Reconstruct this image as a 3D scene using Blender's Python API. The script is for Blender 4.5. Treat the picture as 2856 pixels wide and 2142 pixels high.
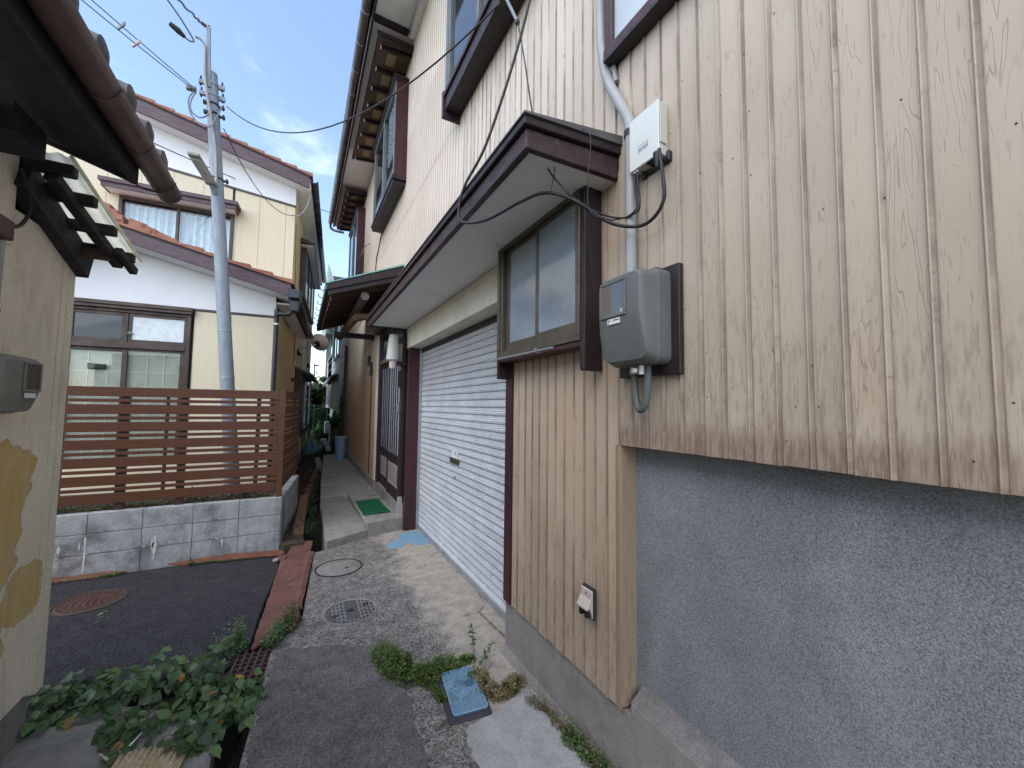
import bpy, bmesh, math, random
from mathutils import Vector, Matrix, Euler
random.seed(7)
D = bpy.data
for o in list(D.objects):
    D.objects.remove(o, do_unlink=True)
scene = bpy.context.scene
COL = scene.collection
R = math.radians
CAMR = ((0.878052, -0.038916, -0.47698), (-0.478415, -0.046434, -0.876905), (0.011978, 0.998163, -0.05939))
SKY_STRENGTH = 0.15
CLOUD = (5.2, 5.4, 5.7)
SUN_E = 0.95
EXPOSURE = 1.4

# ---------------------------------------------------------------- camera
cam_d = D.cameras.new('camera')
cam = D.objects.new('camera', cam_d)
COL.objects.link(cam)
cam_d.sensor_width = 36
cam_d.lens = 36 * 1084 / 2856
cam_d.clip_start = 0.02
cam_d.clip_end = 3000
mw = Matrix(CAMR).to_4x4()
mw.translation = (0, 0, 1.65)
cam.matrix_world = mw
scene.camera = cam

# ---------------------------------------------------------------- light
SUN_EL, SUN_AZ = R(52), R(236)          # azimuth clockwise from +Y: behind and to the left
world = D.worlds.new('World')
scene.world = world
world.use_nodes = True
wn = world.node_tree
wn.nodes.clear()
wout = wn.nodes.new('ShaderNodeOutputWorld')
wbg = wn.nodes.new('ShaderNodeBackground')
sky = wn.nodes.new('ShaderNodeTexSky')
sky.sky_type = 'NISHITA'
sky.sun_disc = False
sky.sun_elevation = SUN_EL
sky.sun_rotation = SUN_AZ
sky.air_density = 1.0
sky.dust_density = 1.0
sky.ozone_density = 0.35
wbg.inputs['Strength'].default_value = SKY_STRENGTH
# thin cloud all round the dome
tc = wn.nodes.new('ShaderNodeTexCoord')
mp = wn.nodes.new('ShaderNodeMapping')
mp.inputs['Scale'].default_value = (1.0, 1.0, 2.6)
mp.inputs['Rotation'].default_value = (0.3, 0.2, 0.9)
nz = wn.nodes.new('ShaderNodeTexNoise')
nz.inputs['Scale'].default_value = 2.1
nz.inputs['Detail'].default_value = 7
nz.inputs['Roughness'].default_value = 0.58
nz.inputs['Distortion'].default_value = 0.5
mr = wn.nodes.new('ShaderNodeMapRange')
mr.interpolation_type = 'SMOOTHSTEP'
mr.inputs['From Min'].default_value = 0.57
mr.inputs['From Max'].default_value = 0.80
mr.inputs['To Max'].default_value = 0.5
mx = wn.nodes.new('ShaderNodeMix')
mx.data_type = 'RGBA'
mx.inputs[7].default_value = CLOUD + (1,)
wn.links.new(tc.outputs['Generated'], mp.inputs['Vector'])
wn.links.new(mp.outputs['Vector'], nz.inputs['Vector'])
wn.links.new(nz.outputs[0], mr.inputs['Value'])
wn.links.new(mr.outputs['Result'], mx.inputs[0])
wn.links.new(sky.outputs['Color'], mx.inputs[6])
wn.links.new(mx.outputs[2], wbg.inputs['Color'])
wn.links.new(wbg.outputs[0], wout.inputs['Surface'])

sun_d = D.lights.new('sun', 'SUN')
sun = D.objects.new('sun', sun_d)
COL.objects.link(sun)
sun_d.energy = SUN_E
sun_d.angle = R(100)
sun_d.color = (1.0, 0.91, 0.80)
sdir = Vector((math.sin(SUN_AZ) * math.cos(SUN_EL), math.cos(SUN_AZ) * math.cos(SUN_EL), math.sin(SUN_EL)))
sun.rotation_euler = sdir.to_track_quat('Z', 'Y').to_euler()
sun.location = (0, 0, 30)

vs = scene.view_settings
vs.view_transform = 'Standard'
vs.look = 'None'
vs.gamma = 1.0
vs.exposure = EXPOSURE
vs.use_curve_mapping = False

# ---------------------------------------------------------------- mesh builder
class MB:
    def __init__(s):
        s.v = []; s.f = []; s.mi = []
        s.m = 0
    def add(s, vs_, fs):
        n = len(s.v)
        s.v += [tuple(p) for p in vs_]
        for f in fs:
            s.f.append([i + n for i in f]); s.mi.append(s.m)
        return s
    def box(s, x0, x1, y0, y1, z0, z1):
        if x0 > x1: x0, x1 = x1, x0
        if y0 > y1: y0, y1 = y1, y0
        if z0 > z1: z0, z1 = z1, z0
        return s.add([(x0,y0,z0),(x1,y0,z0),(x1,y1,z0),(x0,y1,z0),(x0,y0,z1),(x1,y0,z1),(x1,y1,z1),(x0,y1,z1)],
                     [(3,2,1,0),(4,5,6,7),(0,1,5,4),(1,2,6,5),(2,3,7,6),(3,0,4,7)])
    def hexa(s, p):       # 8 points in box order
        return s.add(p, [(3,2,1,0),(4,5,6,7),(0,1,5,4),(1,2,6,5),(2,3,7,6),(3,0,4,7)])
    def obox(s, c, ax, ay, az):      # centre + half axis vectors
        c, ax, ay, az = map(Vector, (c, ax, ay, az))
        P = []
        for dz in (-1, 1):
            for dx, dy in ((-1,-1),(1,-1),(1,1),(-1,1)):
                P.append(c + ax*dx + ay*dy + az*dz)
        return s.hexa(P)
    def bar(s, a, b, w, h, up=(0,0,1)):   # box beam from a to b
        a, b = Vector(a), Vector(b)
        d = b - a
        x = d.normalized()
        y = Vector(up).cross(x)
        if y.length < 1e-4: y = Vector((1,0,0)).cross(x)
        y.normalize(); z = x.cross(y)
        return s.obox((a+b)/2, d/2, y*w/2, z*h/2)
    def prism(s, pts, ax, a, b):
        n = len(pts)
        def P(p, t):
            return {'x': (t, p[0], p[1]), 'y': (p[0], t, p[1]), 'z': (p[0], p[1], t)}[ax]
        V = [P(p, a) for p in pts] + [P(p, b) for p in pts]
        F = [tuple(range(n-1, -1, -1)), tuple(range(n, 2*n))]
        for i in range(n):
            j = (i+1) % n
            F.append((i, j, n+j, n+i))
        return s.add(V, F)
    def strip(s, pts, ax, a, b):     # open profile extruded
        n = len(pts)
        def P(p, t):
            return {'x': (t, p[0], p[1]), 'y': (p[0], t, p[1]), 'z': (p[0], p[1], t)}[ax]
        V = [P(p, a) for p in pts] + [P(p, b) for p in pts]
        return s.add(V, [(i, i+1, n+i+1, n+i) for i in range(n-1)])
    def tube(s, pts, r, n=8, cap=True):
        pts = [Vector(p) for p in pts]
        rr = r if isinstance(r, (list, tuple)) else [r]*len(pts)
        V = []; F = []
        prev = None
        for i, p in enumerate(pts):
            d = (pts[min(i+1, len(pts)-1)] - pts[max(i-1, 0)]).normalized()
            if prev is None:
                x = d.cross(Vector((0,0,1)))
                if x.length < 1e-3: x = d.cross(Vector((0,1,0)))
            else:
                x = prev - d*prev.dot(d)
            x.normalize(); prev = x
            y = d.cross(x)
            for k in range(n):
                t = 2*math.pi*k/n
                V.append(p + (x*math.cos(t) + y*math.sin(t))*rr[i])
        for i in range(len(pts)-1):
            for k in range(n):
                k2 = (k+1) % n
                F.append((i*n+k, i*n+k2, (i+1)*n+k2, (i+1)*n+k))
        if cap:
            F.append(tuple(range(n-1, -1, -1)))
            F.append(tuple(range((len(pts)-1)*n, len(pts)*n)))
        return s.add(V, F)
    def lathe(s, prof, c=(0,0,0), n=24, M=None):     # (r, z) profile about z
        V = []; F = []
        for r, z in prof:
            for k in range(n):
                t = 2*math.pi*k/n
                p = Vector((r*math.cos(t), r*math.sin(t), z))
                if M is not None: p = M @ p
                V.append(p + Vector(c))
        m = len(prof)
        for i in range(m-1):
            for k in range(n):
                k2 = (k+1) % n
                F.append((i*n+k, i*n+k2, (i+1)*n+k2, (i+1)*n+k))
        F.append(tuple(range(n-1, -1, -1)))
        F.append(tuple(range((m-1)*n, m*n)))
        return s.add(V, F)
    def quad(s, *p):
        return s.add(p, [tuple(range(len(p)))])
    def mesh(s, name, mats, smooth=None):
        me = D.meshes.new(name)
        me.from_pydata([tuple(v) for v in s.v], [], s.f)
        if not isinstance(mats, (list, tuple)): mats = [mats]
        for m in mats: me.materials.append(m)
        for i, p in enumerate(me.polygons): p.material_index = s.mi[i]
        bm = bmesh.new(); bm.from_mesh(me)
        bmesh.ops.recalc_face_normals(bm, faces=bm.faces)
        bm.to_mesh(me); bm.free()
        if smooth:
            for p in me.polygons: p.use_smooth = True
            me.set_sharp_from_angle(angle=R(smooth))
        me.update()
        return me

def set_props(o, label=None, cat=None, group=None, kind=None):
    if label: o['label'] = label
    if cat: o['category'] = cat
    if group: o['group'] = group
    if kind: o['kind'] = kind
    return o

def link(name, me, parent=None, loc=(0,0,0), bevel=0, seg=1):
    o = D.objects.new(name, me)
    COL.objects.link(o)
    if parent is not None: o.parent = parent
    o.location = loc
    if bevel:
        b = o.modifiers.new('bevel', 'BEVEL')
        b.width = bevel; b.segments = seg; b.limit_method = 'ANGLE'; b.angle_limit = R(40)
        b.harden_normals = False
    return o

class Thing:
    """an Empty at the base of a thing; parts are written in world (or the thing's own) coordinates"""
    def __init__(s, name, label, cat, loc=(0,0,0), rot=0, group=None, local=False):
        s.o = D.objects.new(name, None)
        COL.objects.link(s.o)
        s.o.location = loc
        s.o.rotation_euler = (0, 0, rot)
        s.o.empty_display_size = 0.1
        set_props(s.o, label, cat, group)
        s.off = Vector((0,0,0)) if local else Vector(loc)
    def part(s, name, mb, mats, parent=None, bevel=0, smooth=None, label=None, kind=None, seg=1):
        mb.v = [tuple(Vector(v) - s.off) for v in mb.v]
        me = mb.mesh(name, mats, smooth)
        o = link(name, me, parent or s.o, bevel=bevel, seg=seg)
        set_props(o, label, None, None, kind)
        return o
    def rep(s, name, src, loc, parent=None, rot=None):
        o = src.copy()
        COL.objects.link(o)
        o.parent = parent or src.parent
        o.location = loc
        if rot: o.rotation_euler = rot
        return o

def single(name, mb, mats, label, cat, group=None, loc=(0,0,0), bevel=0, smooth=None, kind=None):
    mb.v = [tuple(Vector(v) - Vector(loc)) for v in mb.v]
    o = link(name, mb.mesh(name, mats, smooth), None, loc, bevel)
    return set_props(o, label, cat, group, kind)

def struct(name, mb, mats, bevel=0, smooth=None):
    o = link(name, mb.mesh(name, mats, smooth), None, (0,0,0), bevel)
    o['kind'] = 'structure'
    return o

def copy_tree(o, parent=None):
    c = o.copy(); COL.objects.link(c)
    c.parent = parent
    for ch in o.children: copy_tree(ch, c)
    return c

def sag(a, b, d, n=14):
    a, b = Vector(a), Vector(b)
    return [a.lerp(b, i/n) - Vector((0,0,d*4*(i/n)*(1-i/n))) for i in range(n+1)]

def smooth_path(pts, n=6):       # Catmull-Rom
    P = [Vector(p) for p in pts]
    P = [P[0]*2-P[1]] + P + [P[-1]*2-P[-2]]
    out = []
    for i in range(1, len(P)-2):
        for k in range(n):
            t = k/n
            a, b, c, d = P[i-1], P[i], P[i+1], P[i+2]
            out.append(0.5*((2*b) + (c-a)*t + (2*a-5*b+4*c-d)*t*t + (3*b-a-3*c+d)*t**3))
    out.append(P[-2])
    return out

def jag(pts, step, amp, rnd):
    """closed outline with uneven broken edges"""
    out = []
    n = len(pts)
    for i in range(n):
        a, b = Vector(pts[i]), Vector(pts[(i+1) % n])
        k = max(1, int((b-a).length/step))
        nrm = Vector((-(b-a).y, (b-a).x)).normalized() if (b-a).length else Vector((0,0))
        for j in range(k):
            p = a.lerp(b, j/k)
            out.append(tuple(p + nrm*rnd.uniform(-amp, amp)))
    return out

# ---------------------------------------------------------------- material builder
class G:
    def __init__(s, name):
        s.m = D.materials.new(name); s.m.use_nodes = True
        s.t = s.m.node_tree
        s.b = s.t.nodes['Principled BSDF']
    def n(s, typ, **k):
        nd = s.t.nodes.new(typ)
        for a, v in k.items(): setattr(nd, a, v)
        return nd
    def put(s, sock, v):
        if v is None: return
        if hasattr(v, 'is_linked'): s.t.links.new(v, sock)
        elif isinstance(v, (tuple, list)) and sock.type == 'RGBA': sock.default_value = tuple(v[:3]) + (1,)
        else: sock.default_value = v
    def pos(s): return s.n('ShaderNodeNewGeometry').outputs['Position']
    def obj(s): return s.n('ShaderNodeTexCoord').outputs['Object']
    def rand(s): return s.n('ShaderNodeObjectInfo').outputs['Random']
    def sep(s, v):
        nd = s.n('ShaderNodeSeparateXYZ'); s.put(nd.inputs[0], v); return nd.outputs
    def comb(s, x, y, z):
        nd = s.n('ShaderNodeCombineXYZ')
        for i, v in enumerate((x, y, z)): s.put(nd.inputs[i], v)
        return nd.outputs[0]
    def map(s, v, scale=(1,1,1), loc=(0,0,0), rot=(0,0,0)):
        nd = s.n('ShaderNodeMapping'); s.put(nd.inputs['Vector'], v)
        nd.inputs['Scale'].default_value = scale; nd.inputs['Location'].default_value = loc
        nd.inputs['Rotation'].default_value = rot
        return nd.outputs[0]
    def noise(s, v, scale=5, detail=4, rough=0.55, dist=0.0):
        nd = s.n('ShaderNodeTexNoise'); s.put(nd.inputs['Vector'], v)
        nd.inputs['Scale'].default_value = scale; nd.inputs['Detail'].default_value = detail
        nd.inputs['Roughness'].default_value = rough; nd.inputs['Distortion'].default_value = dist
        return nd.outputs[0]
    def vor(s, v, scale, out='Distance', feature='F1'):
        nd = s.n('ShaderNodeTexVoronoi', feature=feature); s.put(nd.inputs['Vector'], v)
        nd.inputs['Scale'].default_value = scale
        return nd.outputs[out]
    def mr(s, v, a, b, c=0.0, d=1.0, smooth=True):
        nd = s.n('ShaderNodeMapRange'); s.put(nd.inputs['Value'], v)
        if smooth: nd.interpolation_type = 'SMOOTHSTEP'
        nd.inputs['From Min'].default_value = a; nd.inputs['From Max'].default_value = b
        nd.inputs['To Min'].default_value = c; nd.inputs['To Max'].default_value = d
        return nd.outputs['Result']
    def ma(s, op, a, b=None, c=None):
        nd = s.n('ShaderNodeMath', operation=op)
        s.put(nd.inputs[0], a); s.put(nd.inputs[1], b); s.put(nd.inputs[2], c)
        return nd.outputs[0]
    def mix(s, f, a, b):
        nd = s.n('ShaderNodeMix', data_type='RGBA')
        s.put(nd.inputs[0], f); s.put(nd.inputs[6], a); s.put(nd.inputs[7], b)
        return nd.outputs[2]
    def mul(s, c, v):      # colour times value
        nd = s.n('ShaderNodeMix', data_type='RGBA', blend_type='MULTIPLY')
        nd.inputs[0].default_value = 1
        s.put(nd.inputs[6], c)
        cc = s.n('ShaderNodeCombineColor')
        for i in range(3): s.put(cc.inputs[i], v)
        s.put(nd.inputs[7], cc.outputs[0])
        return nd.outputs[2]
    def bump(s, h, strength=0.3, dist=0.01, normal=None):
        nd = s.n('ShaderNodeBump'); s.put(nd.inputs['Height'], h)
        nd.inputs['Strength'].default_value = strength; nd.inputs['Distance'].default_value = dist
        s.put(nd.inputs['Normal'], normal)
        return nd.outputs[0]
    def out(s, color, rough=0.7, normal=None, metal=0.0, spec=0.4):
        s.put(s.b.inputs['Base Color'], color); s.put(s.b.inputs['Roughness'], rough)
        s.put(s.b.inputs['Normal'], normal); s.put(s.b.inputs['Metallic'], metal)
        s.put(s.b.inputs['Specular IOR Level'], spec)
        return s.m

def weathered(name, c1, c2, scale=6, rough=0.7, bump=0.15, bscale=60, bdist=0.003, stretch=(1,1,1), dirt=None, dscale=2.5, metal=0.0, spec=0.4, dlo=0.5, dhi=0.75):
    g = G(name)
    p = g.map(g.pos(), stretch)
    n = g.noise(p, scale, 6, 0.62)
    c = g.mix(g.mr(n, 0.35, 0.68), c1, c2)
    if dirt:
        d = g.noise(p, dscale, 8, 0.68, 0.4)
        c = g.mix(g.mr(d, dlo, dhi), c, dirt)
    h = g.noise(p, bscale, 4, 0.6)
    rv = g.mr(n, 0.3, 0.7, rough-0.08, rough+0.08)
    return g.out(c, rv, g.bump(h, bump, bdist) if bump else None, metal, spec)

def siding_mat(name, base, base2, stain_shade, zlo, zhi, grain=1.0, edge=None, rib=True, far=False, pale=None):
    g = G(name)
    p = g.sep(g.pos()); r = g.rand()
    y, z = g.ma('ADD', p[1], p[0]), p[2]
    yw = p[1]
    r1 = g.ma('MULTIPLY', r, 37.0); r2 = g.ma('MULTIPLY', r, 91.0)
    gv = g.comb(g.ma('MULTIPLY_ADD', y, 21.0, r1), g.ma('MULTIPLY_ADD', z, 2.1, r2), r2)
    n = g.noise(gv, 1.0, 2.5, 0.5, 0.35)
    fr = g.ma('FRACT', g.ma('MULTIPLY', n, 11.0))
    tri = g.ma('ABSOLUTE', g.ma('SUBTRACT', fr, 0.5))
    line = g.mr(tri, 0.0, 0.10, 1.0, 0.0)
    fade = g.mr(g.noise(g.comb(g.ma('MULTIPLY', y, 9.0), g.ma('MULTIPLY', z, 3.0), r1), 1.0, 4), 0.42, 0.62)
    line = g.ma('MULTIPLY', line, fade)
    pore = g.noise(g.comb(g.ma('MULTIPLY', y, 170.0), g.ma('MULTIPLY', z, 14.0), r1), 1.0, 3, 0.6)
    porem = g.ma('MULTIPLY', g.mr(pore, 0.60, 0.72), g.mr(n, 0.45, 0.62))
    big = g.noise(g.comb(y, r1, z), 1.6, 4)
    c = g.mix(g.mr(big, 0.35, 0.65), base, base2)
    if pale: c = g.mix(g.mr(z, 2.5, 3.9), c, pale)
    c = g.mul(c, g.mr(r, 0, 1, 0.90, 1.06, False))
    c = g.mix(g.ma('MULTIPLY', line, 0.33*grain), c, stain_shade)
    c = g.mix(g.ma('MULTIPLY', porem, 0.5*grain), c, stain_shade)
    # rib edges: dirt with the rib's shade put into the colour; then brown rub-through and drip stains low on each sheet
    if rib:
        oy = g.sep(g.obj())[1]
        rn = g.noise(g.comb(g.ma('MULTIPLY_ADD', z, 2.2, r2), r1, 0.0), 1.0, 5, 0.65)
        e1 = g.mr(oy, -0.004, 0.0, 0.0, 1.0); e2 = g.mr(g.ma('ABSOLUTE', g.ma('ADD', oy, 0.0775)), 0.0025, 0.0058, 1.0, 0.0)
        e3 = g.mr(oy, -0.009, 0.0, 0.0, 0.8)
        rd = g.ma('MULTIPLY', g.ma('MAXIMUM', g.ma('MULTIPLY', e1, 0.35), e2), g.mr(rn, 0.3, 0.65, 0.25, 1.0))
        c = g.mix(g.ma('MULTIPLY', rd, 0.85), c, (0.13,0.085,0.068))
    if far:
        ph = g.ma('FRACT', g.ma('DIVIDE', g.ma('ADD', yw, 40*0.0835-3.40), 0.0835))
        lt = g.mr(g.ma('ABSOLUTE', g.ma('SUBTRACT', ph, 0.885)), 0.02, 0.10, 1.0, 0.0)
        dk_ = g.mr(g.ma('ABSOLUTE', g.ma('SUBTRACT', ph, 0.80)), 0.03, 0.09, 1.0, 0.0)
        c = g.mix(g.ma('MULTIPLY', dk_, 0.55), c, stain_shade)  # dark rib line: grime plus the shaded flank painted in
        c = g.mix(g.ma('MULTIPLY', lt, 0.25), c, (0.66,0.62,0.55))  # painted highlight on the lit flank of each rib
    low = g.mr(z, zlo, zhi, 1.0, 0.0)
    st = g.noise(g.comb(g.ma('MULTIPLY_ADD', y, 75.0, r1), g.ma('MULTIPLY', z, 7.0), 3.0), 1.0, 7, 0.75)
    stm = g.ma('MULTIPLY', g.mr(g.ma('ADD', st, g.ma('MULTIPLY', low, 0.17)), 0.60, 0.84), g.mr(low, 0, 1, 0.35, 1.0))
    c = g.mix(g.ma('MULTIPLY', stm, 0.50), c, stain_shade)
    if edge:
        en = g.ma('ADD', z, g.ma('MULTIPLY', g.noise(g.comb(g.ma('MULTIPLY', y, 22.0), 0.0, g.ma('MULTIPLY', z, 6.0)), 1.0, 4), -0.12))
        c = g.mix(g.ma('MULTIPLY', g.mr(en, edge-0.09, edge-0.0, 0.62, 0.0), g.mr(st, 0.35, 0.6, 0.45, 1.0)), c, stain_shade)
    h = g.ma('SUBTRACT', g.ma('MULTIPLY', pore, 0.35), g.ma('MULTIPLY', line, 0.9))
    h = g.ma('SUBTRACT', h, porem)
    return g.out(c, 0.52, g.bump(h, 0.5*grain, 0.0016), 0.0, 0.35)

BROWN = (0.075, 0.042, 0.034)
M = {}
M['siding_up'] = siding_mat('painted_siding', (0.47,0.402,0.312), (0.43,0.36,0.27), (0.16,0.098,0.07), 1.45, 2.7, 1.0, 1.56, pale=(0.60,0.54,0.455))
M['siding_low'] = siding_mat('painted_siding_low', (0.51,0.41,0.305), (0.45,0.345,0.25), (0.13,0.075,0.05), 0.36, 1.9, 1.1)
M['siding_trim'] = siding_mat('painted_trim', (0.37,0.29,0.215), (0.31,0.235,0.165), (0.12,0.07,0.05), 0.36, 1.9, 1.0, None, False)
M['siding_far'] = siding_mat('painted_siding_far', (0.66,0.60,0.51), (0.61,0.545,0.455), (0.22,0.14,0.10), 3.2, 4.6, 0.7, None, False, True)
def farwall():
    g = G('brown_wood_siding')
    p = g.sep(g.pos())
    v = g.comb(p[0], g.ma('MULTIPLY', p[1], 30.0), g.ma('MULTIPLY', p[2], 1.2))
    n = g.noise(v, 1.0, 5, 0.6)
    c = g.mix(g.mr(n, 0.35, 0.7), (0.60,0.40,0.26), (0.46,0.29,0.18))
    up = g.mr(g.ma('ADD', p[2], g.ma('MULTIPLY', n, 0.7)), 2.1, 3.1)
    c = g.mix(up, c, (0.70,0.61,0.47))
    return g.out(c, 0.6, g.bump(n, 0.3, 0.004))
M['farwall'] = farwall()
M['dark_wood'] = weathered('dark_brown_wood', (0.026,0.016,0.018), (0.016,0.010,0.012), 5, 0.5, 0.35, 40, 0.003, (6,6,0.8), (0.06,0.042,0.042), 7, dlo=0.56, dhi=0.8)
M['fascia'] = weathered('worn_brown_fascia', (0.052,0.028,0.030), (0.030,0.018,0.020), 8, 0.55, 0.4, 45, 0.003, (4,0.8,4), (0.13,0.095,0.095), 5, dlo=0.54, dhi=0.78)
M['red_wood'] = weathered('dark_red_wood', (0.060,0.017,0.020), (0.034,0.013,0.016), 4, 0.45, 0.3, 40, 0.003, (5,5,0.7), (0.11,0.065,0.065), 9, dlo=0.6, dhi=0.8)
M['soffit'] = weathered('soffit_board', (0.74,0.74,0.72), (0.69,0.69,0.67), 2, 0.85, 0.08, 120, 0.001, dirt=(0.44,0.43,0.40), dscale=1.5, dlo=0.55, dhi=0.85)
M['cream_trim'] = weathered('cream_painted_board', (0.70,0.66,0.56), (0.62,0.58,0.49), 3, 0.7, 0.1, 90, 0.001, dirt=(0.45,0.38,0.28), dscale=4, dlo=0.6, dhi=0.85)
M['bronze'] = weathered('bronze_aluminium', (0.125,0.107,0.080), (0.095,0.08,0.06), 6, 0.42, 0.05, 80, 0.001, metal=0.45, dirt=(0.26,0.23,0.18), dscale=12, dlo=0.6, dhi=0.85)
M['brown_alu'] = weathered('brown_aluminium', (0.075,0.055,0.045), (0.055,0.04,0.033), 6, 0.4, 0.04, 80, 0.001, metal=0.3)
M['grey_alu'] = weathered('grey_green_aluminium', (0.16,0.19,0.19), (0.12,0.145,0.15), 6, 0.4, 0.04, 80, 0.001, metal=0.3)
def stucco(name, c1, c2, sc=155, speck=0.60):
    g = G(name)
    p = g.pos()
    a = g.noise(p, sc*1.5, 3, 0.65)
    v = g.vor(p, sc*1.3)
    b = g.noise(p, 2.6, 7, 0.62, 0.3)
    c = g.mix(g.mr(b, 0.35, 0.68), c1, c2)
    c = g.mul(c, g.mr(a, 0.3, 0.7, 1-speck, 1+speck*0.7, False))
    sk = g.noise(g.map(p, (1, 13, 0.7)), 1.0, 6, 0.65, 0.2)
    c = g.mix(g.mr(sk, 0.55, 0.76, 0, 0.16), c, (0.115,0.12,0.13))
    sk2 = g.noise(g.map(p, (1, 5, 2.2), (3,1,2)), 1.0, 7, 0.7, 0.3)
    c = g.mix(g.mr(sk2, 0.55, 0.7, 0, 0.22), c, (0.34,0.355,0.37))
    h = g.ma('ADD', a, g.ma('MULTIPLY', v, -0.6))
    return g.out(c, 0.88, g.bump(h, 0.6, 0.0035), 0, 0.25)
M['stucco_grey'] = stucco('blue_grey_stucco', (0.265,0.288,0.312), (0.205,0.224,0.245))
def neigh_stucco():
    g = G('neighbour_stucco')
    p = g.pos(); q = g.sep(p)
    a = g.noise(p, 130, 3, 0.65)
    b = g.noise(p, 2.5, 6, 0.65)
    d = g.noise(g.map(p, (9, 9, 2.2)), 1.0, 7, 0.7)
    c = g.mix(g.mr(b, 0.35, 0.68), (0.78,0.70,0.55), (0.70,0.63,0.49))
    c = g.mix(g.mr(d, 0.48, 0.75, 0, 0.35), c, (0.24,0.20,0.145))
    c = g.mul(c, g.mr(a, 0.3, 0.7, 0.75, 1.18, False))
    # ochre patches where a coat has come off
    e = g.noise(p, 7.0, 7, 0.65)
    def patch(y0, z0, ry, rz):
        dy = g.ma('DIVIDE', g.ma('SUBTRACT', q[1], y0), ry)
        dz = g.ma('DIVIDE', g.ma('SUBTRACT', q[2], z0), rz)
        r = g.ma('POWER', g.ma('ADD', g.ma('POWER', g.ma('ABSOLUTE', dy), 3.0), g.ma('POWER', g.ma('ABSOLUTE', dz), 3.0)), 0.333)
        return g.mr(g.ma('ADD', r, g.ma('MULTIPLY', g.ma('SUBTRACT', e, 0.5), 1.0)), 0.97, 1.03, 1, 0)
    m = g.ma('MAXIMUM', patch(2.50, 1.29, 0.22, 0.17), patch(2.47, 1.02, 0.19, 0.2))
    m = g.ma('MAXIMUM', m, patch(2.72, 0.76, 0.15, 0.13))
    m = g.ma('MAXIMUM', m, patch(2.46, 0.62, 0.14, 0.17))
    m = g.ma('MULTIPLY', m, g.mr(q[1], 2.885, 2.892, 1, 0))
    yl = g.mix(g.mr(g.noise(g.map(p, (6,6,1.2)), 3, 5), 0.3, 0.7), (0.56,0.39,0.14), (0.50,0.33,0.10))
    rim = g.ma('MULTIPLY', g.ma('MULTIPLY', m, g.ma('SUBTRACT', 1.0, m)), 4.0)
    c = g.mix(g.ma('MULTIPLY', m, g.mr(e, 0.3, 0.7, 0.98, 0.72)), c, yl)
    c = g.mix(g.ma('MULTIPLY', rim, 0.6), c, (0.25,0.17,0.07))
    h = g.ma('ADD', a, g.ma('MULTIPLY', m, -0.4))
    return g.out(c, 0.88, g.bump(h, 0.8, 0.006), 0, 0.25)
M['stucco_tan'] = neigh_stucco()
def concrete(name, c1, c2, dark, sc=1.0, agg=0.35, dk=(0.50, 0.72), streak=False):
    g = G(name)
    p = g.pos()
    a = g.noise(p, 2.2*sc, 8, 0.68, 0.3)
    b = g.noise(p, 9*sc, 6, 0.65)
    v = g.n('ShaderNodeTexVoronoi'); v.inputs['Scale'].default_value = 150*sc; g.put(v.inputs['Vector'], p)
    cell = g.sep(v.outputs['Color'])[0]
    f = g.noise(p, 160*sc, 3, 0.6)
    c = g.mix(g.mr(b, 0.35, 0.65), c1, c2)
    c = g.mix(g.mr(a, dk[0], dk[1]), c, dark)
    if streak:
        s_ = g.noise(g.map(p, (7, 7, 0.9)), 1.0, 6, 0.65)
        c = g.mix(g.mr(s_, 0.5, 0.75, 0, 0.7), c, dark)
    c = g.mul(c, g.mr(cell, 0, 1, 1-agg, 1+agg*0.9, False))
    c = g.mul(c, g.mr(f, 0.3, 0.7, 1-agg*0.5, 1+agg*0.5, False))
    h = g.ma('ADD', g.ma('MULTIPLY', v.outputs['Distance'], -0.5), g.ma('ADD', f, g.ma('MULTIPLY', b, 1.2)))
    return g.out(c, 0.88, g.bump(h, 0.55, 0.006), 0, 0.25)
M['conc'] = concrete('old_concrete', (0.26,0.25,0.23), (0.19,0.185,0.175), (0.085,0.083,0.08))
M['conc_step'] = concrete('smooth_concrete', (0.30,0.295,0.27), (0.24,0.235,0.215), (0.13,0.13,0.115), 1.0, 0.10, (0.48,0.75))
M['conc_found'] = concrete('foundation_concrete', (0.31,0.29,0.275), (0.27,0.25,0.235), (0.19,0.165,0.155), 1.0, 0.12, (0.48,0.75), True)
M['conc_ledge'] = concrete('grimy_ledge_concrete', (0.215,0.205,0.20), (0.17,0.16,0.155), (0.10,0.095,0.09), 1.0, 0.16, (0.44,0.7))
M['conc_light'] = concrete('pale_cement_patch', (0.40,0.405,0.40), (0.32,0.325,0.32), (0.215,0.215,0.21), 1.0, 0.12, (0.5,0.75))
M['conc_block'] = concrete('block_concrete', (0.44,0.46,0.47), (0.34,0.355,0.37), (0.15,0.155,0.155), 1.0, 0.16, (0.44,0.68), True)
M['asphalt'] = concrete('asphalt', (0.040,0.040,0.044), (0.030,0.030,0.034), (0.060,0.058,0.055), 1.0, 0.75, (0.55,0.8))
M['asphalt_patch'] = concrete('worn_dark_patch', (0.135,0.130,0.124), (0.098,0.095,0.092), (0.185,0.175,0.165), 1.0, 0.42, (0.45,0.75))
M['soil'] = concrete('soil', (0.075,0.06,0.045), (0.05,0.04,0.03), (0.03,0.027,0.02), 0.7, 0.6)
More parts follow.
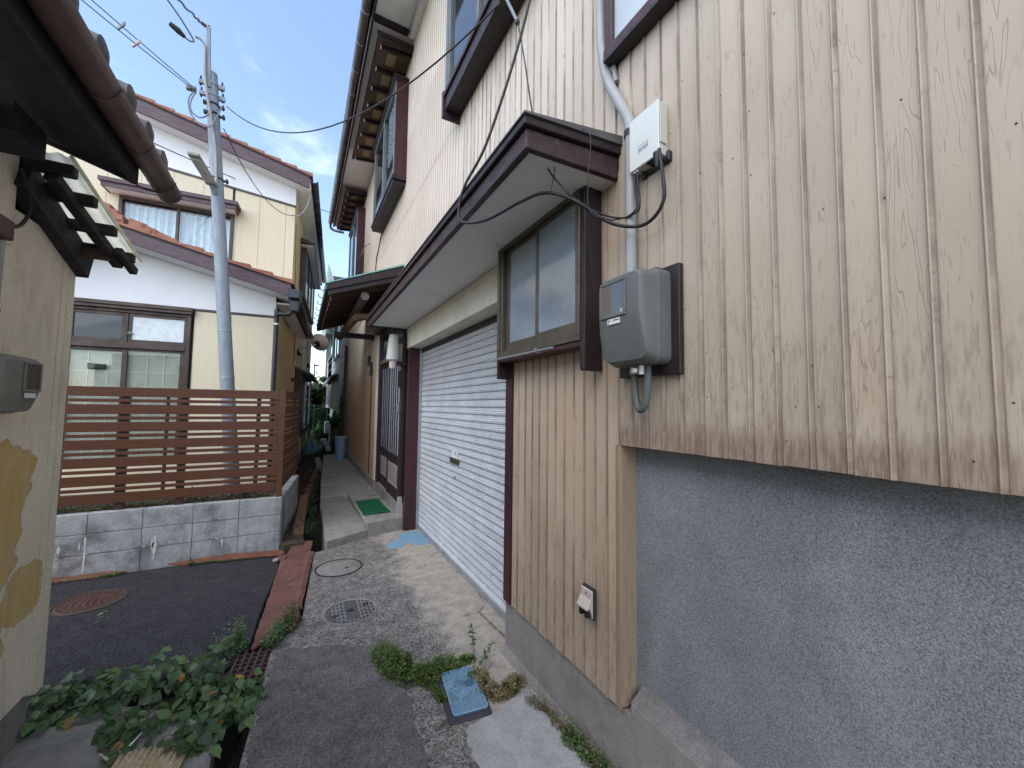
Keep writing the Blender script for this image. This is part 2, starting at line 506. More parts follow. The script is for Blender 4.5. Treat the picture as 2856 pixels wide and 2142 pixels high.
def drive():
    g = G('driveway_concrete')
    p = g.pos(); q = g.sep(p)
    a = g.noise(p, 2.2, 8, 0.7, 0.4)
    b = g.noise(p, 10, 6, 0.65)
    v = g.n('ShaderNodeTexVoronoi'); v.inputs['Scale'].default_value = 105; g.put(v.inputs['Vector'], p)
    cell = g.sep(v.outputs['Color'])[0]
    f = g.noise(p, 150, 3, 0.6)
    dark = g.mix(g.mr(b, 0.35, 0.65), (0.21,0.20,0.185), (0.12,0.115,0.108))
    pale = g.mix(g.mr(b, 0.35, 0.65), (0.42,0.385,0.325), (0.32,0.29,0.245))
    # trowelled skim along the shutter and the wall, worn to bare aggregate elsewhere
    t = g.ma('ADD', q[0], g.ma('MULTIPLY', g.ma('SUBTRACT', a, 0.5), 1.1))
    skim = g.mr(t, 0.80, 1.12)
    c = g.mix(skim, dark, pale)
    pat = g.mr(g.noise(p, 1.3, 6, 0.7), 0.55, 0.72)
    c = g.mix(g.ma('MULTIPLY', pat, g.mr(skim, 0, 1, 0.45, 0.1)), c, (0.34,0.31,0.265))
    agg = g.mr(skim, 0, 1, 1.0, 0.22)
    bright = g.mr(cell, 0.0, 1.0, 0.45, 1.75, False)
    mulv = g.ma('ADD', g.ma('MULTIPLY', g.ma('SUBTRACT', bright, 1.0), agg), 1.0)
    c = g.mul(c, mulv)
    c = g.mul(c, g.mr(f, 0.3, 0.7, 0.8, 1.2, False))
    # cracks
    ck = g.vor(g.map(g.comb(q[0], q[1], 0.0), (1,1,1), (0.3,0.15,0)), 1.15, 'Distance', 'DISTANCE_TO_EDGE')
    ckn = g.ma('ADD', ck, g.ma('MULTIPLY', g.ma('SUBTRACT', g.noise(p, 14, 4), 0.5), 0.03))
    crack = g.ma('MULTIPLY', g.mr(g.ma('ABSOLUTE', ckn), 0.0, 0.006, 1, 0), g.mr(g.noise(p, 1.7, 2), 0.5, 0.56))
    c = g.mix(g.ma('MULTIPLY', crack, 0.7), c, (0.05,0.048,0.042))
    h = g.ma('ADD', g.ma('MULTIPLY', g.ma('MULTIPLY', v.outputs['Distance'], -1.0), agg), g.ma('ADD', f, g.ma('MULTIPLY', b, 1.5)))
    h = g.ma('SUBTRACT', h, g.ma('MULTIPLY', crack, 2.0))
    return g.out(c, 0.87, g.bump(h, 0.6, 0.006), 0, 0.25)
M['drive'] = drive()
M['rust'] = weathered('rusty_plate', (0.155,0.070,0.052), (0.105,0.050,0.040), 5, 0.8, 0.5, 28, 0.006, dirt=(0.20,0.14,0.115), dscale=6, dlo=0.55, dhi=0.8)
M['rust2'] = weathered('orange_rusty_plate', (0.20,0.075,0.042), (0.13,0.05,0.032), 7, 0.85, 0.5, 30, 0.006, dirt=(0.06,0.04,0.035), dscale=5)
M['iron'] = weathered('cast_iron', (0.105,0.105,0.105), (0.075,0.074,0.075), 8, 0.65, 0.4, 60, 0.003, metal=0.2, dirt=(0.16,0.15,0.135), dscale=4)
M['iron_rust'] = weathered('rusty_cast_iron', (0.085,0.055,0.047), (0.06,0.042,0.038), 8, 0.8, 0.4, 60, 0.003, dirt=(0.11,0.085,0.07), dscale=4)
M['black'] = weathered('black_rubber', (0.018,0.018,0.02), (0.013,0.013,0.015), 20, 0.5, 0, metal=0)
M['dark_iron'] = weathered('dark_iron', (0.03,0.028,0.03), (0.02,0.02,0.022), 10, 0.6, 0.2, 60, 0.002)
M['bluegrey_wire'] = weathered('grey_blue_cable', (0.20,0.24,0.28), (0.16,0.19,0.22), 20, 0.5, 0)
M['pvc'] = weathered('grey_conduit', (0.34,0.35,0.35), (0.28,0.29,0.29), 7, 0.5, 0.06, 60, 0.001, (3,3,0.7), (0.30,0.30,0.29), 5, dlo=0.56, dhi=0.8)
M['meter'] = weathered('grey_green_meter_plastic', (0.128,0.142,0.134), (0.105,0.118,0.112), 4, 0.5, 0.12, 130, 0.0008, dirt=(0.19,0.20,0.19), dscale=6, dlo=0.6, dhi=0.85)
M['meter_old'] = weathered('olive_meter_plastic', (0.20,0.20,0.165), (0.165,0.165,0.135), 4, 0.5, 0.12, 130, 0.0008)
M['meter_dark'] = weathered('worn_meter_front', (0.095,0.10,0.102), (0.075,0.08,0.082), 4, 0.55, 0.12, 130, 0.0008, dirt=(0.15,0.155,0.155), dscale=9, dlo=0.6, dhi=0.8)
M['tel_box'] = weathered('offwhite_box_plastic', (0.66,0.70,0.66), (0.60,0.64,0.60), 3, 0.45, 0.03, 100, 0.0005)
M['tel_side'] = weathered('offwhite_box_side', (0.55,0.54,0.46), (0.50,0.49,0.42), 3, 0.5, 0.03, 100, 0.0005)
M['white'] = weathered('white_plastic', (0.75,0.76,0.75), (0.68,0.69,0.68), 5, 0.5, 0.03, 100, 0.0005)
M['beige_plastic'] = weathered('beige_plastic', (0.50,0.45,0.40), (0.44,0.39,0.34), 5, 0.5, 0.03, 100, 0.0005)
M['navy'] = G('navy_print').out((0.03,0.035,0.20), 0.5)
M['ink'] = G('black_print').out((0.03,0.03,0.035), 0.6)
def shutter_mat():
    g = G('painted_shutter_slat')
    o = g.sep(g.obj()); p = g.pos(); q = g.sep(p); r = g.rand()
    b = g.noise(p, 3, 5, 0.65)
    c = g.mix(g.mr(b, 0.35, 0.65), (0.64,0.685,0.73), (0.56,0.605,0.65))
    n = g.noise(g.comb(g.ma('MULTIPLY', q[1], 55.0), g.ma('MULTIPLY', o[2], 260.0), g.ma('MULTIPLY', r, 60.0)), 1.0, 5, 0.72)
    n2 = g.noise(g.comb(g.ma('MULTIPLY', q[1], 6.0), q[0], g.ma('MULTIPLY', r, 30.0)), 1.0, 4)
    ridge = g.ma('MAXIMUM', g.mr(g.ma('ABSOLUTE', g.ma('SUBTRACT', o[2], 0.022)), 0.0, 0.005, 1, 0), g.mr(g.ma('ABSOLUTE', g.ma('SUBTRACT', o[2], 0.041)), 0.0, 0.005, 1, 0))
    ridge = g.ma('MAXIMUM', ridge, g.mr(o[2], 0.054, 0.062, 0, 1))
    wear = g.mr(g.ma('ADD', n, g.ma('MULTIPLY', n2, 0.18)), 0.575, 0.635)
    c = g.mix(g.ma('MULTIPLY', g.ma('MULTIPLY', wear, ridge), 0.85), c, (0.17,0.145,0.115))
    groove = g.ma('MAXIMUM', g.mr(o[2], 0.0, 0.007, 1, 0), g.mr(o[2], 0.064, 0.070, 0, 1))
    gn = g.noise(g.comb(g.ma('MULTIPLY', q[1], 9.0), 0.0, g.ma('MULTIPLY', r, 40.0)), 1.0, 5, 0.7)
    c = g.mix(g.ma('MULTIPLY', groove, g.mr(gn, 0.3, 0.65, 0.62, 1.0)), c, (0.14,0.115,0.09))
    c = g.mul(c, g.mr(r, 0, 1, 0.90, 1.05, False))
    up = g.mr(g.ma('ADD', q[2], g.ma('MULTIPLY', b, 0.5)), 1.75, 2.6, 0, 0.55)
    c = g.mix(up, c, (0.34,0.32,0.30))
    return g.out(c, 0.5, g.bump(n, 0.15, 0.001), 0.1, 0.4)
M['shutter'] = shutter_mat()
M['galv'] = weathered('galvanised_steel', (0.40,0.43,0.46), (0.32,0.35,0.38), 9, 0.45, 0.06, 60, 0.001, metal=0.55, dirt=(0.24,0.26,0.28), dscale=6)
M['pole'] = weathered('grey_painted_pole', (0.27,0.31,0.36), (0.22,0.26,0.305), 7, 0.55, 0.08, 60, 0.001, (3,3,0.8), (0.17,0.19,0.21), 5, metal=0.0, dlo=0.55, dhi=0.8)
M['gutter'] = weathered('brown_pvc_gutter', (0.095,0.066,0.062), (0.07,0.05,0.048), 4, 0.32, 0.03, 60, 0.001, dirt=(0.15,0.115,0.105), dscale=3)
M['gutter_dk'] = weathered('black_pvc_gutter', (0.035,0.034,0.042), (0.026,0.026,0.032), 4, 0.3, 0.03, 60, 0.001)
M['eave_dark'] = weathered('old_dark_eave', (0.034,0.028,0.028), (0.022,0.019,0.020), 5, 0.75, 0.3, 40, 0.003, (1,5,5))
M['eave_gutter'] = weathered('faded_brown_gutter', (0.115,0.070,0.062), (0.080,0.052,0.048), 3, 0.5, 0.06, 60, 0.001, dirt=(0.14,0.10,0.09), dscale=2)
M['tile_grey'] = weathered('grey_clay_tile', (0.062,0.068,0.072), (0.042,0.047,0.05), 12, 0.55, 0.3, 60, 0.003, dirt=(0.15,0.15,0.10), dscale=10)
M['tile_red'] = weathered('orange_clay_tile', (0.33,0.135,0.085), (0.26,0.10,0.065), 8, 0.6, 0.2, 50, 0.003, dirt=(0.14,0.075,0.055), dscale=5, dlo=0.55, dhi=0.8)
M['brown_roof'] = weathered('brown_roof_sheet', (0.14,0.085,0.065), (0.10,0.06,0.048), 6, 0.5, 0.1, 40, 0.002)
M['cream_wall'] = weathered('cream_siding_board', (0.70,0.64,0.475), (0.66,0.60,0.445), 1.5, 0.75, 0.25, 1.0, 0.003, (60,60,1.0), (0.50,0.43,0.30), 0.7, dlo=0.6, dhi=0.9)
M['warm_lit_wall'] = weathered('warm_lit_siding_board', (0.78,0.63,0.39), (0.72,0.57,0.34), 1.5, 0.75, 0.2, 1.0, 0.003, (60,60,1.0), (0.40,0.32,0.2), 0.7, dlo=0.6, dhi=0.9)  # cream siding with the warm glow of the alley end put into its colour
M['white_wall'] = weathered('white_plaster', (0.80,0.82,0.84), (0.77,0.79,0.81), 2, 0.85, 0.12, 120, 0.001)
M['barge'] = weathered('purple_brown_bargeboard', (0.105,0.070,0.082), (0.075,0.050,0.060), 6, 0.55, 0.2, 30, 0.002, (1,1,6), (0.15,0.11,0.12), 3)
M['fence'] = weathered('brown_slat', (0.112,0.045,0.023), (0.090,0.035,0.018), 5, 0.5, 0.15, 30, 0.0015, (0.7,6,9), (0.10,0.045,0.03), 4, dlo=0.6, dhi=0.9)
M['post_dark'] = weathered('dark_bronze_post', (0.075,0.042,0.032), (0.06,0.034,0.027), 5, 0.45, 0.05, 50, 0.001)
M['copper_green'] = weathered('green_copper_sheet', (0.20,0.40,0.35), (0.15,0.31,0.28), 4, 0.55, 0.1, 40, 0.002, dirt=(0.10,0.16,0.15), dscale=4)
M['grey_sheet'] = weathered('grey_roof_sheet', (0.11,0.105,0.11), (0.08,0.077,0.08), 5, 0.5, 0.1, 40, 0.002)
M['log'] = weathered('round_log', (0.20,0.115,0.065), (0.14,0.08,0.045), 5, 0.6, 0.2, 30, 0.002, (0.6,5,5))
M['log_end'] = weathered('weathered_log_end', (0.16,0.15,0.145), (0.11,0.10,0.10), 25, 0.8, 0.2, 60, 0.002)
M['raft_tip'] = weathered('white_rafter_tip', (0.74,0.73,0.70), (0.66,0.65,0.62), 20, 0.6, 0)
M['under_wood'] = weathered('underside_boards', (0.115,0.070,0.045), (0.075,0.048,0.033), 5, 0.7, 0.2, 40, 0.002, (1,6,6))
M['ply'] = weathered('pale_ply', (0.30,0.20,0.12), (0.23,0.15,0.09), 5, 0.7, 0.1, 40, 0.002)
M['mat_green'] = None
def matgreen():
    g = G('green_artificial_turf')
    p = g.pos()
    n = g.noise(p, 260, 3, 0.7); s_ = g.noise(g.map(p, (40,3,1)), 1, 3)
    c = g.mix(g.mr(n, 0.3, 0.7), (0.012,0.20,0.075), (0.022,0.30,0.12))
    c = g.mul(c, g.mr(s_, 0.3, 0.7, 0.8, 1.15, False))
    return g.out(c, 0.9, g.bump(n, 0.8, 0.006), 0, 0.2)
M['mat_green'] = matgreen()
M['blue_plastic'] = weathered('faded_blue_plastic', (0.235,0.40,0.53), (0.19,0.335,0.46), 7, 0.6, 0.15, 90, 0.001, dirt=(0.27,0.36,0.42), dscale=8, dlo=0.52, dhi=0.78)
M['blue_dirty'] = weathered('dirt_filled_blue_recess', (0.12,0.22,0.30), (0.085,0.165,0.23), 9, 0.75, 0.15, 90, 0.001, dirt=(0.15,0.18,0.18), dscale=10)
M['iron_dark'] = weathered('dirt_filled_iron', (0.095,0.094,0.09), (0.07,0.069,0.066), 8, 0.8, 0.3, 60, 0.003)
M['iron_rim'] = weathered('worn_iron', (0.34,0.34,0.33), (0.26,0.26,0.255), 8, 0.55, 0.3, 60, 0.003, metal=0.2)
M['lime'] = weathered('lime_crust', (0.62,0.64,0.66), (0.50,0.52,0.53), 20, 0.9, 0.3, 90, 0.003)
M['blue_lens'] = weathered('dark_blue_inspection_cap', (0.06,0.15,0.22), (0.045,0.11,0.17), 20, 0.35, 0.2, 90, 0.001)
M['lid_frame'] = weathered('dark_lid_frame', (0.05,0.052,0.062), (0.038,0.04,0.048), 10, 0.7, 0.15, 80, 0.001)
M['bucket'] = weathered('blue_bucket', (0.22,0.36,0.48), (0.19,0.31,0.42), 6, 0.5, 0.03, 60, 0.001)
M['tarp'] = weathered('teal_sheet', (0.14,0.33,0.34), (0.10,0.26,0.28), 6, 0.6, 0.1, 60, 0.002)
M['blue_paint'] = weathered('blue_floor_paint', (0.16,0.31,0.44), (0.20,0.335,0.44), 8, 0.75, 0.2, 120, 0.002, dirt=(0.27,0.33,0.36), dscale=12, dlo=0.58, dhi=0.75)
M['poly'] = None
def poly():
    g = G('yellowed_polycarbonate')
    p = g.pos()
    n = g.noise(p, 18, 5)
    c = g.mix(g.mr(n, 0.35, 0.7), (0.72,0.72,0.60), (0.60,0.60,0.47))
    t = g.n('ShaderNodeBsdfTranslucent'); g.put(t.inputs[0], c)
    d = g.n('ShaderNodeBsdfDiffuse'); g.put(d.inputs[0], c)
    x = g.n('ShaderNodeMixShader'); x.inputs[0].default_value = 0.7
    g.t.links.new(d.outputs[0], x.inputs[1]); g.t.links.new(t.outputs[0], x.inputs[2])
    g.t.links.new(x.outputs[0], g.t.nodes['Material Output'].inputs[0])
    return g.m
M['poly'] = poly()
def corr_old():
    g = G('broken_fibreglass_sheet')
    p = g.pos()
    n = g.noise(g.map(p, (1,1,1)), 60, 6, 0.7); b = g.noise(p, 12, 5)
    c = g.mix(g.mr(b, 0.35, 0.65), (0.50,0.40,0.26), (0.38,0.27,0.15))
    c = g.mix(g.mr(n, 0.52, 0.62, 0, 0.7), c, (0.62,0.56,0.44))
    c = g.mix(g.mr(n, 0.42, 0.34, 0, 0.6), c, (0.14,0.09,0.045))
    return g.out(c, 0.8, g.bump(n, 0.5, 0.003))
M['corr_old'] = corr_old()
def glass(name, tint=(0.9,0.95,0.97), clear=0.75, rough=0.02):
    g = G(name)
    tr = g.n('ShaderNodeBsdfTransparent'); g.put(tr.inputs[0], tint)
    gl = g.n('ShaderNodeBsdfGlossy'); gl.inputs['Roughness'].default_value = rough
    fr = g.n('ShaderNodeLayerWeight'); fr.inputs[0].default_value = 0.5
    f = g.ma('ADD', g.ma('MULTIPLY', g.ma('POWER', fr.outputs['Facing'], 4.0), 0.9), 0.05)
    x = g.n('ShaderNodeMixShader'); g.put(x.inputs[0], f)
    g.t.links.new(tr.outputs[0], x.inputs[1]); g.t.links.new(gl.outputs[0], x.inputs[2])
    g.t.links.new(x.outputs[0], g.t.nodes['Material Output'].inputs[0])
    return g.m
M['glass'] = glass('window_glass')
M['glass_dark'] = G('dark_window_glass').out((0.03,0.035,0.042), 0.03, None, 0, 0.5)
def frosted():
    g = G('frosted_figured_glass')
    p = g.pos(); q = g.sep(p)
    v = g.n('ShaderNodeTexVoronoi', voronoi_dimensions='2D'); v.inputs['Scale'].default_value = 9.0; g.put(v.inputs['Vector'], g.comb(q[1], q[2], 0.0))
    v.inputs['Randomness'].default_value = 0.85
    loc = g.n('ShaderNodeVectorMath', operation='SUBTRACT')
    sc = g.n('ShaderNodeVectorMath', operation='SCALE'); g.put(sc.inputs[0], g.comb(q[1], q[2], 0.0)); sc.inputs[3].default_value = 9.0
    loc2 = g.n('ShaderNodeVectorMath', operation='SCALE'); g.t.links.new(v.outputs['Position'], loc2.inputs[0]); loc2.inputs[3].default_value = 9.0
    g.t.links.new(sc.outputs[0], loc.inputs[0]); g.t.links.new(loc2.outputs[0], loc.inputs[1])
    l = g.sep(loc.outputs[0])
    ang = g.ma('ARCTAN2', l[0], l[1])
    star = g.ma('ABSOLUTE', g.ma('SINE', g.ma('MULTIPLY', ang, 3.0)))
    d = v.outputs['Distance']
    m = g.ma('MULTIPLY', g.mr(star, 0.0, 0.35, 1, 0), g.mr(d, 0.10, 0.27, 1, 0))
    fine = g.noise(p, 240, 2); hz = g.noise(p, 3.0, 4)
    c = g.mix(g.mr(hz, 0.3, 0.7), (0.24,0.285,0.315), (0.17,0.215,0.245))
    c = g.mix(g.ma('MULTIPLY', m, 0.75), c, (0.47,0.52,0.55))
    h = g.ma('ADD', g.ma('MULTIPLY', m, 1.0), g.ma('MULTIPLY', fine, 0.10))
    return g.out(c, 0.10, g.bump(h, 0.3, 0.004), 0, 1.0)
M['frosted'] = frosted()
M['ribbed'] = weathered('ribbed_frosted_glass', (0.42,0.48,0.52), (0.34,0.40,0.44), 3, 0.25, 0.1, 200, 0.001, spec=0.6)
M['curtain'] = weathered('white_lace_curtain', (0.74,0.80,0.82), (0.62,0.69,0.72), 14, 0.9, 0.1, 60, 0.001)
M['paper'] = weathered('yellowed_paper_screen', (0.58,0.52,0.40), (0.50,0.445,0.335), 6, 0.9, 0.1, 40, 0.002, dirt=(0.42,0.37,0.27), dscale=7)
M['paper_line'] = weathered('pale_screen_bar', (0.72,0.68,0.57), (0.66,0.62,0.52), 6, 0.9, 0)
M['black_void'] = weathered('dark_interior', (0.02,0.021,0.025), (0.014,0.015,0.018), 4, 0.7, 0)
M['meter_glass'] = G('meter_window_glass').out((0.055,0.052,0.045), 0.03, None, 0, 1.0)
def lantern_glass():
    g = G('diamond_cut_lamp_glass')
    o = g.sep(g.obj())
    ang = g.ma('ARCTAN2', o[0], o[1])
    a = g.ma('ABSOLUTE', g.ma('SINE', g.ma('ADD', g.ma('MULTIPLY', ang, 9.0), g.ma('MULTIPLY', o[2], 95.0))))
    b = g.ma('ABSOLUTE', g.ma('SINE', g.ma('SUBTRACT', g.ma('MULTIPLY', ang, 9.0), g.ma('MULTIPLY', o[2], 95.0))))
    h = g.ma('MINIMUM', a, b)
    c = g.mix(g.mr(h, 0.05, 0.5), (0.34,0.34,0.31), (0.68,0.68,0.63))
    return g.out(c, 0.25, g.bump(h, 0.6, 0.006), 0, 0.6)
M['lantern'] = lantern_glass()
M['carved'] = None
def carved():
    g = G('carved_relief_panel')
    p = g.sep(g.pos())
    v = g.comb(0.0, p[1], p[2])
    n = g.noise(v, 30, 3, 0.6, 2.2)
    w = g.ma('ABSOLUTE', g.ma('SINE', g.ma('MULTIPLY', n, 26.0)))
    c = g.mix(g.mr(w, 0.25, 0.7), (0.035,0.034,0.032), (0.40,0.385,0.345))
    return g.out(c, 0.5, g.bump(w, 0.8, 0.008), 0.2)
M['carved'] = carved()
M['silver_panel'] = weathered('silver_door_panel', (0.40,0.385,0.34), (0.33,0.315,0.28), 9, 0.5, 0.1, 60, 0.001, metal=0.2)
def leafmat(name, c1, c2, c3, tr=0.35):
    g = G(name)
    r = g.rand(); p = g.pos()
    n = g.noise(p, 9, 3); n2 = g.noise(p, 45, 2)
    c = g.mix(g.mr(n, 0.35, 0.65), c1, c2)
    c = g.mix(g.mr(n2, 0.55, 0.7, 0, 0.7), c, c3)
    c = g.mul(c, g.mr(r, 0, 1, 0.7, 1.3, False))
    bs = g.b
    g.put(bs.inputs['Base Color'], c); bs.inputs['Roughness'].default_value = 0.45
    t = g.n('ShaderNodeBsdfTranslucent'); g.put(t.inputs[0], c)
    x = g.n('ShaderNodeMixShader'); x.inputs[0].default_value = tr
    g.t.links.new(bs.outputs[0], x.inputs[1]); g.t.links.new(t.outputs[0], x.inputs[2])
    g.t.links.new(x.outputs[0], g.t.nodes['Material Output'].inputs[0])
    return g.m
M['vine'] = leafmat('vine_leaf', (0.085,0.165,0.058), (0.125,0.215,0.075), (0.22,0.285,0.11))
M['vine_dark'] = leafmat('vine_leaf_dark', (0.055,0.118,0.048), (0.075,0.15,0.06), (0.12,0.19,0.08))
M['yellow_leaf'] = leafmat('yellow_leaf', (0.42,0.27,0.05), (0.48,0.20,0.04), (0.30,0.14,0.03))
M['cover'] = leafmat('ground_cover_leaf', (0.095,0.16,0.040), (0.135,0.205,0.055), (0.22,0.27,0.09))
M['dry'] = leafmat('dry_weed', (0.19,0.15,0.07), (0.15,0.145,0.06), (0.27,0.22,0.11), 0.2)
M['hedge'] = leafmat('hedge_leaf', (0.035,0.062,0.028), (0.05,0.085,0.034), (0.085,0.12,0.045))
M['stem'] = weathered('green_stem', (0.10,0.11,0.045), (0.08,0.075,0.04), 20, 0.7, 0)
M['bark'] = weathered('bark', (0.08,0.06,0.045), (0.05,0.04,0.03), 10, 0.9, 0.5, 30, 0.01)
M['litter'] = weathered('dead_leaf', (0.11,0.065,0.045), (0.07,0.045,0.035), 30, 0.8, 0.2, 60, 0.003)
M['grey_house'] = weathered('pale_grey_siding', (0.62,0.64,0.63), (0.54,0.56,0.56), 4, 0.7, 0.2, 25, 0.006)
M['shingle'] = weathered('brown_shingle', (0.105,0.08,0.08), (0.075,0.058,0.06), 14, 0.75, 0.3, 40, 0.003)
M['net'] = weathered('green_net', (0.05,0.15,0.09), (0.04,0.11,0.07), 6, 0.7, 0)
M['plank'] = weathered('orange_brown_plank', (0.23,0.13,0.07), (0.16,0.09,0.05), 6, 0.8, 0.3, 40, 0.003, (6,0.7,6), (0.09,0.07,0.05), 5)
M['brick'] = weathered('red_brick', (0.20,0.10,0.07), (0.15,0.075,0.055), 12, 0.85, 0.3, 50, 0.003, dirt=(0.10,0.085,0.07), dscale=6)
M['stone'] = weathered('grey_stone', (0.27,0.26,0.24), (0.2,0.19,0.18), 12, 0.85, 0.3, 50, 0.004)
M['dish'] = weathered('offwhite_dish', (0.60,0.53,0.42), (0.54,0.475,0.375), 6, 0.45, 0.05, 50, 0.001)
M['lamp_grey'] = weathered('grey_lamp_housing', (0.30,0.31,0.29), (0.24,0.25,0.24), 6, 0.5, 0.05, 50, 0.001)
M['lamp_glass'] = weathered('milky_lamp_cover', (0.55,0.56,0.52), (0.47,0.48,0.45), 9, 0.35, 0.05, 50, 0.001)
M['green_eave'] = weathered('pale_green_eave', (0.36,0.46,0.42), (0.31,0.40,0.37), 6, 0.6, 0.05, 50, 0.001)
# ================================================================ ground
rg = random.Random(3)
struct('terrain', MB().box(-900, 900, -900, 900, -1.2, -0.42), M['soil'])
# street behind the camera and the yards round about, so that the light bounces off real ground
struct('road', MB().box(-40, 40, -30, -3.0, -0.42, -0.01), M['conc'])
# concrete forecourt of the garage; its left edge follows the open drain
left_edge = [(-0.30,-2.99),(-0.24,0.9),(-0.19,1.9),(-0.178,2.25),(-0.14,2.7),(-0.105,3.14),(-0.03,3.30),(0.02,3.41),(0.075,3.46),(0.14,4.2),(0.205,4.96),(0.32,4.99)]
drv = left_edge + [(0.80,5.26),(1.55,5.40),(1.55,2.43),(1.30,2.42),(1.30,-2.99)]
struct('driveway', MB().prism(drv, 'z', -0.42, 0.0), M['drive'], bevel=0.006)
pts = jag([(-0.085,3.13),(0.25,3.02),(0.52,2.84),(0.60,2.55),(0.615,2.30),(0.585,2.05),(0.57,1.80),(0.60,1.2),(0.6,-1.0),(-0.24,-1.0),(-0.215,0.9),(-0.165,1.9),(-0.155,2.25),(-0.12,2.7)], 0.03, 0.017, rg)
struct('asphalt_patch', MB().prism(pts, 'z', -0.05, 0.006), M['asphalt_patch'])
pts = jag([(0.80,1.93),(0.93,1.945),(1.08,1.99),(1.22,2.06),(1.283,2.02),(1.283,-1.0),(0.70,-1.0),(0.74,1.2),(0.765,1.66),(0.785,1.78)], 0.028, 0.016, rg)
struct('cement_patch', MB().prism(pts, 'z', -0.05, 0.008), M['conc_light'])
pts = jag([(1.40,5.23),(1.15,5.17),(1.20,5.05),(0.95,4.82),(0.99,4.66),(1.12,4.69),(1.17,4.80),(1.26,4.78),(1.33,4.66),(1.43,4.68),(1.445,4.95)], 0.028, 0.02, rg)
struct('blue_paint', MB().prism(pts, 'z', -0.02, 0.004), M['blue_paint'])
# asphalt lane in front of the block wall
asp = [(-6.0,3.02),(-0.55,3.02),(-0.33,3.12),(-0.24,3.25),(-0.20,3.9),(-0.125,4.68),(-0.13,5.02),(-0.6,5.17),(-1.1,5.21),(-1.7,5.22),(-6.0,5.25)]
struct('asphalt_lane', MB().prism(asp, 'z', -0.42, -0.012), M['asphalt'], bevel=0.01)
# gutter strip between lane and block wall
struct('gutter_strip', MB().prism([(-6,5.25),(-1.7,5.22),(-1.1,5.21),(-0.6,5.17),(-0.13,5.02),(-0.06,5.45),(-6,5.45)], 'z', -0.42, -0.075), M['soil'])
# slab bottom left, with one worn corner
slab = [(-1.75,-3.0),(-1.6,2.93),(-1.15,3.03),(-0.82,2.985),(-0.56,2.80),(-0.31,2.55),(-0.298,2.27),(-0.345,0.9),(-0.40,-3.0)]
struct('concrete_slab', MB().prism(slab, 'z', -0.42, 0.005), M['conc_step'], bevel=0.012)
# open drain: floor, and the soil the weeds root in
struct('drain_floor', MB().box(-0.5, 0.36, -3, 14.9, -0.44, -0.30), M['soil'])
struct('weed_soil', MB().prism([(-1.7,2.94),(-1.15,3.04),(-0.82,2.99),(-0.56,2.805),(-0.315,2.555),(-0.235,2.75),(-0.225,3.2),(-0.33,3.115),(-0.55,3.015),(-1.7,3.015)], 'z', -0.42, -0.05), M['soil'])

# entrance steps and path
struct('step', MB().prism([(0.324,4.992),(0.796,5.235),(0.80,6.92),(0.335,6.92)], 'z', -0.42, 0.095), M['conc_step'], bevel=0.008)
struct('door_step', MB().prism([(0.800,5.245),(1.275,5.335),(1.215,7.2),(0.752,7.18)], 'z', -0.42, 0.178), M['conc_step'], bevel=0.012)
walk = MB()
walk.prism([(0.342,6.925),(0.752,6.935),(0.752,7.185),(1.18,7.2),(1.18,8.35),(0.405,8.35)], 'z', -0.42, 0.200)
walk.prism([(0.407,8.358),(1.18,8.358),(1.18,12.6),(0.66,12.6)], 'z', -0.42, 0.206)
struct('walkway', walk, M['conc_step'], bevel=0.01)
# strip of earth along the neighbour's wall
struct('earth_strip', MB().prism([(-0.10,5.30),(0.10,5.30),(0.10,8.0),(0.50,13.2),(0.95,20),(0.95,30),(-0.9,30),(-0.62,6.5)], 'z', -0.42, 0.02), M['soil'])
# planted yard behind the block wall
struct('yard_ground', MB().prism([(-6,5.56),(-0.27,5.56),(-0.14,7.1),(-6,7.4)], 'z', -0.42, 0.47), M['soil'])

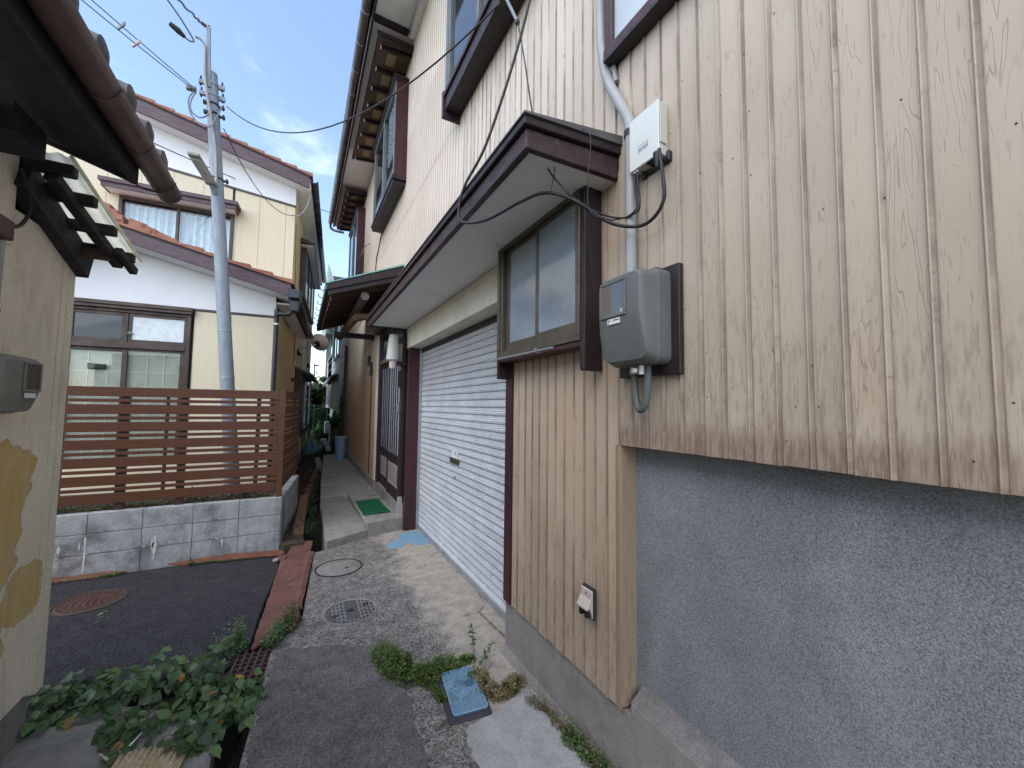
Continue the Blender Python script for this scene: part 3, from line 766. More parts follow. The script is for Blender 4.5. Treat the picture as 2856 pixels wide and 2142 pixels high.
# ---------------------------------------------------------------- covers let into the ground
def manhole(name, cx, cy, r, z, mat, label, marks, rim, base=None):
    t = Thing(name, label, 'manhole cover', (cx, cy, z), group='covers let into the ground')
    m = MB()
    m.lathe([(r*0.93,-0.03),(r*0.93,0.004),(r*0.91,0.007),(0.0005,0.007)], (cx,cy,z), 48)
    t.part('lid', m, base or mat, smooth=40)
    m = MB()
    m.lathe([(r*0.95,-0.03),(r*0.95,0.007),(r*0.965,0.009),(r,0.009),(r*1.005,0.004),(r*1.005,-0.03)], (cx,cy,z), 48)
    t.part('rim', m, rim, smooth=40)
    m = MB()
    if marks == 'grid':
        k = r*0.86; st = 0.028
        i = -k
        while i < k:
            w = math.sqrt(max(0, k*k - i*i))
            j = -w
            while j < w:
                if not (abs(i) < 0.045 and abs(j) < 0.15):
                    if (int((i+9)/st)+int((j+9)/st)) % 2: m.box(cx+i, cx+i+st*0.82, cy+j, cy+j+st*0.30, z+0.006, z+0.0115)
                    else: m.box(cx+i+st*0.25, cx+i+st*0.55, cy+j, cy+j+st*0.82, z+0.006, z+0.0115)
                j += st
            i += st
        p = t.part('tread', m, mat)
        for dx, dy in ((-0.12,-0.05),(0.0,0.0),(0.12,0.05)):
            h = MB()
            h.box(cx+dx-0.022, cx+dx+0.022, cy+dy-0.016, cy+dy+0.016, z+0.0072, z+0.0125)
            t.part('key_slot', h, M['dark_iron'])
    elif marks == 'waves':
        i = -r*0.86
        while i < r*0.86:
            w = math.sqrt(max(0, (r*0.86)**2 - i*i))
            j = -w
            while j < w-0.03:
                m.bar((cx+j, cy+i, z+0.009), (cx+j+0.026, cy+i+0.010, z+0.009), 0.007, 0.005)
                j += 0.042
            i += 0.022
        t.part('tread', m, mat)
    else:
        m.lathe([(r*0.70,0.0),(r*0.70,0.0085),(r*0.69,0.0085),(r*0.69,0.0)], (cx,cy,z), 40)
        t.part('tread', m, mat)
        h = MB().box(cx+0.05, cx+0.085, cy-0.07, cy-0.045, z+0.007, z+0.0105)
        t.part('key_slot', h, M['dark_iron'])
    return t
manhole('manhole_cover', 0.412, 4.39, 0.222, 0.0, M['conc'], 'round concrete-filled manhole cover nearest the entrance steps, with a dark metal rim', 'plain', M['dark_iron'])
manhole('manhole_cover', 0.420, 3.435, 0.198, 0.0, M['iron_rim'], 'round grey iron manhole cover with a cast grid and three key slots in the driveway', 'grid', M['iron_rim'], M['iron_dark'])
manhole('manhole_cover', -1.47, 4.60, 0.222, -0.014, M['rust'], 'round rust-brown manhole cover in the dark asphalt lane beside the tan stucco wall', 'waves', M['iron_rust'], M['iron_rust'])

# blue lid of the water meter box
lid = Thing('meter_box_lid', 'faded blue rectangular water meter lid with a diamond tread, sunk in the driveway among weeds', 'meter lid', (0.895, 2.19, 0.012), rot=R(-7.5), local=True)
hw, hl = 0.098, 0.178
def rrect(hx, hy, r, n=4):
    o = []
    for cx, cy, a0 in ((hx-r,hy-r,0),(-hx+r,hy-r,90),(-hx+r,-hy+r,180),(hx-r,-hy+r,270)):
        for k in range(n+1):
            a = R(a0 + 90*k/n); o.append((cx+r*math.cos(a), cy+r*math.sin(a)))
    return o
fr_ = lid.part('frame', MB().prism([(-hw-0.03,-hl-0.036),(hw+0.012,-hl-0.036),(hw+0.012,hl+0.012),(-hw-0.03,hl+0.012)], 'z', -0.05, -0.004), M['lid_frame'], bevel=0.003)
pl = MB().prism(rrect(hw, hl, 0.018), 'z', -0.02, 0.006)
plate = lid.part('plate', pl, M['blue_dirty'], bevel=0.002)
rm_ = MB()
ro, ri = rrect(hw, hl, 0.018), rrect(hw*0.935, hl*0.96, 0.013)
n_ = len(ro)
rm_.add([(x, y, 0.0085) for x, y in ro] + [(x, y, 0.0085) for x, y in ri] + [(x, y, -0.015) for x, y in ro] + [(x, y, 0.004) for x, y in ri], [(i, (i+1) % n_, n_+(i+1) % n_, n_+i) for i in range(n_)] + [(2*n_+i, 2*n_+(i+1) % n_, (i+1) % n_, i) for i in range(n_)] + [(n_+i, n_+(i+1) % n_, 3*n_+(i+1) % n_, 3*n_+i) for i in range(n_)])
lid.part('border', rm_, M['blue_plastic'])
m = MB()
st = 0.0245
def inlabel(x, y): # free areas: the word and the round cap
    u = (x+0.040)*0.88 + (y-0.005)*-0.47; v_ = (x+0.040)*0.47 + (y-0.005)*0.88
    if abs(u) < 0.030 and abs(v_) < 0.083: return True
    return (x-0.043)**2 + (y-0.035)**2 < 0.033**2
for s_ in (1, -1):
    k = -20
    while k <= 20:
        # lines u = x*0.62 + s*y*0.785 = k*st
        seg = []
        N = 120
        for i in range(N):
            y = -hl*0.955 + i/(N-1)*hl*1.91
            x = (k*st - s_*y*0.55)/0.835
            ok = abs(x) < hw*0.93 and not inlabel(x, y)
            if ok: seg.append((x, y))
            if (not ok or i == N-1) and seg:
                if len(seg) > 2:
                    m.bar((seg[0][0], seg[0][1], 0.0075), (seg[-1][0], seg[-1][1], 0.0075), 0.0042, 0.005)
                seg = []
        k += 1
lid.part('tread', m, M['blue_plastic'])
m = MB()
for i in range(-9, 10):
    for j in range(-14, 15):
        x, y = i*st*0.599, j*st*0.909
        if (i + j) % 2 == 0: continue
        if abs(x) < hw*0.85 and abs(y) < hl*0.90 and not inlabel(x, y):
            m.prism([(x-0.005,y),(x,y-0.0075),(x+0.005,y),(x,y+0.0075)], 'z', 0.004, 0.0085)
lid.part('tread_stud', m, M['blue_plastic'], kind='stuff')
m = MB().lathe([(0.0005,0.0065),(0.024,0.0065),(0.0245,0.0085),(0.028,0.0085),(0.0285,0.004)], (0.043,0.035,0), 24)
lid.part('inspection_cap', m, M['blue_lens'], smooth=40)
def text_mesh(body, size, ext, align='CENTER', shear=0.0):
    c = D.curves.new('lettering', 'FONT')
    c.body = body; c.size = size; c.extrude = ext; c.align_x = align; c.align_y = 'CENTER'
    c.shear = shear
    o = D.objects.new('lettering', c); COL.objects.link(o)
    dg = bpy.context.evaluated_depsgraph_get()
    me = D.meshes.new_from_object(o.evaluated_get(dg))
    D.objects.remove(o, do_unlink=True); D.curves.remove(c)
    return me
def lettering(body, size, ext, mat, parent, loc, rot, name='lettering', shear=0.0, scale=(1,1,1)):
    me = text_mesh(body, size, ext, shear=shear)
    me.materials.clear(); me.materials.append(mat)
    o = link(name, me, parent, loc)
    o.rotation_euler = rot; o.scale = scale
    return o
# raised word, read from top left to bottom right of the lid
bx = [(-0.028,-0.082),(0.028,-0.082),(0.028,0.082),(-0.028,0.082)]
ca, sa = math.cos(R(28)), math.sin(R(28))
def lr(x, y): return (x*ca - y*sa - 0.040, x*sa + y*ca + 0.005)
m = MB()
for (a, b) in zip(bx, bx[1:]+bx[:1]):
    A_, B_ = lr(*a), lr(*b)
    m.bar((*A_, 0.0075), (*B_, 0.0075), 0.0036, 0.005)
lid.part('word_frame', m, M['blue_plastic'])
for ch, d in (('量', 0.053), ('水', 0.0), ('器', -0.053)):
    lettering(ch, 0.056, 0.0022, M['blue_plastic'], lid.o, (*lr(0, d), 0.0075), (0, 0, R(28)))

# rusty plates over the drain
def plate_poly(name, pts, z0, z1, mat, label, group='rusty plates over the drain', ripple=0.004, tilt=None):
    m = MB()
    n = len(pts)
    c = (sum(p[0] for p in pts)/n, sum(p[1] for p in pts)/n)
    def zz(p): return (tilt(p) if tilt else 0)
    V = [(p[0], p[1], z0+zz(p)) for p in pts] + [(p[0], p[1], z1+zz(p)) for p in pts]
    F = [tuple(range(n-1,-1,-1)), tuple(range(n,2*n))] + [(i, (i+1)%n, n+(i+1)%n, n+i) for i in range(n)]
    m.add(V, F)
    return single(name, m, mat, label, 'drain cover', group, (c[0], c[1], z0), bevel=0.002)
t = Thing('drain_plate', 'long rust-red steel plate bridging the open drain beside the driveway', 'drain cover', (0,4.2,0), group='rusty plates over the drain')
m = MB()
nx, ny = 8, 44
P = {}
rr_ = random.Random(5)
for j in range(ny+1):
    v = j/ny
    y = 3.30 + v*1.66
    xl = -0.225 + v*0.118 + rr_.uniform(-0.004,0.004); xr = 0.045 + v*0.160 + rr_.uniform(-0.004,0.004)
    for i in range(nx+1):
        u = i/nx
        x = xl + (xr-xl)*u
        yy = y - 0.10*(1-u)*(1-v) + 0.07*u*(1-v)
        z = 0.006 + 0.010*u + 0.005*math.sin(9*v+2*u) + 0.003*math.sin(23*v+5*u) + rr_.uniform(-0.0022,0.0022) + (0.012 if i == nx-1 else 0)
        P[i, j] = len(m.v); m.v.append((x, yy, z))
for j in range(ny):
    for i in range(nx):
        m.f.append([P[i,j],P[i+1,j],P[i+1,j+1],P[i,j+1]]); m.mi.append(0)
o = t.part('plate', m, M['rust'])
s = o.modifiers.new('thick', 'SOLIDIFY'); s.thickness = 0.012; s.offset = -1
plate_poly('drain_plate', jag([(-0.085,5.00),(0.17,4.99),(0.20,5.42),(0.02,5.46)], 0.09, 0.006, rg), -0.02, -0.004, M['rust'], 'short red-brown steel plate between the long rusty plate and the corner of the block wall')
plate_poly('drain_plate', jag([(-1.13,5.275),(-1.02,5.205),(-0.12,5.05),(-0.075,5.12),(-0.12,5.20),(-0.62,5.315)], 0.08, 0.010, rg), -0.010, 0.002, M['rust2'], 'orange rusty strip plate lying along the foot of the block wall', tilt=lambda p: 0.02*(p[1]-5.1))
plate_poly('drain_plate', jag([(-2.6,5.25),(-1.48,5.195),(-1.42,5.24),(-1.55,5.33),(-2.6,5.40)], 0.08, 0.008, rg), -0.03, -0.008, M['rust2'], 'dull rusty strip plate at the foot of the block wall beside the tan stucco wall')
m = MB().box(-0.18,-0.10,5.0,5.09,-0.02,-0.006)
plate_poly('steel_scrap', [(-0.17,4.86),(-0.075,4.83),(-0.055,4.98),(-0.14,5.0)], 0.012, 0.018, M['rust'], 'small flap of rusty sheet where the two drain plates meet')
# grating
t = Thing('drain_grate', 'rusty iron grating over the drain, half hidden by vines', 'drain grate', (-0.2,3.06,0))
m = MB()
for i in range(8):
    y = 2.86 + i*0.048
    t_ = (y-2.86)/0.38
    m.bar((-0.335+0.05*t_, y, -0.02), (-0.135+0.05*t_, y-0.02, -0.02), 0.012, 0.016)
t.part('cross_bar', m, M['iron_rust'])
m = MB()
for i in range(6):
    x = -0.335 + i*0.04
    m.bar((x, 2.84, -0.016), (x+0.05, 3.24, -0.016), 0.012, 0.02)
t.part('long_bar', m, M['iron_rust'])
m = MB()
single('stone', MB().lathe([(0.005,0.0),(0.03,0.003),(0.038,0.016),(0.03,0.030),(0.01,0.036)], (-0.155,4.88,-0.01), 9), M['stone'], 'small pale stone lying at the end of the orange rusty strip', 'stone', loc=(-0.155,4.88,-0.01), smooth=60)
# ================================================================ the house on the right
XS = 1.265
H = Thing('house', 'two-storey house clad in cream wood-grain ribbed metal, with a garage shutter and dark brown trim', 'house', (XS, 0, 0))

# --- body (walls behind the cladding)
b = MB()
b.box(1.275, 4.5, -1.6, 12.3, 2.80, 7.02)
b.box(1.385, 4.5, -1.6, 1.285, -0.4, 2.80)
b.box(1.281, 4.5, 1.30, 2.30, 0.366, 2.80)
b.box(1.54, 4.5, 2.30, 5.40, -0.4, 2.80)
b.box(1.262, 4.5, 5.40, 12.2, -0.4, 2.80)
H.part('wall', b, M['farwall'])
# --- foundation
f = MB()
f.prism([(-1.6,-0.42),(-1.6,0.40),(1.27,0.40),(1.27,0.352),(2.415,0.352),(2.415,-0.42)][::-1], 'x', 1.283, 1.45)
H.part('ledge', MB().prism([(1.352,0.402),(1.352,0.455),(1.335,0.432),(1.284,0.403)], 'y', -1.6, 1.27), M['conc_ledge'])
H.part('foundation', f, M['conc_found'], bevel=0.004)
f = MB()
f.prism([(1.283,0.0),(1.283,0.05),(1.268,0.022),(1.252,0.0)], 'y', -1.6, 2.42)
H.part('foundation_fillet', f, M['conc_found'])
H.part('stucco_panel', MB().box(1.352, 1.38, -1.6, 1.30, 0.40, 1.62), M['stucco_grey'])

# --- ribbed sheets: one object per rib-to-rib strip
PITCH = 0.0835
def strip_mesh(name, h, mat, p=PITCH, hook=True):
    m = MB()
    prof = [(0.0,0.0),(-0.0006,p*0.25),(0.0004,p*0.55),(-0.0004,p-0.0165),(-0.0022,p-0.0150),(-0.0062,p-0.0135),(-0.0070,p-0.0120),(-0.0066,p-0.0105),(-0.0022,p-0.0070),(0.0012,p-0.0030),(0.0,p)]
    n = len(prof)
    V = []
    for z in (0.0, h*0.33, h*0.66, h):
        V += [(a, -c, z) for a, c in prof]
    F = []
    for k in range(3):
        F += [(k*n+i, k*n+i+1, (k+1)*n+i+1, (k+1)*n+i) for i in range(n-1)]
    m.add(V, F)
    if hook:
        V2 = [(a, -c, 0.0) for a, c in prof] + [(a+0.012, -c, 0.002) for a, c in prof]
        m.add(V2, [(i, i+1, n+i+1, n+i) for i in range(n-1)])
    return m.mesh(name, mat, 40)
sr = random.Random(11)
def strips(y0, y1, z0, z1, x, mat, name='siding_strip', step=None, jz=0.0):
    me = strip_mesh(name, z1-z0, mat)
    y = y1
    out = []
    while y > y0 + 1e-6:
        o = link(name, me, H.o, Vector((x + sr.uniform(-0.0008,0.0008), y, z0 + sr.uniform(-jz,jz))) - H.off)
        o.rotation_euler = (0, 0, 0)
        out.append(o)
        y -= PITCH
    return out
base = 0.882 + 6*PITCH + 0.0      # ribs sit where they sit on the wall
yA = 1.2995
strips(-0.55, yA, 1.487, 5.59, XS-0.006, M['siding_up'], jz=0.0012)                # near sheets, ground floor to joint
strips(yA, 3.40, 2.84, 5.59, XS, M['siding_up'])
yB = yA
while yB < 3.40: yB += PITCH
# far sheets, too narrow in the picture to pick apart: one joined part each
def far_strips(name, y0, y1, z0, z1, x, mat):
    m = MB(); p = PITCH; y = y0
    prof = [(0.0,0.0),(0.0,p-0.0165),(-0.0055,p-0.0135),(-0.0070,p-0.0105),(-0.0070,p-0.0065),(-0.0052,p-0.0035)]
    pts = []
    while y < y1:
        pts += [(x+a, y+c) for a, c in prof]; y += p
    pts.append((x, y))
    m.strip(pts, 'z', z0, z1)
    return H.part(name, m, mat, kind='stuff')
far_strips('siding_sheet', 3.40, 9.2, 2.84, 4.47, XS, M['siding_far'])
far_strips('siding_sheet', 3.40, 9.2, 4.465, 5.59, XS-0.003, M['siding_far'])
far_strips('siding_sheet', 3.40-48*PITCH, 9.2, 5.585, 7.0, XS-0.004, M['siding_far'])
far_strips('siding_sheet', 3.40+69*PITCH, 12.25, 2.6, 7.0, XS-0.002, M['siding_far'])
strips(1.315, 2.305, 0.352, 2.72, XS+0.004, M['siding_low'], jz=0.003)
# corner piece and its return beside the stucco panel
c = MB()
c.strip([(1.266,1.335),(1.261,1.325),(1.2605,1.304),(1.264,1.298),(1.354,1.298)], 'z', 0.372, 1.486)
H.part('corner_trim', c, M['siding_trim'])
H.part('edge_trim', MB().strip([(1.268,1.316),(1.262,1.312),(1.2585,1.306),(1.2585,1.300),(1.264,1.2995)], 'z', 1.487, 2.75), M['siding_up'])
nl = MB()
for i in range(16):
    for k in range(3):
        y = 1.20 - i*PITCH + sr.choice((0.006, 0.018, -0.02)); z = sr.uniform(1.52, 3.4)
        nl.lathe([(0.0005,-0.002),(0.0019,-0.001),(0.0022,0.0)], (XS-0.0075, y, z), 6, Matrix.Rotation(R(90), 3, 'Y'))
for i in range(11):
    for k in range(3):
        y = 1.36 + i*PITCH + sr.choice((0.0, 0.012)); z = sr.uniform(0.4, 1.75)
        nl.lathe([(0.0005,-0.002),(0.0017,-0.001),(0.002,0.0)], (XS-0.0015, y, z), 6, Matrix.Rotation(R(90), 3, 'Y'))
H.part('nail_heads', nl, M['dark_iron'], kind='stuff')

# --- far ground-floor wall beyond the entrance
fw = MB()
fw.box(1.196, 1.26, 7.36, 12.15, 0.345, 2.303)
H.part('wall_board', fw, M['farwall'])
fw = MB(); fw.box(1.191, 1.26, 7.36, 12.15, 2.30, 3.55)
H.part('wall_board', fw, M['farwall'])
H.part('corner_board', MB().box(1.185, 1.27, 7.20, 7.355, 0.33, 3.5), M['cream_trim'])
H.part('base_course', MB().box(1.176, 1.27, 7.18, 12.2, -0.1, 0.343), M['conc_found'], bevel=0.004)
H.part('downpipe', MB().tube([(1.12,12.26,0.15),(1.12,12.26,3.4)], 0.035, 8), M['red_wood'], smooth=50)
H.part('downpipe', MB().tube([(1.17,12.33,0.15),(1.17,12.33,3.4)], 0.03, 8), M['gutter'], smooth=50)
sw = MB().box(1.15, 1.19, 8.02, 8.20, 2.44, 2.63); sw.box(1.15, 1.19, 7.74, 7.86, 2.22, 2.47)
H.part('switch_box', sw, M['dark_wood'], kind='stuff')
H.part('wall_wire', MB().tube([(1.18,7.8,2.22),(1.182,7.81,1.2),(1.18,7.80,0.36)], 0.008, 6), M['dark_wood'])

# --- garage opening: posts, header, shutter
H.part('door_post', MB().box(1.255, 1.52, 2.312, 2.400, 0.353, 2.70), M['red_wood'], bevel=0.003)
H.part('door_post', MB().box(1.272, 1.425, 5.272, 5.395, -0.02, 2.44), M['red_wood'], bevel=0.004)
H.part('shutter_track', MB().box(1.425, 1.475, 5.268, 5.30, 0.0, 2.44), M['galv'], bevel=0.002)
h = MB(); h.box(1.272, 1.50, 2.38, 5.42, 2.44, 2.698); h.box(1.262, 1.30, 2.38, 5.425, 2.665, 2.712)
H.part('lintel', h, M['cream_trim'], bevel=0.003)
H.part('lintel_shadow_strip', MB().box(1.452, 1.50, 2.40, 5.27, 2.385, 2.442), M['dark_wood'])  # dark strip standing in for the shadow below the lintel
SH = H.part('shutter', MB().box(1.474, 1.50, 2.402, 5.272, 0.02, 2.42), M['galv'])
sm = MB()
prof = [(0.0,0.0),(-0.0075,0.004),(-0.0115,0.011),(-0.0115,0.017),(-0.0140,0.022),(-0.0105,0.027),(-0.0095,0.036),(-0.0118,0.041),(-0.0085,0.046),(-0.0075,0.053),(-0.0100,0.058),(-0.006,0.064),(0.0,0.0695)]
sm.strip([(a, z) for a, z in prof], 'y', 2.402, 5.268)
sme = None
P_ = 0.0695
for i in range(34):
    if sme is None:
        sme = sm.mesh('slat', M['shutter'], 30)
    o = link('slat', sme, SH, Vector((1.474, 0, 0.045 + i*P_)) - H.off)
H.part('bottom_rail', MB().box(1.452, 1.48, 2.402, 5.268, 0.0, 0.052), M['galv'], parent=SH, bevel=0.002)
hd = MB(); hd.box(1.446, 1.466, 3.80, 4.05, 1.045, 1.10); hd.box(1.435, 1.455, 3.81, 4.04, 1.09, 1.105)
H.part('handle', hd, M['bronze'], parent=SH, bevel=0.003)
H.part('keyhole', MB().lathe([(0.016,-0.004),(0.018,0.0),(0.016,0.005),(0.0005,0.006)], (1.462,3.92,0.90), 14, Matrix.Rotation(R(-90),3,'Y')), M['iron'], parent=SH, smooth=40)
st_ = H.part('sticker', MB().box(1.458, 1.4605, 3.84, 4.01, 1.105, 1.19), M['white'], parent=SH)
lettering('YS', 0.058, 0.0004, M['ink'], H.o, Vector((1.4572, 3.915, 1.150))-H.off, (R(90), 0, R(-90)))

# --- pent roof over the garage
C = H.part('canopy', MB().box(0.79, 1.27, 1.33, 5.40, 2.722, 2.735), M['dark_wood'])
for a_, b_ in ((1.336,2.232),(2.235,3.142),(3.145,4.052),(4.055,5.40)):
    H.part('soffit', MB().box(0.796, 1.27, a_, b_, 2.7165, 2.7215), M['soffit'], parent=C)
nq = MB()
for i in range(46):
    for xx in (0.815, 1.03, 1.24):
        nq.box(xx-0.002, xx+0.002, 1.37+i*0.088, 1.374+i*0.088, 2.7155, 2.7166)
H.part('nail_heads', nq, M['galv'], parent=C, kind='stuff')
fa = MB()
fa.box(0.762, 0.795, 1.305, 5.435, 2.700, 2.782)
H.part('fascia', fa, M['fascia'], parent=C, bevel=0.003)
H.part('fascia', MB().hexa([(0.796,1.305,2.700),(1.268,1.305,2.716),(1.268,1.335,2.716),(0.796,1.335,2.700),(0.796,1.305,2.782),(1.268,1.305,2.818),(1.268,1.335,2.818),(0.796,1.335,2.782)]), M['fascia'], parent=C, bevel=0.003)
H.part('fascia', MB().hexa([(0.796,5.405,2.700),(1.268,5.405,2.716),(1.268,5.435,2.716),(0.796,5.435,2.700),(0.796,5.405,2.782),(1.268,5.405,2.818),(1.268,5.435,2.818),(0.796,5.435,2.782)]), M['fascia'], parent=C, bevel=0.003)
cp = MB()
cp.hexa([(0.742,1.285,2.7825),(1.262,1.285,2.822),(1.262,5.455,2.822),(0.742,5.455,2.7825),(0.742,1.285,2.818),(1.262,1.285,2.862),(1.262,5.455,2.862),(0.742,5.455,2.818)])
H.part('roof_edge', cp, M['dark_wood'], parent=C, bevel=0.004)
rs = MB(); rs.hexa([(0.735,1.275,2.8185),(1.262,1.275,2.8625),(1.262,5.465,2.8625),(0.735,5.465,2.8185),(0.735,1.275,2.826),(1.262,1.275,2.905),(1.262,5.465,2.905),(0.735,5.465,2.826)])
H.part('roof_sheet', rs, M['grey_sheet'], parent=C)

# --- bay window by the meter (dark boxed frame, bronze sashes, figured glass)
W = H.part('window', MB().box(1.20, 1.262, 1.455, 2.335, 1.97, 2.715), M['black_void'])
fr = MB()
fr.box(1.150, 1.19, 1.455, 2.338, 1.972, 1.995); fr.box(1.150, 1.19, 1.455, 2.338, 2.690, 2.716)
fr.box(1.150, 1.19, 1.455, 1.485, 1.9955, 2.6895); fr.box(1.150, 1.19, 2.308, 2.338, 1.9955, 2.6895)
fr.box(1.158, 1.20, 1.4855, 2.3075, 1.9955, 2.012); fr.box(1.158, 1.20, 1.4855, 1.497, 2.0125, 2.689); fr.box(1.158,1.20,2.275,2.3075,2.0125,2.689)
H.part('frame', fr, M['bronze'], parent=W, bevel=0.002)
def sash(x0, x1, ya, yb, za, zb, wb, wt, ws, mat, glass_mat, parent, wl=None):
    wl = wl or ws
    m = MB()
    m.box(x0, x1, ya, yb, za, za+wb); m.box(x0, x1, ya, yb, zb-wt, zb)
    m.box(x0, x1, ya, ya+ws, za+wb+.0005, zb-wt-.0005); m.box(x0, x1, yb-wl, yb, za+wb+.0005, zb-wt-.0005)
    s_ = H.part('sash', m, mat, parent=parent, bevel=0.0015)
    H.part('pane', MB().box((x0+x1)/2-0.002, (x0+x1)/2+0.002, ya+ws-.003, yb-wl+.003, za+wb-.003, zb-wt+.003), glass_mat, parent=parent)
sash(1.166, 1.180, 1.4975, 1.875, 2.0125, 2.689, 0.058, 0.022, 0.008, M['bronze'], M['frosted'], W, 0.028)
sash(1.184, 1.198, 1.848, 2.272, 2.0125, 2.689, 0.056, 0.022, 0.02, M['bronze'], M['frosted'], W, 0.05)
m = MB(); m.box(1.158, 1.255, 1.452, 2.34, 1.945, 1.971)
H.part('sill', m, M['red_wood'], parent=W, bevel=0.003)
m = MB(); m.box(1.156, 1.262, 1.420, 1.4515, 1.826, 2.715); m.box(1.1505, 1.156, 1.4205, 1.451, 1.83, 1.971)
H.part('side_panel', m, M['dark_wood'], parent=W, bevel=0.003)
H.part('side_panel', MB().box(1.168, 1.262, 2.3385, 2.368, 1.838, 2.715), M['dark_wood'], parent=W, bevel=0.003)
rod = MB()
rod.tube([(1.128,1.64,1.958),(1.126,2.42,1.962)], 0.006, 8)
rod.tube([(1.128,2.42,1.962),(1.128,2.47,1.961)], [0.009,0.004], 8)
for y in (1.80, 2.33):
    rod.tube([(1.155,y,1.955),(1.132,y,1.948),(1.118,y,1.956),(1.120,y,1.971),(1.132,y,1.974)], 0.0028, 6)
H.part('hanging_rod', rod, M['galv'], parent=W, smooth=50)

# --- big upstairs bay window and the corner of the next one
W = H.part('window', MB().box(1.18, 1.262, 1.98, 3.43, 4.62, 6.2), M['black_void'])
fr = MB()
fr.box(1.098, 1.14, 3.375, 3.43, 4.645, 6.2); fr.box(1.098, 1.14, 1.98, 3.3745, 4.645, 4.665)
fr.box(1.105, 1.16, 3.335, 3.3745, 4.666, 6.2); fr.box(1.105, 1.16, 2.66, 2.70, 4.666, 6.2)
H.part('frame', fr, M['grey_alu'], parent=W, bevel=0.002)
H.part('pane', MB().box(1.130, 1.134, 1.98, 3.335, 4.666, 6.2), M['glass_dark'], parent=W)
m = MB(); m.box(1.088, 1.262, 1.99, 3.435, 4.600, 4.644)
H.part('sill', m, M['fascia'], parent=W, bevel=0.003)
m = MB(); m.box(1.108, 1.262, 1.99, 3.435, 4.47, 4.5995); 
H.part('sill_board', m, M['dark_wood'], parent=W, bevel=0.003)
m = MB(); m.box(1.084, 1.262, 3.438, 3.472, 4.40, 4.66)
H.part('side_panel', m, M['dark_wood'], parent=W, bevel=0.003)
m = MB(); m.box(1.10, 1.262, 1.95, 1.985, 4.40, 6.2)
H.part('side_panel', m, M['dark_wood'], parent=W, bevel=0.003)

W = H.part('window', MB().box(1.235, 1.258, 0.15, 1.31, 3.345, 4.6), M['black_void'])
fr = MB(); fr.box(1.205, 1.258, 1.287, 1.335, 3.30, 4.6); fr.box(1.195, 1.258, 0.15, 1.335, 3.292, 3.335)
H.part('frame', fr, M['red_wood'], parent=W, bevel=0.003)
fr = MB(); fr.box(1.19, 1.262, 0.15, 1.33, 3.270, 3.2915); 
H.part('sill', fr, M['dark_wood'], parent=W, bevel=0.002)
H.part('pane', MB().box(1.222, 1.226, 0.15, 1.286, 3.336, 4.6), M['ribbed'], parent=W)

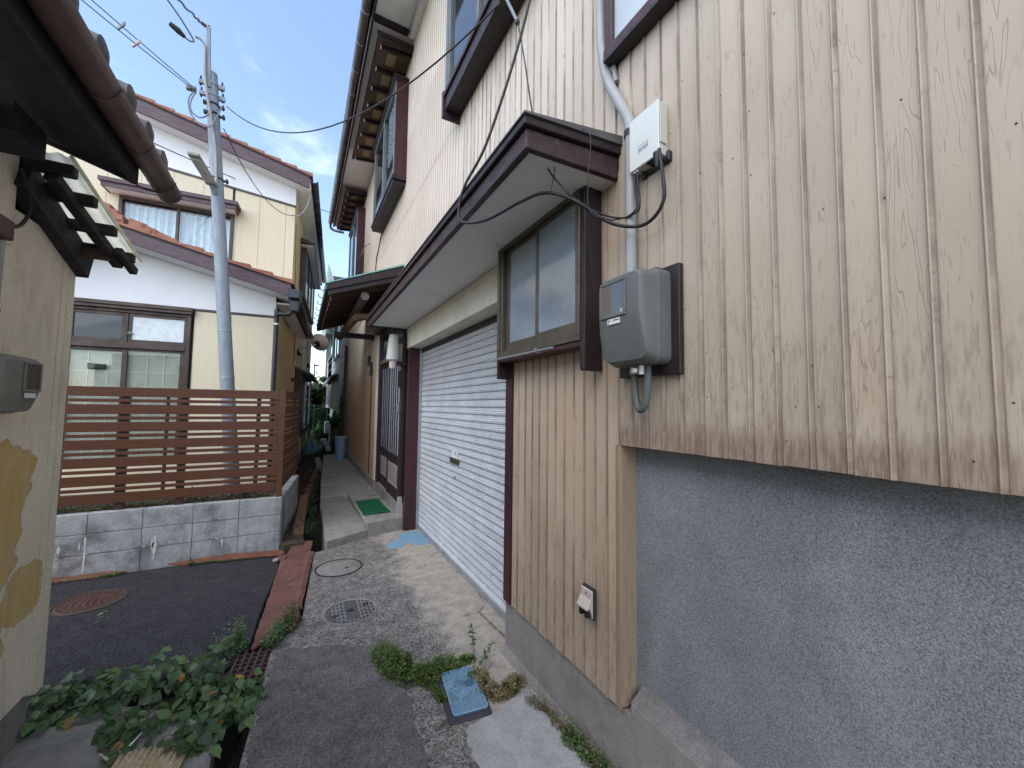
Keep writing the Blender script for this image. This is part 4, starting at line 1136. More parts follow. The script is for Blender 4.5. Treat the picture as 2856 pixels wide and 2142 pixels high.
# --- the two boxed bays with little boarded hoods, under the eave
def bay(y0, y1, zb, zt, hy0, hy1, hz, xf=1.078, hx=0.775, ntip=8):
    W = H.part('bay_window', MB().box(xf+0.06, 1.262, y0+0.03, y1-0.03, zb+0.05, zt-0.02), M['black_void'])
    H.part('side_panel', MB().box(xf, 1.262, y0, y0+0.028, zb, zt), M['red_wood'], parent=W, bevel=0.003)
    H.part('side_panel', MB().box(xf, 1.262, y1-0.028, y1, zb, zt), M['red_wood'], parent=W, bevel=0.003)
    m = MB(); m.box(xf-0.028, 1.262, y0-0.005, y1+0.005, zb-0.06, zb)
    m.box(xf-0.012, 1.262, y0+0.03, y1-0.03, zb-0.12, zb-0.0605)
    H.part('sill', m, M['dark_wood'], parent=W, bevel=0.003)
    fr = MB(); ym = (y0+y1)/2
    for a, b_ in ((y0+0.0285, y0+0.07), (ym-0.03, ym+0.03), (y1-0.07, y1-0.0285)):
        fr.box(xf-0.004, xf+0.05, a, b_, zb+0.05, zt-0.05)
    fr.box(xf-0.004, xf+0.05, y0+0.0285, y1-0.0285, zb+0.001, zb+0.0495); fr.box(xf-0.004, xf+0.05, y0+0.0285, y1-0.0285, zt-0.0495, zt)
    H.part('frame', fr, M['grey_alu'], parent=W, bevel=0.002)
    H.part('pane', MB().box(xf+0.026, xf+0.030, y0+0.07, ym-0.03, zb+0.05, zt-0.05), M['glass'], parent=W)
    H.part('pane', MB().box(xf+0.018, xf+0.022, ym+0.03, y1-0.07, zb+0.05, zt-0.05), M['glass'], parent=W)
    cu = MB()
    pts = []
    n = 60
    for i in range(n+1):
        t_ = i/n
        pts.append((xf+0.05+0.012*math.sin(t_*40), y0+0.08+(y1-y0-0.16)*t_*0.42))
    cu.strip(pts, 'z', zb+0.5, zt-0.06)
    H.part('curtain', cu, M['curtain'], parent=W)
    m = MB(); m.box(xf-0.016, 1.262, y0-0.008, y1+0.008, zt, zt+0.045); m.box(xf-0.032, 1.262, y0-0.02, y1+0.02, zt+0.0455, zt+0.085)
    H.part('head', m, M['dark_wood'], parent=W, bevel=0.003)
    # hood: sloping boards on small rafters with white tips
    HD = H.part('hood', MB().hexa([(hx,hy0,hz-0.015),(1.262,hy0,hz+0.035),(1.262,hy1,hz+0.035),(hx,hy1,hz-0.015),(hx,hy0,hz+0.01),(1.262,hy0,hz+0.06),(1.262,hy1,hz+0.06),(hx,hy1,hz+0.01)]), M['under_wood'])
    m = MB()
    m.box(hx-0.022, hx, hy0-0.012, hy1+0.012, hz-0.012, hz+0.03)
    m.hexa([(hx+0.0005,hy0-0.022,hz-0.055),(1.262,hy0-0.022,hz-0.005),(1.262,hy0,hz-0.005),(hx+0.0005,hy0,hz-0.055),(hx+0.0005,hy0-0.022,hz+0.03),(1.262,hy0-0.022,hz+0.085),(1.262,hy0,hz+0.085),(hx+0.0005,hy0,hz+0.03)])
    m.box(hx-0.035, 1.262, hy0-0.036, hy0-0.0225, hz+0.02, hz+0.075)
    H.part('edge_board', m, M['dark_wood'], parent=HD, bevel=0.003)
    rm = MB()
    rm.hexa([(hx+0.05,-0.02,-0.062),(1.262,-0.02,-0.012),(1.262,0.02,-0.012),(hx+0.05,0.02,-0.062),(hx+0.05,-0.02,-0.017),(1.262,-0.02,0.033),(1.262,0.02,0.033),(hx+0.05,0.02,-0.017)])
    rme = None; tme = None
    for i in range(ntip):
        y = hy0 + 0.10 + (hy1-hy0-0.2)*i/(ntip-1)
        if rme is None:
            q = MB(); q.v = [tuple(Vector(v) - Vector((H.off.x,0,0))) for v in rm.v]; q.f = rm.f; q.mi = rm.mi
            rme = q.mesh('rafter', M['dark_wood'])
            q = MB().box(hx+0.044-H.off.x, hx+0.0495-H.off.x, -0.022, 0.022, -0.064, -0.016)
            tme = q.mesh('rafter_tip', M['raft_tip'])
        link('rafter', rme, HD, (0, y, hz)); link('rafter_tip', tme, HD, (0, y, hz))
    for i in range(ntip-1):
        y = hy0 + 0.10 + (hy1-hy0-0.2)*(i+0.5)/(ntip-1)
        w = (hy1-hy0-0.2)/(ntip-1)*0.26
        H.part('ply_board', MB().hexa([(hx+0.16,y-w,hz-0.004),(hx+0.29,y-w,hz+0.009),(hx+0.29,y+w,hz+0.009),(hx+0.16,y+w,hz-0.004),(hx+0.16,y-w,hz+0.0),(hx+0.29,y-w,hz+0.012),(hx+0.29,y+w,hz+0.012),(hx+0.16,y+w,hz+0.0)]), M['ply'], parent=HD)
bay(5.69, 7.60, 5.05, 6.50, 5.47, 8.55, 6.83)
bay(10.10, 11.95, 4.72, 6.50, 9.95, 12.35, 6.85, ntip=7)

# --- eave: soffit, batten, gutter with its straps
E_ = H.part('eave', MB().box(0.66, 1.262, 5.44, 12.6, 7.02, 7.04), M['soffit'])
H.part('soffit', MB().box(0.70, 1.262, -1.6, 5.38, 7.07, 7.09), M['soffit'], parent=E_)
H.part('batten', MB().box(0.70, 1.16, 5.385, 5.435, 6.99, 7.068), M['dark_wood'], parent=E_)
H.part('wall_plate', MB().box(1.185, 1.262, -1.6, 5.38, 6.93, 7.069), M['soffit'], parent=E_)
H.part('fascia', MB().box(0.665, 0.695, -1.6, 12.6, 6.985, 7.16), M['dark_wood'], parent=E_, bevel=0.003)
gm = MB()
pr = []
for k in range(11):
    a = R(180 + 180*k/10)
    pr.append((0.595 + 0.066*math.cos(a), 7.13 + 0.072*math.sin(a)))
gm.strip(pr, 'y', -1.6, 12.62)
g_ = H.part('gutter', gm, M['gutter'], parent=E_, smooth=50)
sd = g_.modifiers.new('thick', 'SOLIDIFY'); sd.thickness = 0.004
bm_ = MB()
bm_.strip([(0.595 + 0.070*math.cos(R(180+180*k/10)), 7.13 + 0.0765*math.sin(R(180+180*k/10))) for k in range(11)] + [(0.69,7.135)], 'y', -0.012, 0.012)
q = MB(); q.v = [tuple(Vector(v) - Vector((H.off.x,0,0))) for v in bm_.v]; q.f = bm_.f; q.mi = bm_.mi
bme = q.mesh('gutter_strap', M['galv'])
for i in range(15):
    link('gutter_strap', bme, E_, (0, 4.9 + i*0.54, 0))
sp = MB().tube(smooth_path([(0.60,12.58,7.08),(0.60,12.62,6.98),(0.70,12.62,6.90),(0.95,12.45,6.82)],4), 0.035, 8)
H.part('spout', sp, M['gutter'], parent=E_, smooth=50)
rr2 = MB()
rr2.hexa([(0.62,-1.7,7.17),(4.6,-1.7,8.6),(4.6,12.7,8.6),(0.62,12.7,7.17),(0.62,-1.7,7.23),(4.6,-1.7,8.66),(4.6,12.7,8.66),(0.62,12.7,7.23)])
H.part('roof', rr2, M['tile_grey'])

# --- entrance: sliding doors, transom, kick sill, porch roof
DR = H.part('door', MB().box(1.262, 1.30, 5.40, 7.10, 0.34, 2.86), M['black_void'])
H.part('sill', MB().box(1.212, 1.30, 5.42, 7.2, 0.10, 0.335), M['conc_step'], parent=DR, bevel=0.006)
H.part('sill', MB().box(1.208, 1.28, 5.405, 5.44, 0.16, 0.42), M['conc_light'], parent=DR, bevel=0.004)
jb = MB(); jb.box(1.205, 1.30, 7.06, 7.19, 0.336, 2.95); jb.box(1.215, 1.30, 5.40, 5.455, 0.425, 2.80)
H.part('jamb', jb, M['dark_wood'], parent=DR, bevel=0.003, kind='stuff')
H.part('door_lintel', MB().box(1.208, 1.30, 5.456, 7.059, 2.355, 2.425), M['log'], parent=DR, bevel=0.003)
H.part('door_lintel', MB().box(1.202, 1.30, 5.40, 7.059, 2.80, 2.90), M['dark_wood'], parent=DR, bevel=0.003)
H.part('transom_bar', MB().box(1.228, 1.25, 6.18, 6.24, 2.426, 2.799), M['dark_wood'], parent=DR)
H.part('transom_pane', MB().box(1.238, 1.242, 5.456, 6.179, 2.426, 2.799), M['glass_dark'], parent=DR)
H.part('transom_pane', MB().box(1.238, 1.242, 6.241, 7.059, 2.426, 2.799), M['glass_dark'], parent=DR)
def leaf(ya, yb, x):
    m = MB()
    m.box(x, x+0.03, ya, ya+0.045, 0.336, 2.354); m.box(x, x+0.03, yb-0.045, yb, 0.336, 2.354)
    a, b_ = ya+0.0455, yb-0.0455
    m.box(x, x+0.0195, a, b_, 0.336, 0.50); m.box(x, x+0.03, a, b_, 0.82, 0.95); m.box(x, x+0.03, a, b_, 2.28, 2.354)
    n = 5
    for i in range(1, n):
        y = a + (b_-a)*i/n
        m.box(x+0.002, x+0.03, y-0.022, y+0.022, 0.9505, 2.2795)
    H.part('door_leaf', m, M['dark_wood'], parent=DR, bevel=0.004, kind='stuff')
    H.part('pane', MB().box(x+0.014, x+0.018, a, b_, 0.93, 2.30), M['ribbed'], parent=DR)
    H.part('silver_panel', MB().box(x+0.012, x+0.02, a-.002, b_+.002, 0.49, 0.83), M['silver_panel'], parent=DR, bevel=0.003)
    H.part('carved_panel', MB().box(x+0.006, x+0.0115, a+0.05, b_-0.05, 0.55, 0.775), M['carved'], parent=DR, bevel=0.002)
leaf(5.46, 6.27, 1.212)
leaf(6.25, 7.055, 1.2425)
# porch roof: copper on boarded rafters, carried by logs
PR = H.part('porch_roof', MB().hexa([(0.25,5.70,3.215),(1.262,5.70,3.58),(1.262,8.85,3.58),(0.25,8.85,3.215),(0.25,5.70,3.235),(1.262,5.70,3.60),(1.262,8.85,3.60),(0.25,8.85,3.235)]), M['under_wood'])
m = MB()
m.hexa([(0.235,5.665,3.262),(1.262,5.665,3.70),(1.262,8.90,3.70),(0.235,8.90,3.262),(0.235,5.665,3.280),(1.262,5.665,3.725),(1.262,8.90,3.725),(0.235,8.90,3.280)])
H.part('copper_sheet', m, M['copper_green'], parent=PR, bevel=0.002)
def slope_board(y0, y1, d0, d1, x0=0.245, x1=1.262):
    def zz(x): return 3.235 + (x-0.25)*0.3607
    return MB().hexa([(x0,y0,zz(x0)+d0),(x1,y0,zz(x1)+d0+0.02),(x1,y1,zz(x1)+d0+0.02),(x0,y1,zz(x0)+d0),(x0,y0,zz(x0)+d1),(x1,y0,zz(x1)+d1+0.06),(x1,y1,zz(x1)+d1+0.06),(x0,y1,zz(x0)+d1)])
H.part('verge_board', slope_board(5.672, 5.699, -0.05, 0.026), M['dark_wood'], parent=PR, bevel=0.003)
H.part('verge_board', slope_board(5.7005, 5.735, -0.12, -0.021, 0.275), M['dark_wood'], parent=PR, bevel=0.003)
H.part('verge_board', slope_board(8.851, 8.89, -0.08, 0.026), M['dark_wood'], parent=PR, bevel=0.003)
H.part('eave_board', MB().box(0.238, 0.2495, 5.672, 8.89, 3.205, 3.255), M['copper_green'], parent=PR, bevel=0.002)
rq = MB()
def zz(x): return 3.215 + (x-0.25)*0.3607
q = MB().hexa([(0.33,-0.022,zz(0.33)-0.075),(1.262,-0.022,zz(1.262)-0.075),(1.262,0.022,zz(1.262)-0.075),(0.33,0.022,zz(0.33)-0.075),(0.33,-0.022,zz(0.33)-0.002),(1.262,-0.022,zz(1.262)-0.002),(1.262,0.022,zz(1.262)-0.002),(0.33,0.022,zz(0.33)-0.002)])
q.v = [tuple(Vector(v) - Vector((H.off.x,0,0))) for v in q.v]
rme = q.mesh('rafter', M['under_wood'])
q = MB().box(0.322-H.off.x, 0.3295-H.off.x, -0.024, 0.024, zz(0.33)-0.08, zz(0.33)-0.0)
tme = q.mesh('rafter_tip', M['raft_tip'])
for i in range(9):
    link('rafter', rme, PR, (0, 5.80 + i*0.36, 0)); link('rafter_tip', tme, PR, (0, 5.80 + i*0.36, 0))
hk = MB().tube(smooth_path([(0.25,0,3.24),(0.20,0,3.25),(0.175,0,3.275),(0.18,0,3.30)],3), 0.007, 5)
hk.v = [tuple(Vector(v) - Vector((H.off.x,0,0))) for v in hk.v]
hme = hk.mesh('snow_hook', M['dark_iron'])
for i in range(7):
    link('snow_hook', hme, PR, (0, 5.95 + i*0.44, 0))
lg = MB().tube([(0.755,5.80,3.205),(0.755,8.8,3.205)], 0.058, 16)
H.part('log_beam', lg, M['log_end'], parent=PR, smooth=40)
H.part('log_brace', MB().tube([(0.70,6.42,3.03),(1.26,6.42,3.09)], 0.052, 14), M['log'], parent=PR, smooth=40)
H.part('log_brace', MB().tube([(0.72,6.40,3.02),(0.66,8.6,3.02)], 0.055, 14), M['log'], parent=PR, smooth=40)
H.part('tie_beam', MB().box(0.50, 1.262, 7.70, 7.78, 2.90, 2.99), M['dark_wood'], parent=PR, bevel=0.004)
H.part('tie_beam', MB().box(1.10, 1.262, 5.45, 7.2, 2.905, 2.985), M['dark_wood'], parent=PR, bevel=0.004)
# ================================================================ cream house behind the fence
LA = R(-4.3)
L = Thing('house', 'cream and white house with orange tiled roofs behind the brown slat fence', 'house', (-0.385, 6.9, 0), LA, local=True)
b = MB()
b.box(-6.5, -0.012, 0.13, 8.9, 0.2, 3.15)
b.box(-6.5, -0.012, 2.16, 8.9, 3.15, 5.98)
L.part('wall', b, M['cream_wall'])
L.part('base_course', MB().box(-6.5, 0.012, -0.012, 8.9, -0.3, 0.30), M['conc_found'])
# front boards, ground floor
xs = [0.0, -0.55, -0.985]
for i in range(2):
    L.part('siding_board', MB().box(xs[i+1]+0.002, xs[i]-0.002, 0.0, 0.03, 0.30, 2.962), M['cream_wall'], bevel=0.003)
L.part('siding_board', MB().box(-6.5, -3.2, 0.0, 0.03, 0.30, 2.962), M['cream_wall'])
L.part('siding_board', MB().box(-3.199, -0.988, 0.0, 0.03, 0.30, 0.90), M['cream_wall'])
gw = MB()
gw.prism([(0.0,3.0),(0.0,3.29),(-1.95,3.777),(-6.0,2.9),(-6.0,2.85),(-4,3.0)], 'y', 0.0, 0.03)
L.part('gable_panel', gw, M['white_wall'])
L.part('divider', MB().box(-6.0, 0.004, -0.012, 0.03, 2.965, 2.998), M['brown_alu'], bevel=0.002)
L.part('corner_trim', MB().box(-0.005, 0.012, -0.004, 0.05, 0.3, 3.2), M['warm_lit_wall'], bevel=0.003)
# lower roof (gable, ridge running back)
def rz(x): return 3.455 - 0.25*x
lr_ = MB()
lr_.hexa([(-1.95,-0.38,rz(-1.95)-0.16),(0.20,-0.38,rz(0.20)-0.16),(0.20,3.3,rz(0.20)-0.16),(-1.95,3.3,rz(-1.95)-0.16),(-1.95,-0.38,rz(-1.95)-0.03),(0.20,-0.38,rz(0.20)-0.03),(0.20,3.3,rz(0.20)-0.03),(-1.95,3.3,rz(-1.95)-0.03)])
LR = L.part('lower_roof', lr_, M['white_wall'])
lr_ = MB()
lr_.hexa([(-5.5,-0.38,rz(-1.95)-1.10),(-1.951,-0.38,rz(-1.95)-0.20),(-1.951,3.3,rz(-1.95)-0.20),(-5.5,3.3,rz(-1.95)-1.10),(-5.5,-0.38,rz(-1.95)-0.93),(-1.951,-0.38,rz(-1.95)-0.03),(-1.951,3.3,rz(-1.95)-0.03),(-5.5,3.3,rz(-1.95)-0.93)])
L.part('roof_slope', lr_, M['tile_red'], parent=LR)
L.part('bargeboard', MB().hexa([(-1.95,-0.415,rz(-1.95)-0.165),(0.235,-0.415,rz(0.235)-0.165),(0.235,-0.382,rz(0.235)-0.165),(-1.95,-0.382,rz(-1.95)-0.165),(-1.95,-0.415,rz(-1.95)),(0.235,-0.415,rz(0.235)),(0.235,-0.382,rz(0.235)),(-1.95,-0.382,rz(-1.95))]), M['barge'], parent=LR, bevel=0.003)
L.part('bargeboard', MB().hexa([(-5.5,-0.415,rz(-1.95)-1.05),(-1.953,-0.415,rz(-1.95)-0.165),(-1.953,-0.382,rz(-1.95)-0.165),(-5.5,-0.382,rz(-1.95)-1.05),(-5.5,-0.415,rz(-1.95)-0.89),(-1.953,-0.415,rz(-1.95)),(-1.953,-0.382,rz(-1.95)),(-5.5,-0.382,rz(-1.95)-0.89)]), M['barge'], parent=LR)
L.part('verge_strip', MB().hexa([(-1.95,-0.425,rz(-1.95)+0.001),(0.24,-0.425,rz(0.24)+0.001),(0.24,-0.36,rz(0.24)+0.001),(-1.95,-0.36,rz(-1.95)+0.001),(-1.95,-0.425,rz(-1.95)+0.016),(0.24,-0.425,rz(0.24)+0.016),(0.24,-0.36,rz(0.24)+0.016),(-1.95,-0.36,rz(-1.95)+0.016)]), M['dark_wood'], parent=LR)
def tile_row(parent, zf, x0, x1, ya, yb, slope, n, name='roof_tile', hgt=0.055):
    """verge tiles stepping down the slope, one object each"""
    d = (x1-x0)/n
    tm = None
    for i in range(n):
        x = x0 + d*i
        if tm is None:
            q = MB()
            k = -slope*d
            q.hexa([(0,ya,0.002),(d*1.12,ya,-slope*d*1.12+0.002),(d*1.12,yb,-slope*d*1.12+0.002),(0,yb,0.002),(0,ya,0.030),(d*1.12,ya,-slope*d*1.12+hgt+0.018),(d*1.12,yb,-slope*d*1.12+hgt+0.018),(0,yb,0.030)])
            tm = q.mesh(name, M['tile_red'])
        link(name, tm, parent, (x, 0, zf(x)+0.016), bevel=0.004)
tile_row(LR, rz, -1.95, 0.24, -0.44, -0.15, 0.25, 8)
# the rest of the tiled slope, in courses
cs = MB()
n = 8
for i in range(n):
    x = -1.95 + 2.19/n*i; d = 2.19/n
    cs.hexa([(x,-0.145,rz(x)+0.001),(x+d*1.1,-0.145,rz(x+d*1.1)+0.001),(x+d*1.1,3.3,rz(x+d*1.1)+0.001),(x,3.3,rz(x)+0.001),(x,-0.145,rz(x)+0.03),(x+d*1.1,-0.145,rz(x+d*1.1)+0.07),(x+d*1.1,3.3,rz(x+d*1.1)+0.07),(x,3.3,rz(x)+0.03)])
L.part('tile_course', cs, M['tile_red'], parent=LR, kind='stuff')
for k, (xa, w_, z0, z1) in enumerate(((-1.95,0.30,0.045,0.11),(-1.95,0.24,0.112,0.17),(-1.95,0.16,0.172,0.24))):
    q = MB()
    q.prism([(xa-w_,rz(-1.95)+z0-0.06),(xa-w_,rz(-1.95)+z1-0.03),(xa,rz(-1.95)+z1+0.02),(xa+w_,rz(-1.95)+z1-0.03),(xa+w_,rz(-1.95)+z0-0.06)], 'y', -0.44+0.02*k, 2.0)
    L.part('ridge_tile', q, M['tile_red'], parent=LR, bevel=0.008)
# descending ridge tiles beside the upper window
for i in range(4):
    x = -1.60 + i*0.13
    q = MB().hexa([(x,-0.43,rz(x)+0.05),(x+0.17,-0.43,rz(x+0.17)+0.05),(x+0.17,0.0,rz(x+0.17)+0.05),(x,0.0,rz(x)+0.05),(x,-0.43,rz(x)+0.155-0.02*i),(x+0.17,-0.43,rz(x+0.17)+0.15-0.03*i),(x+0.17,0.0,rz(x+0.17)+0.15-0.03*i),(x,0.0,rz(x)+0.155-0.02*i)])
    L.part('ridge_tile', q, M['tile_red'], parent=LR, bevel=0.006)
# lower eave gutter, hopper and downpipe
def half_gutter(x, z, r, y0, y1):
    return MB().strip([(x + r*math.cos(R(180+18*k)), z + r*math.sin(R(180+18*k))) for k in range(11)], 'y', y0, y1)
g_ = L.part('gutter', half_gutter(0.285, 3.27, 0.06, -0.44, 3.5), M['gutter_dk'], parent=LR, smooth=50)
g_.modifiers.new('thick', 'SOLIDIFY').thickness = 0.005
q = MB()
q.prism([(0.21,3.20),(0.35,3.20),(0.33,3.03),(0.23,3.03)], 'y', -0.36, -0.20); q.prism([(0.20,3.33),(0.36,3.33),(0.35,3.20),(0.21,3.20)], 'y', -0.46, -0.16)
L.part('hopper', q, M['gutter_dk'], parent=LR, bevel=0.008)
L.part('downpipe', MB().tube(smooth_path([(0.27,-0.28,3.06),(0.20,-0.27,2.99),(0.09,-0.24,2.99),(0.045,-0.20,2.95),(0.04,-0.18,2.85),(0.04,-0.18,0.2)],4), 0.032, 10), M['gutter_dk'], smooth=50)
L.part('pipe_clip', MB().tube([(0.04,-0.18,2.83),(0.04,-0.18,2.855)], 0.037, 10), M['white'])
L.part('eave_board', MB().box(0.2005, 0.225, -0.38, 3.4, 3.20, 3.40), M['barge'], parent=LR)
L.part('eave_soffit', MB().box(0.0, 0.2, 0.02, 3.4, 3.19, 3.215), M['white_wall'], parent=LR)

# ground-floor window: transom lights over sliding sashes with paper screens
W = L.part('window', MB().box(-3.2, -1.05, 0.06, 0.12, 0.9, 2.93), M['black_void'])
L.part('head', MB().box(-3.3, -0.985, -0.10, -0.0005, 2.935, 2.985), M['brown_alu'], parent=W, bevel=0.003)
L.part('head', MB().box(-3.3, -0.995, -0.075, -0.0005, 2.895, 2.934), M['brown_alu'], parent=W, bevel=0.003)
fr = MB()
fr.box(-1.06, -1.012, -0.03, 0.06, 0.9, 2.894); fr.box(-3.2, -1.0605, -0.035, 0.06, 2.375, 2.462); fr.box(-3.2,-1.0605,-0.025,0.06,2.855,2.894)
fr.box(-1.725, -1.69, -0.01, 0.05, 2.463, 2.854); fr.box(-2.30, -2.265, -0.01, 0.05, 0.9, 2.854)
L.part('frame', fr, M['brown_alu'], parent=W, bevel=0.003)
for xa, xb in ((-2.264,-1.726),(-1.689,-1.061)):
    q = MB(); q.box(xa,xb,0.0,0.03,2.463,2.50); q.box(xa,xb,0.0,0.03,2.815,2.854); q.box(xa,xa+0.035,0.0,0.03,2.5005,2.8145); q.box(xb-0.035,xb,0.0,0.03,2.5005,2.8145)
    L.part('sash', q, M['brown_alu'], parent=W, bevel=0.002)
L.part('transom_pane', MB().box(-2.232, -1.758, 0.012, 0.016, 2.49, 2.82), M['glass_dark'], parent=W)
L.part('transom_pane', MB().box(-1.656, -1.094, 0.012, 0.016, 2.49, 2.82), M['curtain'], parent=W)
L.part('latch', MB().box(-1.685, -1.645, -0.02, -0.001, 2.57, 2.60), M['grey_alu'], parent=W)
q = MB(); q.box(-2.263,-1.725,0.02,0.045,2.33,2.374); q.box(-1.735,-1.68,0.0,0.03,0.9,2.374); q.box(-1.68,-1.0605,0.0,0.03,2.345,2.374); q.box(-1.12,-1.0605,0.0,0.03,0.9,2.3445)
L.part('sash', q, M['brown_alu'], parent=W, bevel=0.002, kind='stuff')
L.part('pane', MB().box(-2.262, -1.734, 0.031, 0.034, 0.9, 2.33), M['glass'], parent=W)
L.part('pane', MB().box(-1.68, -1.12, 0.012, 0.015, 0.9, 2.345), M['glass'], parent=W)
SC = L.part('paper_screen', MB().box(-2.262, -1.075, 0.048, 0.052, 0.9, 2.373), M['paper'], parent=W)
q = MB()
for x in (-2.08,-1.88,-1.48,-1.30): q.box(x-0.006, x+0.006, 0.042, 0.0475, 0.9, 2.37)
for z in (2.06, 1.72, 1.38): q.box(-2.26, -1.735, 0.0425, 0.0472, z-0.006, z+0.006); q.box(-1.68, -1.12, 0.0425, 0.0472, z-0.006, z+0.006)
L.part('screen_bar', q, M['paper_line'], parent=W, kind='stuff')
q = MB(); q.hexa([(-2.07,0.012,2.08),(-1.89,0.012,2.09),(-1.89,0.028,2.09),(-2.07,0.028,2.08),(-2.08,0.012,2.16),(-1.89,0.012,2.15),(-1.89,0.028,2.15),(-2.08,0.028,2.16)])
L.part('dark_cloth', q, M['glass_dark'], parent=W, bevel=0.01)

# upper storey front
def sz(x): return 5.985 - 0.285*x        # soffit meets wall
def dz(x): return 5.676 - 0.122*x
ub = [0.0,-0.16,-0.61,-1.022,-1.06,-1.51,-1.96,-2.41,-2.678,-2.86,-3.31,-3.76,-4.6]
for i in range(len(ub)-1):
    a, c = ub[i]-0.0018, ub[i+1]+0.0018
    zb_ = 5.255 if -2.68 < (a+c)/2 < -1.02 else 3.3
    if ub[i] == -1.022: continue
    L.part('siding_board', MB().prism([(a,zb_),(a,dz(a)-0.02),(c,dz(c)-0.02),(c,zb_)], 'y', 2.0, 2.03), M['cream_wall'], bevel=0.003)
L.part('gable_panel', MB().prism([(0.0,dz(0)+0.02),(0.0,sz(0)+0.05),(-4.6,sz(-4.6)+0.05),(-4.6,dz(-4.6)+0.02)], 'y', 1.998, 2.03), M['white_wall'])
L.part('divider', MB().prism([(0.006,dz(0)-0.019),(0.006,dz(0)+0.019),(-4.6,dz(-4.6)+0.019),(-4.6,dz(-4.6)-0.019)], 'y', 1.985, 2.03), M['brown_alu'])
W = L.part('window', MB().box(-2.66, -1.02, 2.10, 2.12, 3.9, 5.26), M['black_void'])
fr = MB(); fr.box(-2.68,-2.63,1.965,2.10,3.9,5.262); fr.box(-1.07,-1.02,1.965,2.10,3.9,5.262); fr.box(-2.6295,-1.0705,1.965,2.10,5.21,5.262); fr.box(-1.885,-1.845,1.975,2.05,3.9,5.2095)
L.part('frame', fr, M['brown_alu'], parent=W, bevel=0.003)
L.part('pane', MB().box(-2.629, -1.886, 2.012, 2.016, 3.9, 5.21), M['glass'], parent=W)
L.part('pane', MB().box(-1.844, -1.071, 2.000, 2.004, 3.9, 5.21), M['glass'], parent=W)
cu = MB()
cu.strip([(-2.62+1.54*i/150, 2.075+0.016*math.sin(i*0.62)+0.006*math.sin(i*1.7)) for i in range(151)], 'z', 3.9, 5.17)
L.part('curtain', cu, M['curtain'], parent=W, smooth=60)
HD = L.part('hood', MB().box(-2.80, -0.975, 1.76, 1.998, 5.285, 5.30), M['white_wall'], parent=W)
q = MB(); q.box(-2.83,-0.945,1.73,1.7595,5.28,5.36); q.box(-2.83,-2.8005,1.76,1.998,5.28,5.36); q.box(-0.9745,-0.945,1.76,1.998,5.28,5.36); q.box(-2.86,-0.915,1.70,1.998,5.3605,5.43)
L.part('hood_edge', q, M['barge'], parent=W, bevel=0.003)
# upper roof
def uz(x): return 6.27 - 0.265*x
ur = MB()
ur.hexa([(-5.0,1.74,uz(-5)-0.23),(0.28,1.74,uz(0.28)-0.23),(0.28,8.7,uz(0.28)-0.23),(-5.0,8.7,uz(-5)-0.23),(-5.0,1.74,uz(-5)-0.02),(0.28,1.74,uz(0.28)-0.02),(0.28,8.7,uz(0.28)-0.02),(-5.0,8.7,uz(-5)-0.02)])
UR = L.part('upper_roof', ur, M['white_wall'])
L.part('bargeboard', MB().hexa([(-5.0,1.70,uz(-5)-0.225),(0.25,1.70,uz(0.25)-0.225),(0.25,1.735,uz(0.25)-0.225),(-5.0,1.735,uz(-5)-0.225),(-5.0,1.70,uz(-5)),(0.25,1.70,uz(0.25)),(0.25,1.735,uz(0.25)),(-5.0,1.735,uz(-5))]), M['barge'], parent=UR, bevel=0.003)
L.part('verge_strip', MB().hexa([(-5.0,1.685,uz(-5)+0.001),(0.27,1.685,uz(0.27)+0.001),(0.27,1.75,uz(0.27)+0.001),(-5.0,1.75,uz(-5)+0.001),(-5.0,1.685,uz(-5)+0.022),(0.27,1.685,uz(0.27)+0.022),(0.27,1.75,uz(0.27)+0.022),(-5.0,1.75,uz(-5)+0.022)]), M['dark_wood'], parent=UR)
tile_row(UR, lambda x: uz(x)+0.006, -5.0, 0.27, 1.675, 1.95, 0.265, 19)
cs = MB()
for i in range(19):
    d = 5.27/19; x = -5.0 + d*i
    cs.hexa([(x,1.955,uz(x)+0.001),(x+d*1.1,1.955,uz(x+d*1.1)+0.001),(x+d*1.1,8.7,uz(x+d*1.1)+0.001),(x,8.7,uz(x)+0.001),(x,1.955,uz(x)+0.035),(x+d*1.1,1.955,uz(x+d*1.1)+0.075),(x+d*1.1,8.7,uz(x+d*1.1)+0.075),(x,8.7,uz(x)+0.035)])
L.part('tile_course', cs, M['tile_red'], parent=UR, kind='stuff')
g_ = L.part('gutter', half_gutter(0.335, 6.16, 0.068, 1.68, 8.75), M['gutter_dk'], parent=UR, smooth=50)
g_.modifiers.new('thick', 'SOLIDIFY').thickness = 0.005
q = MB().strip([(0.335+0.073*math.cos(R(180+18*k)), 0.073*math.sin(R(180+18*k))) for k in range(11)], 'y', -0.012, 0.012)
stm = q.mesh('gutter_strap', M['galv'])
for i in range(14): link('gutter_strap', stm, UR, (0, 1.95+i*0.5, 6.16))
for i in range(7): link('gutter_strap', stm, LR, (-0.05, -0.1+i*0.55, 3.27), bevel=0)
L.part('eave_board', MB().box(0.26, 0.28, 1.74, 8.7, 6.0, 6.2), M['barge'], parent=UR)

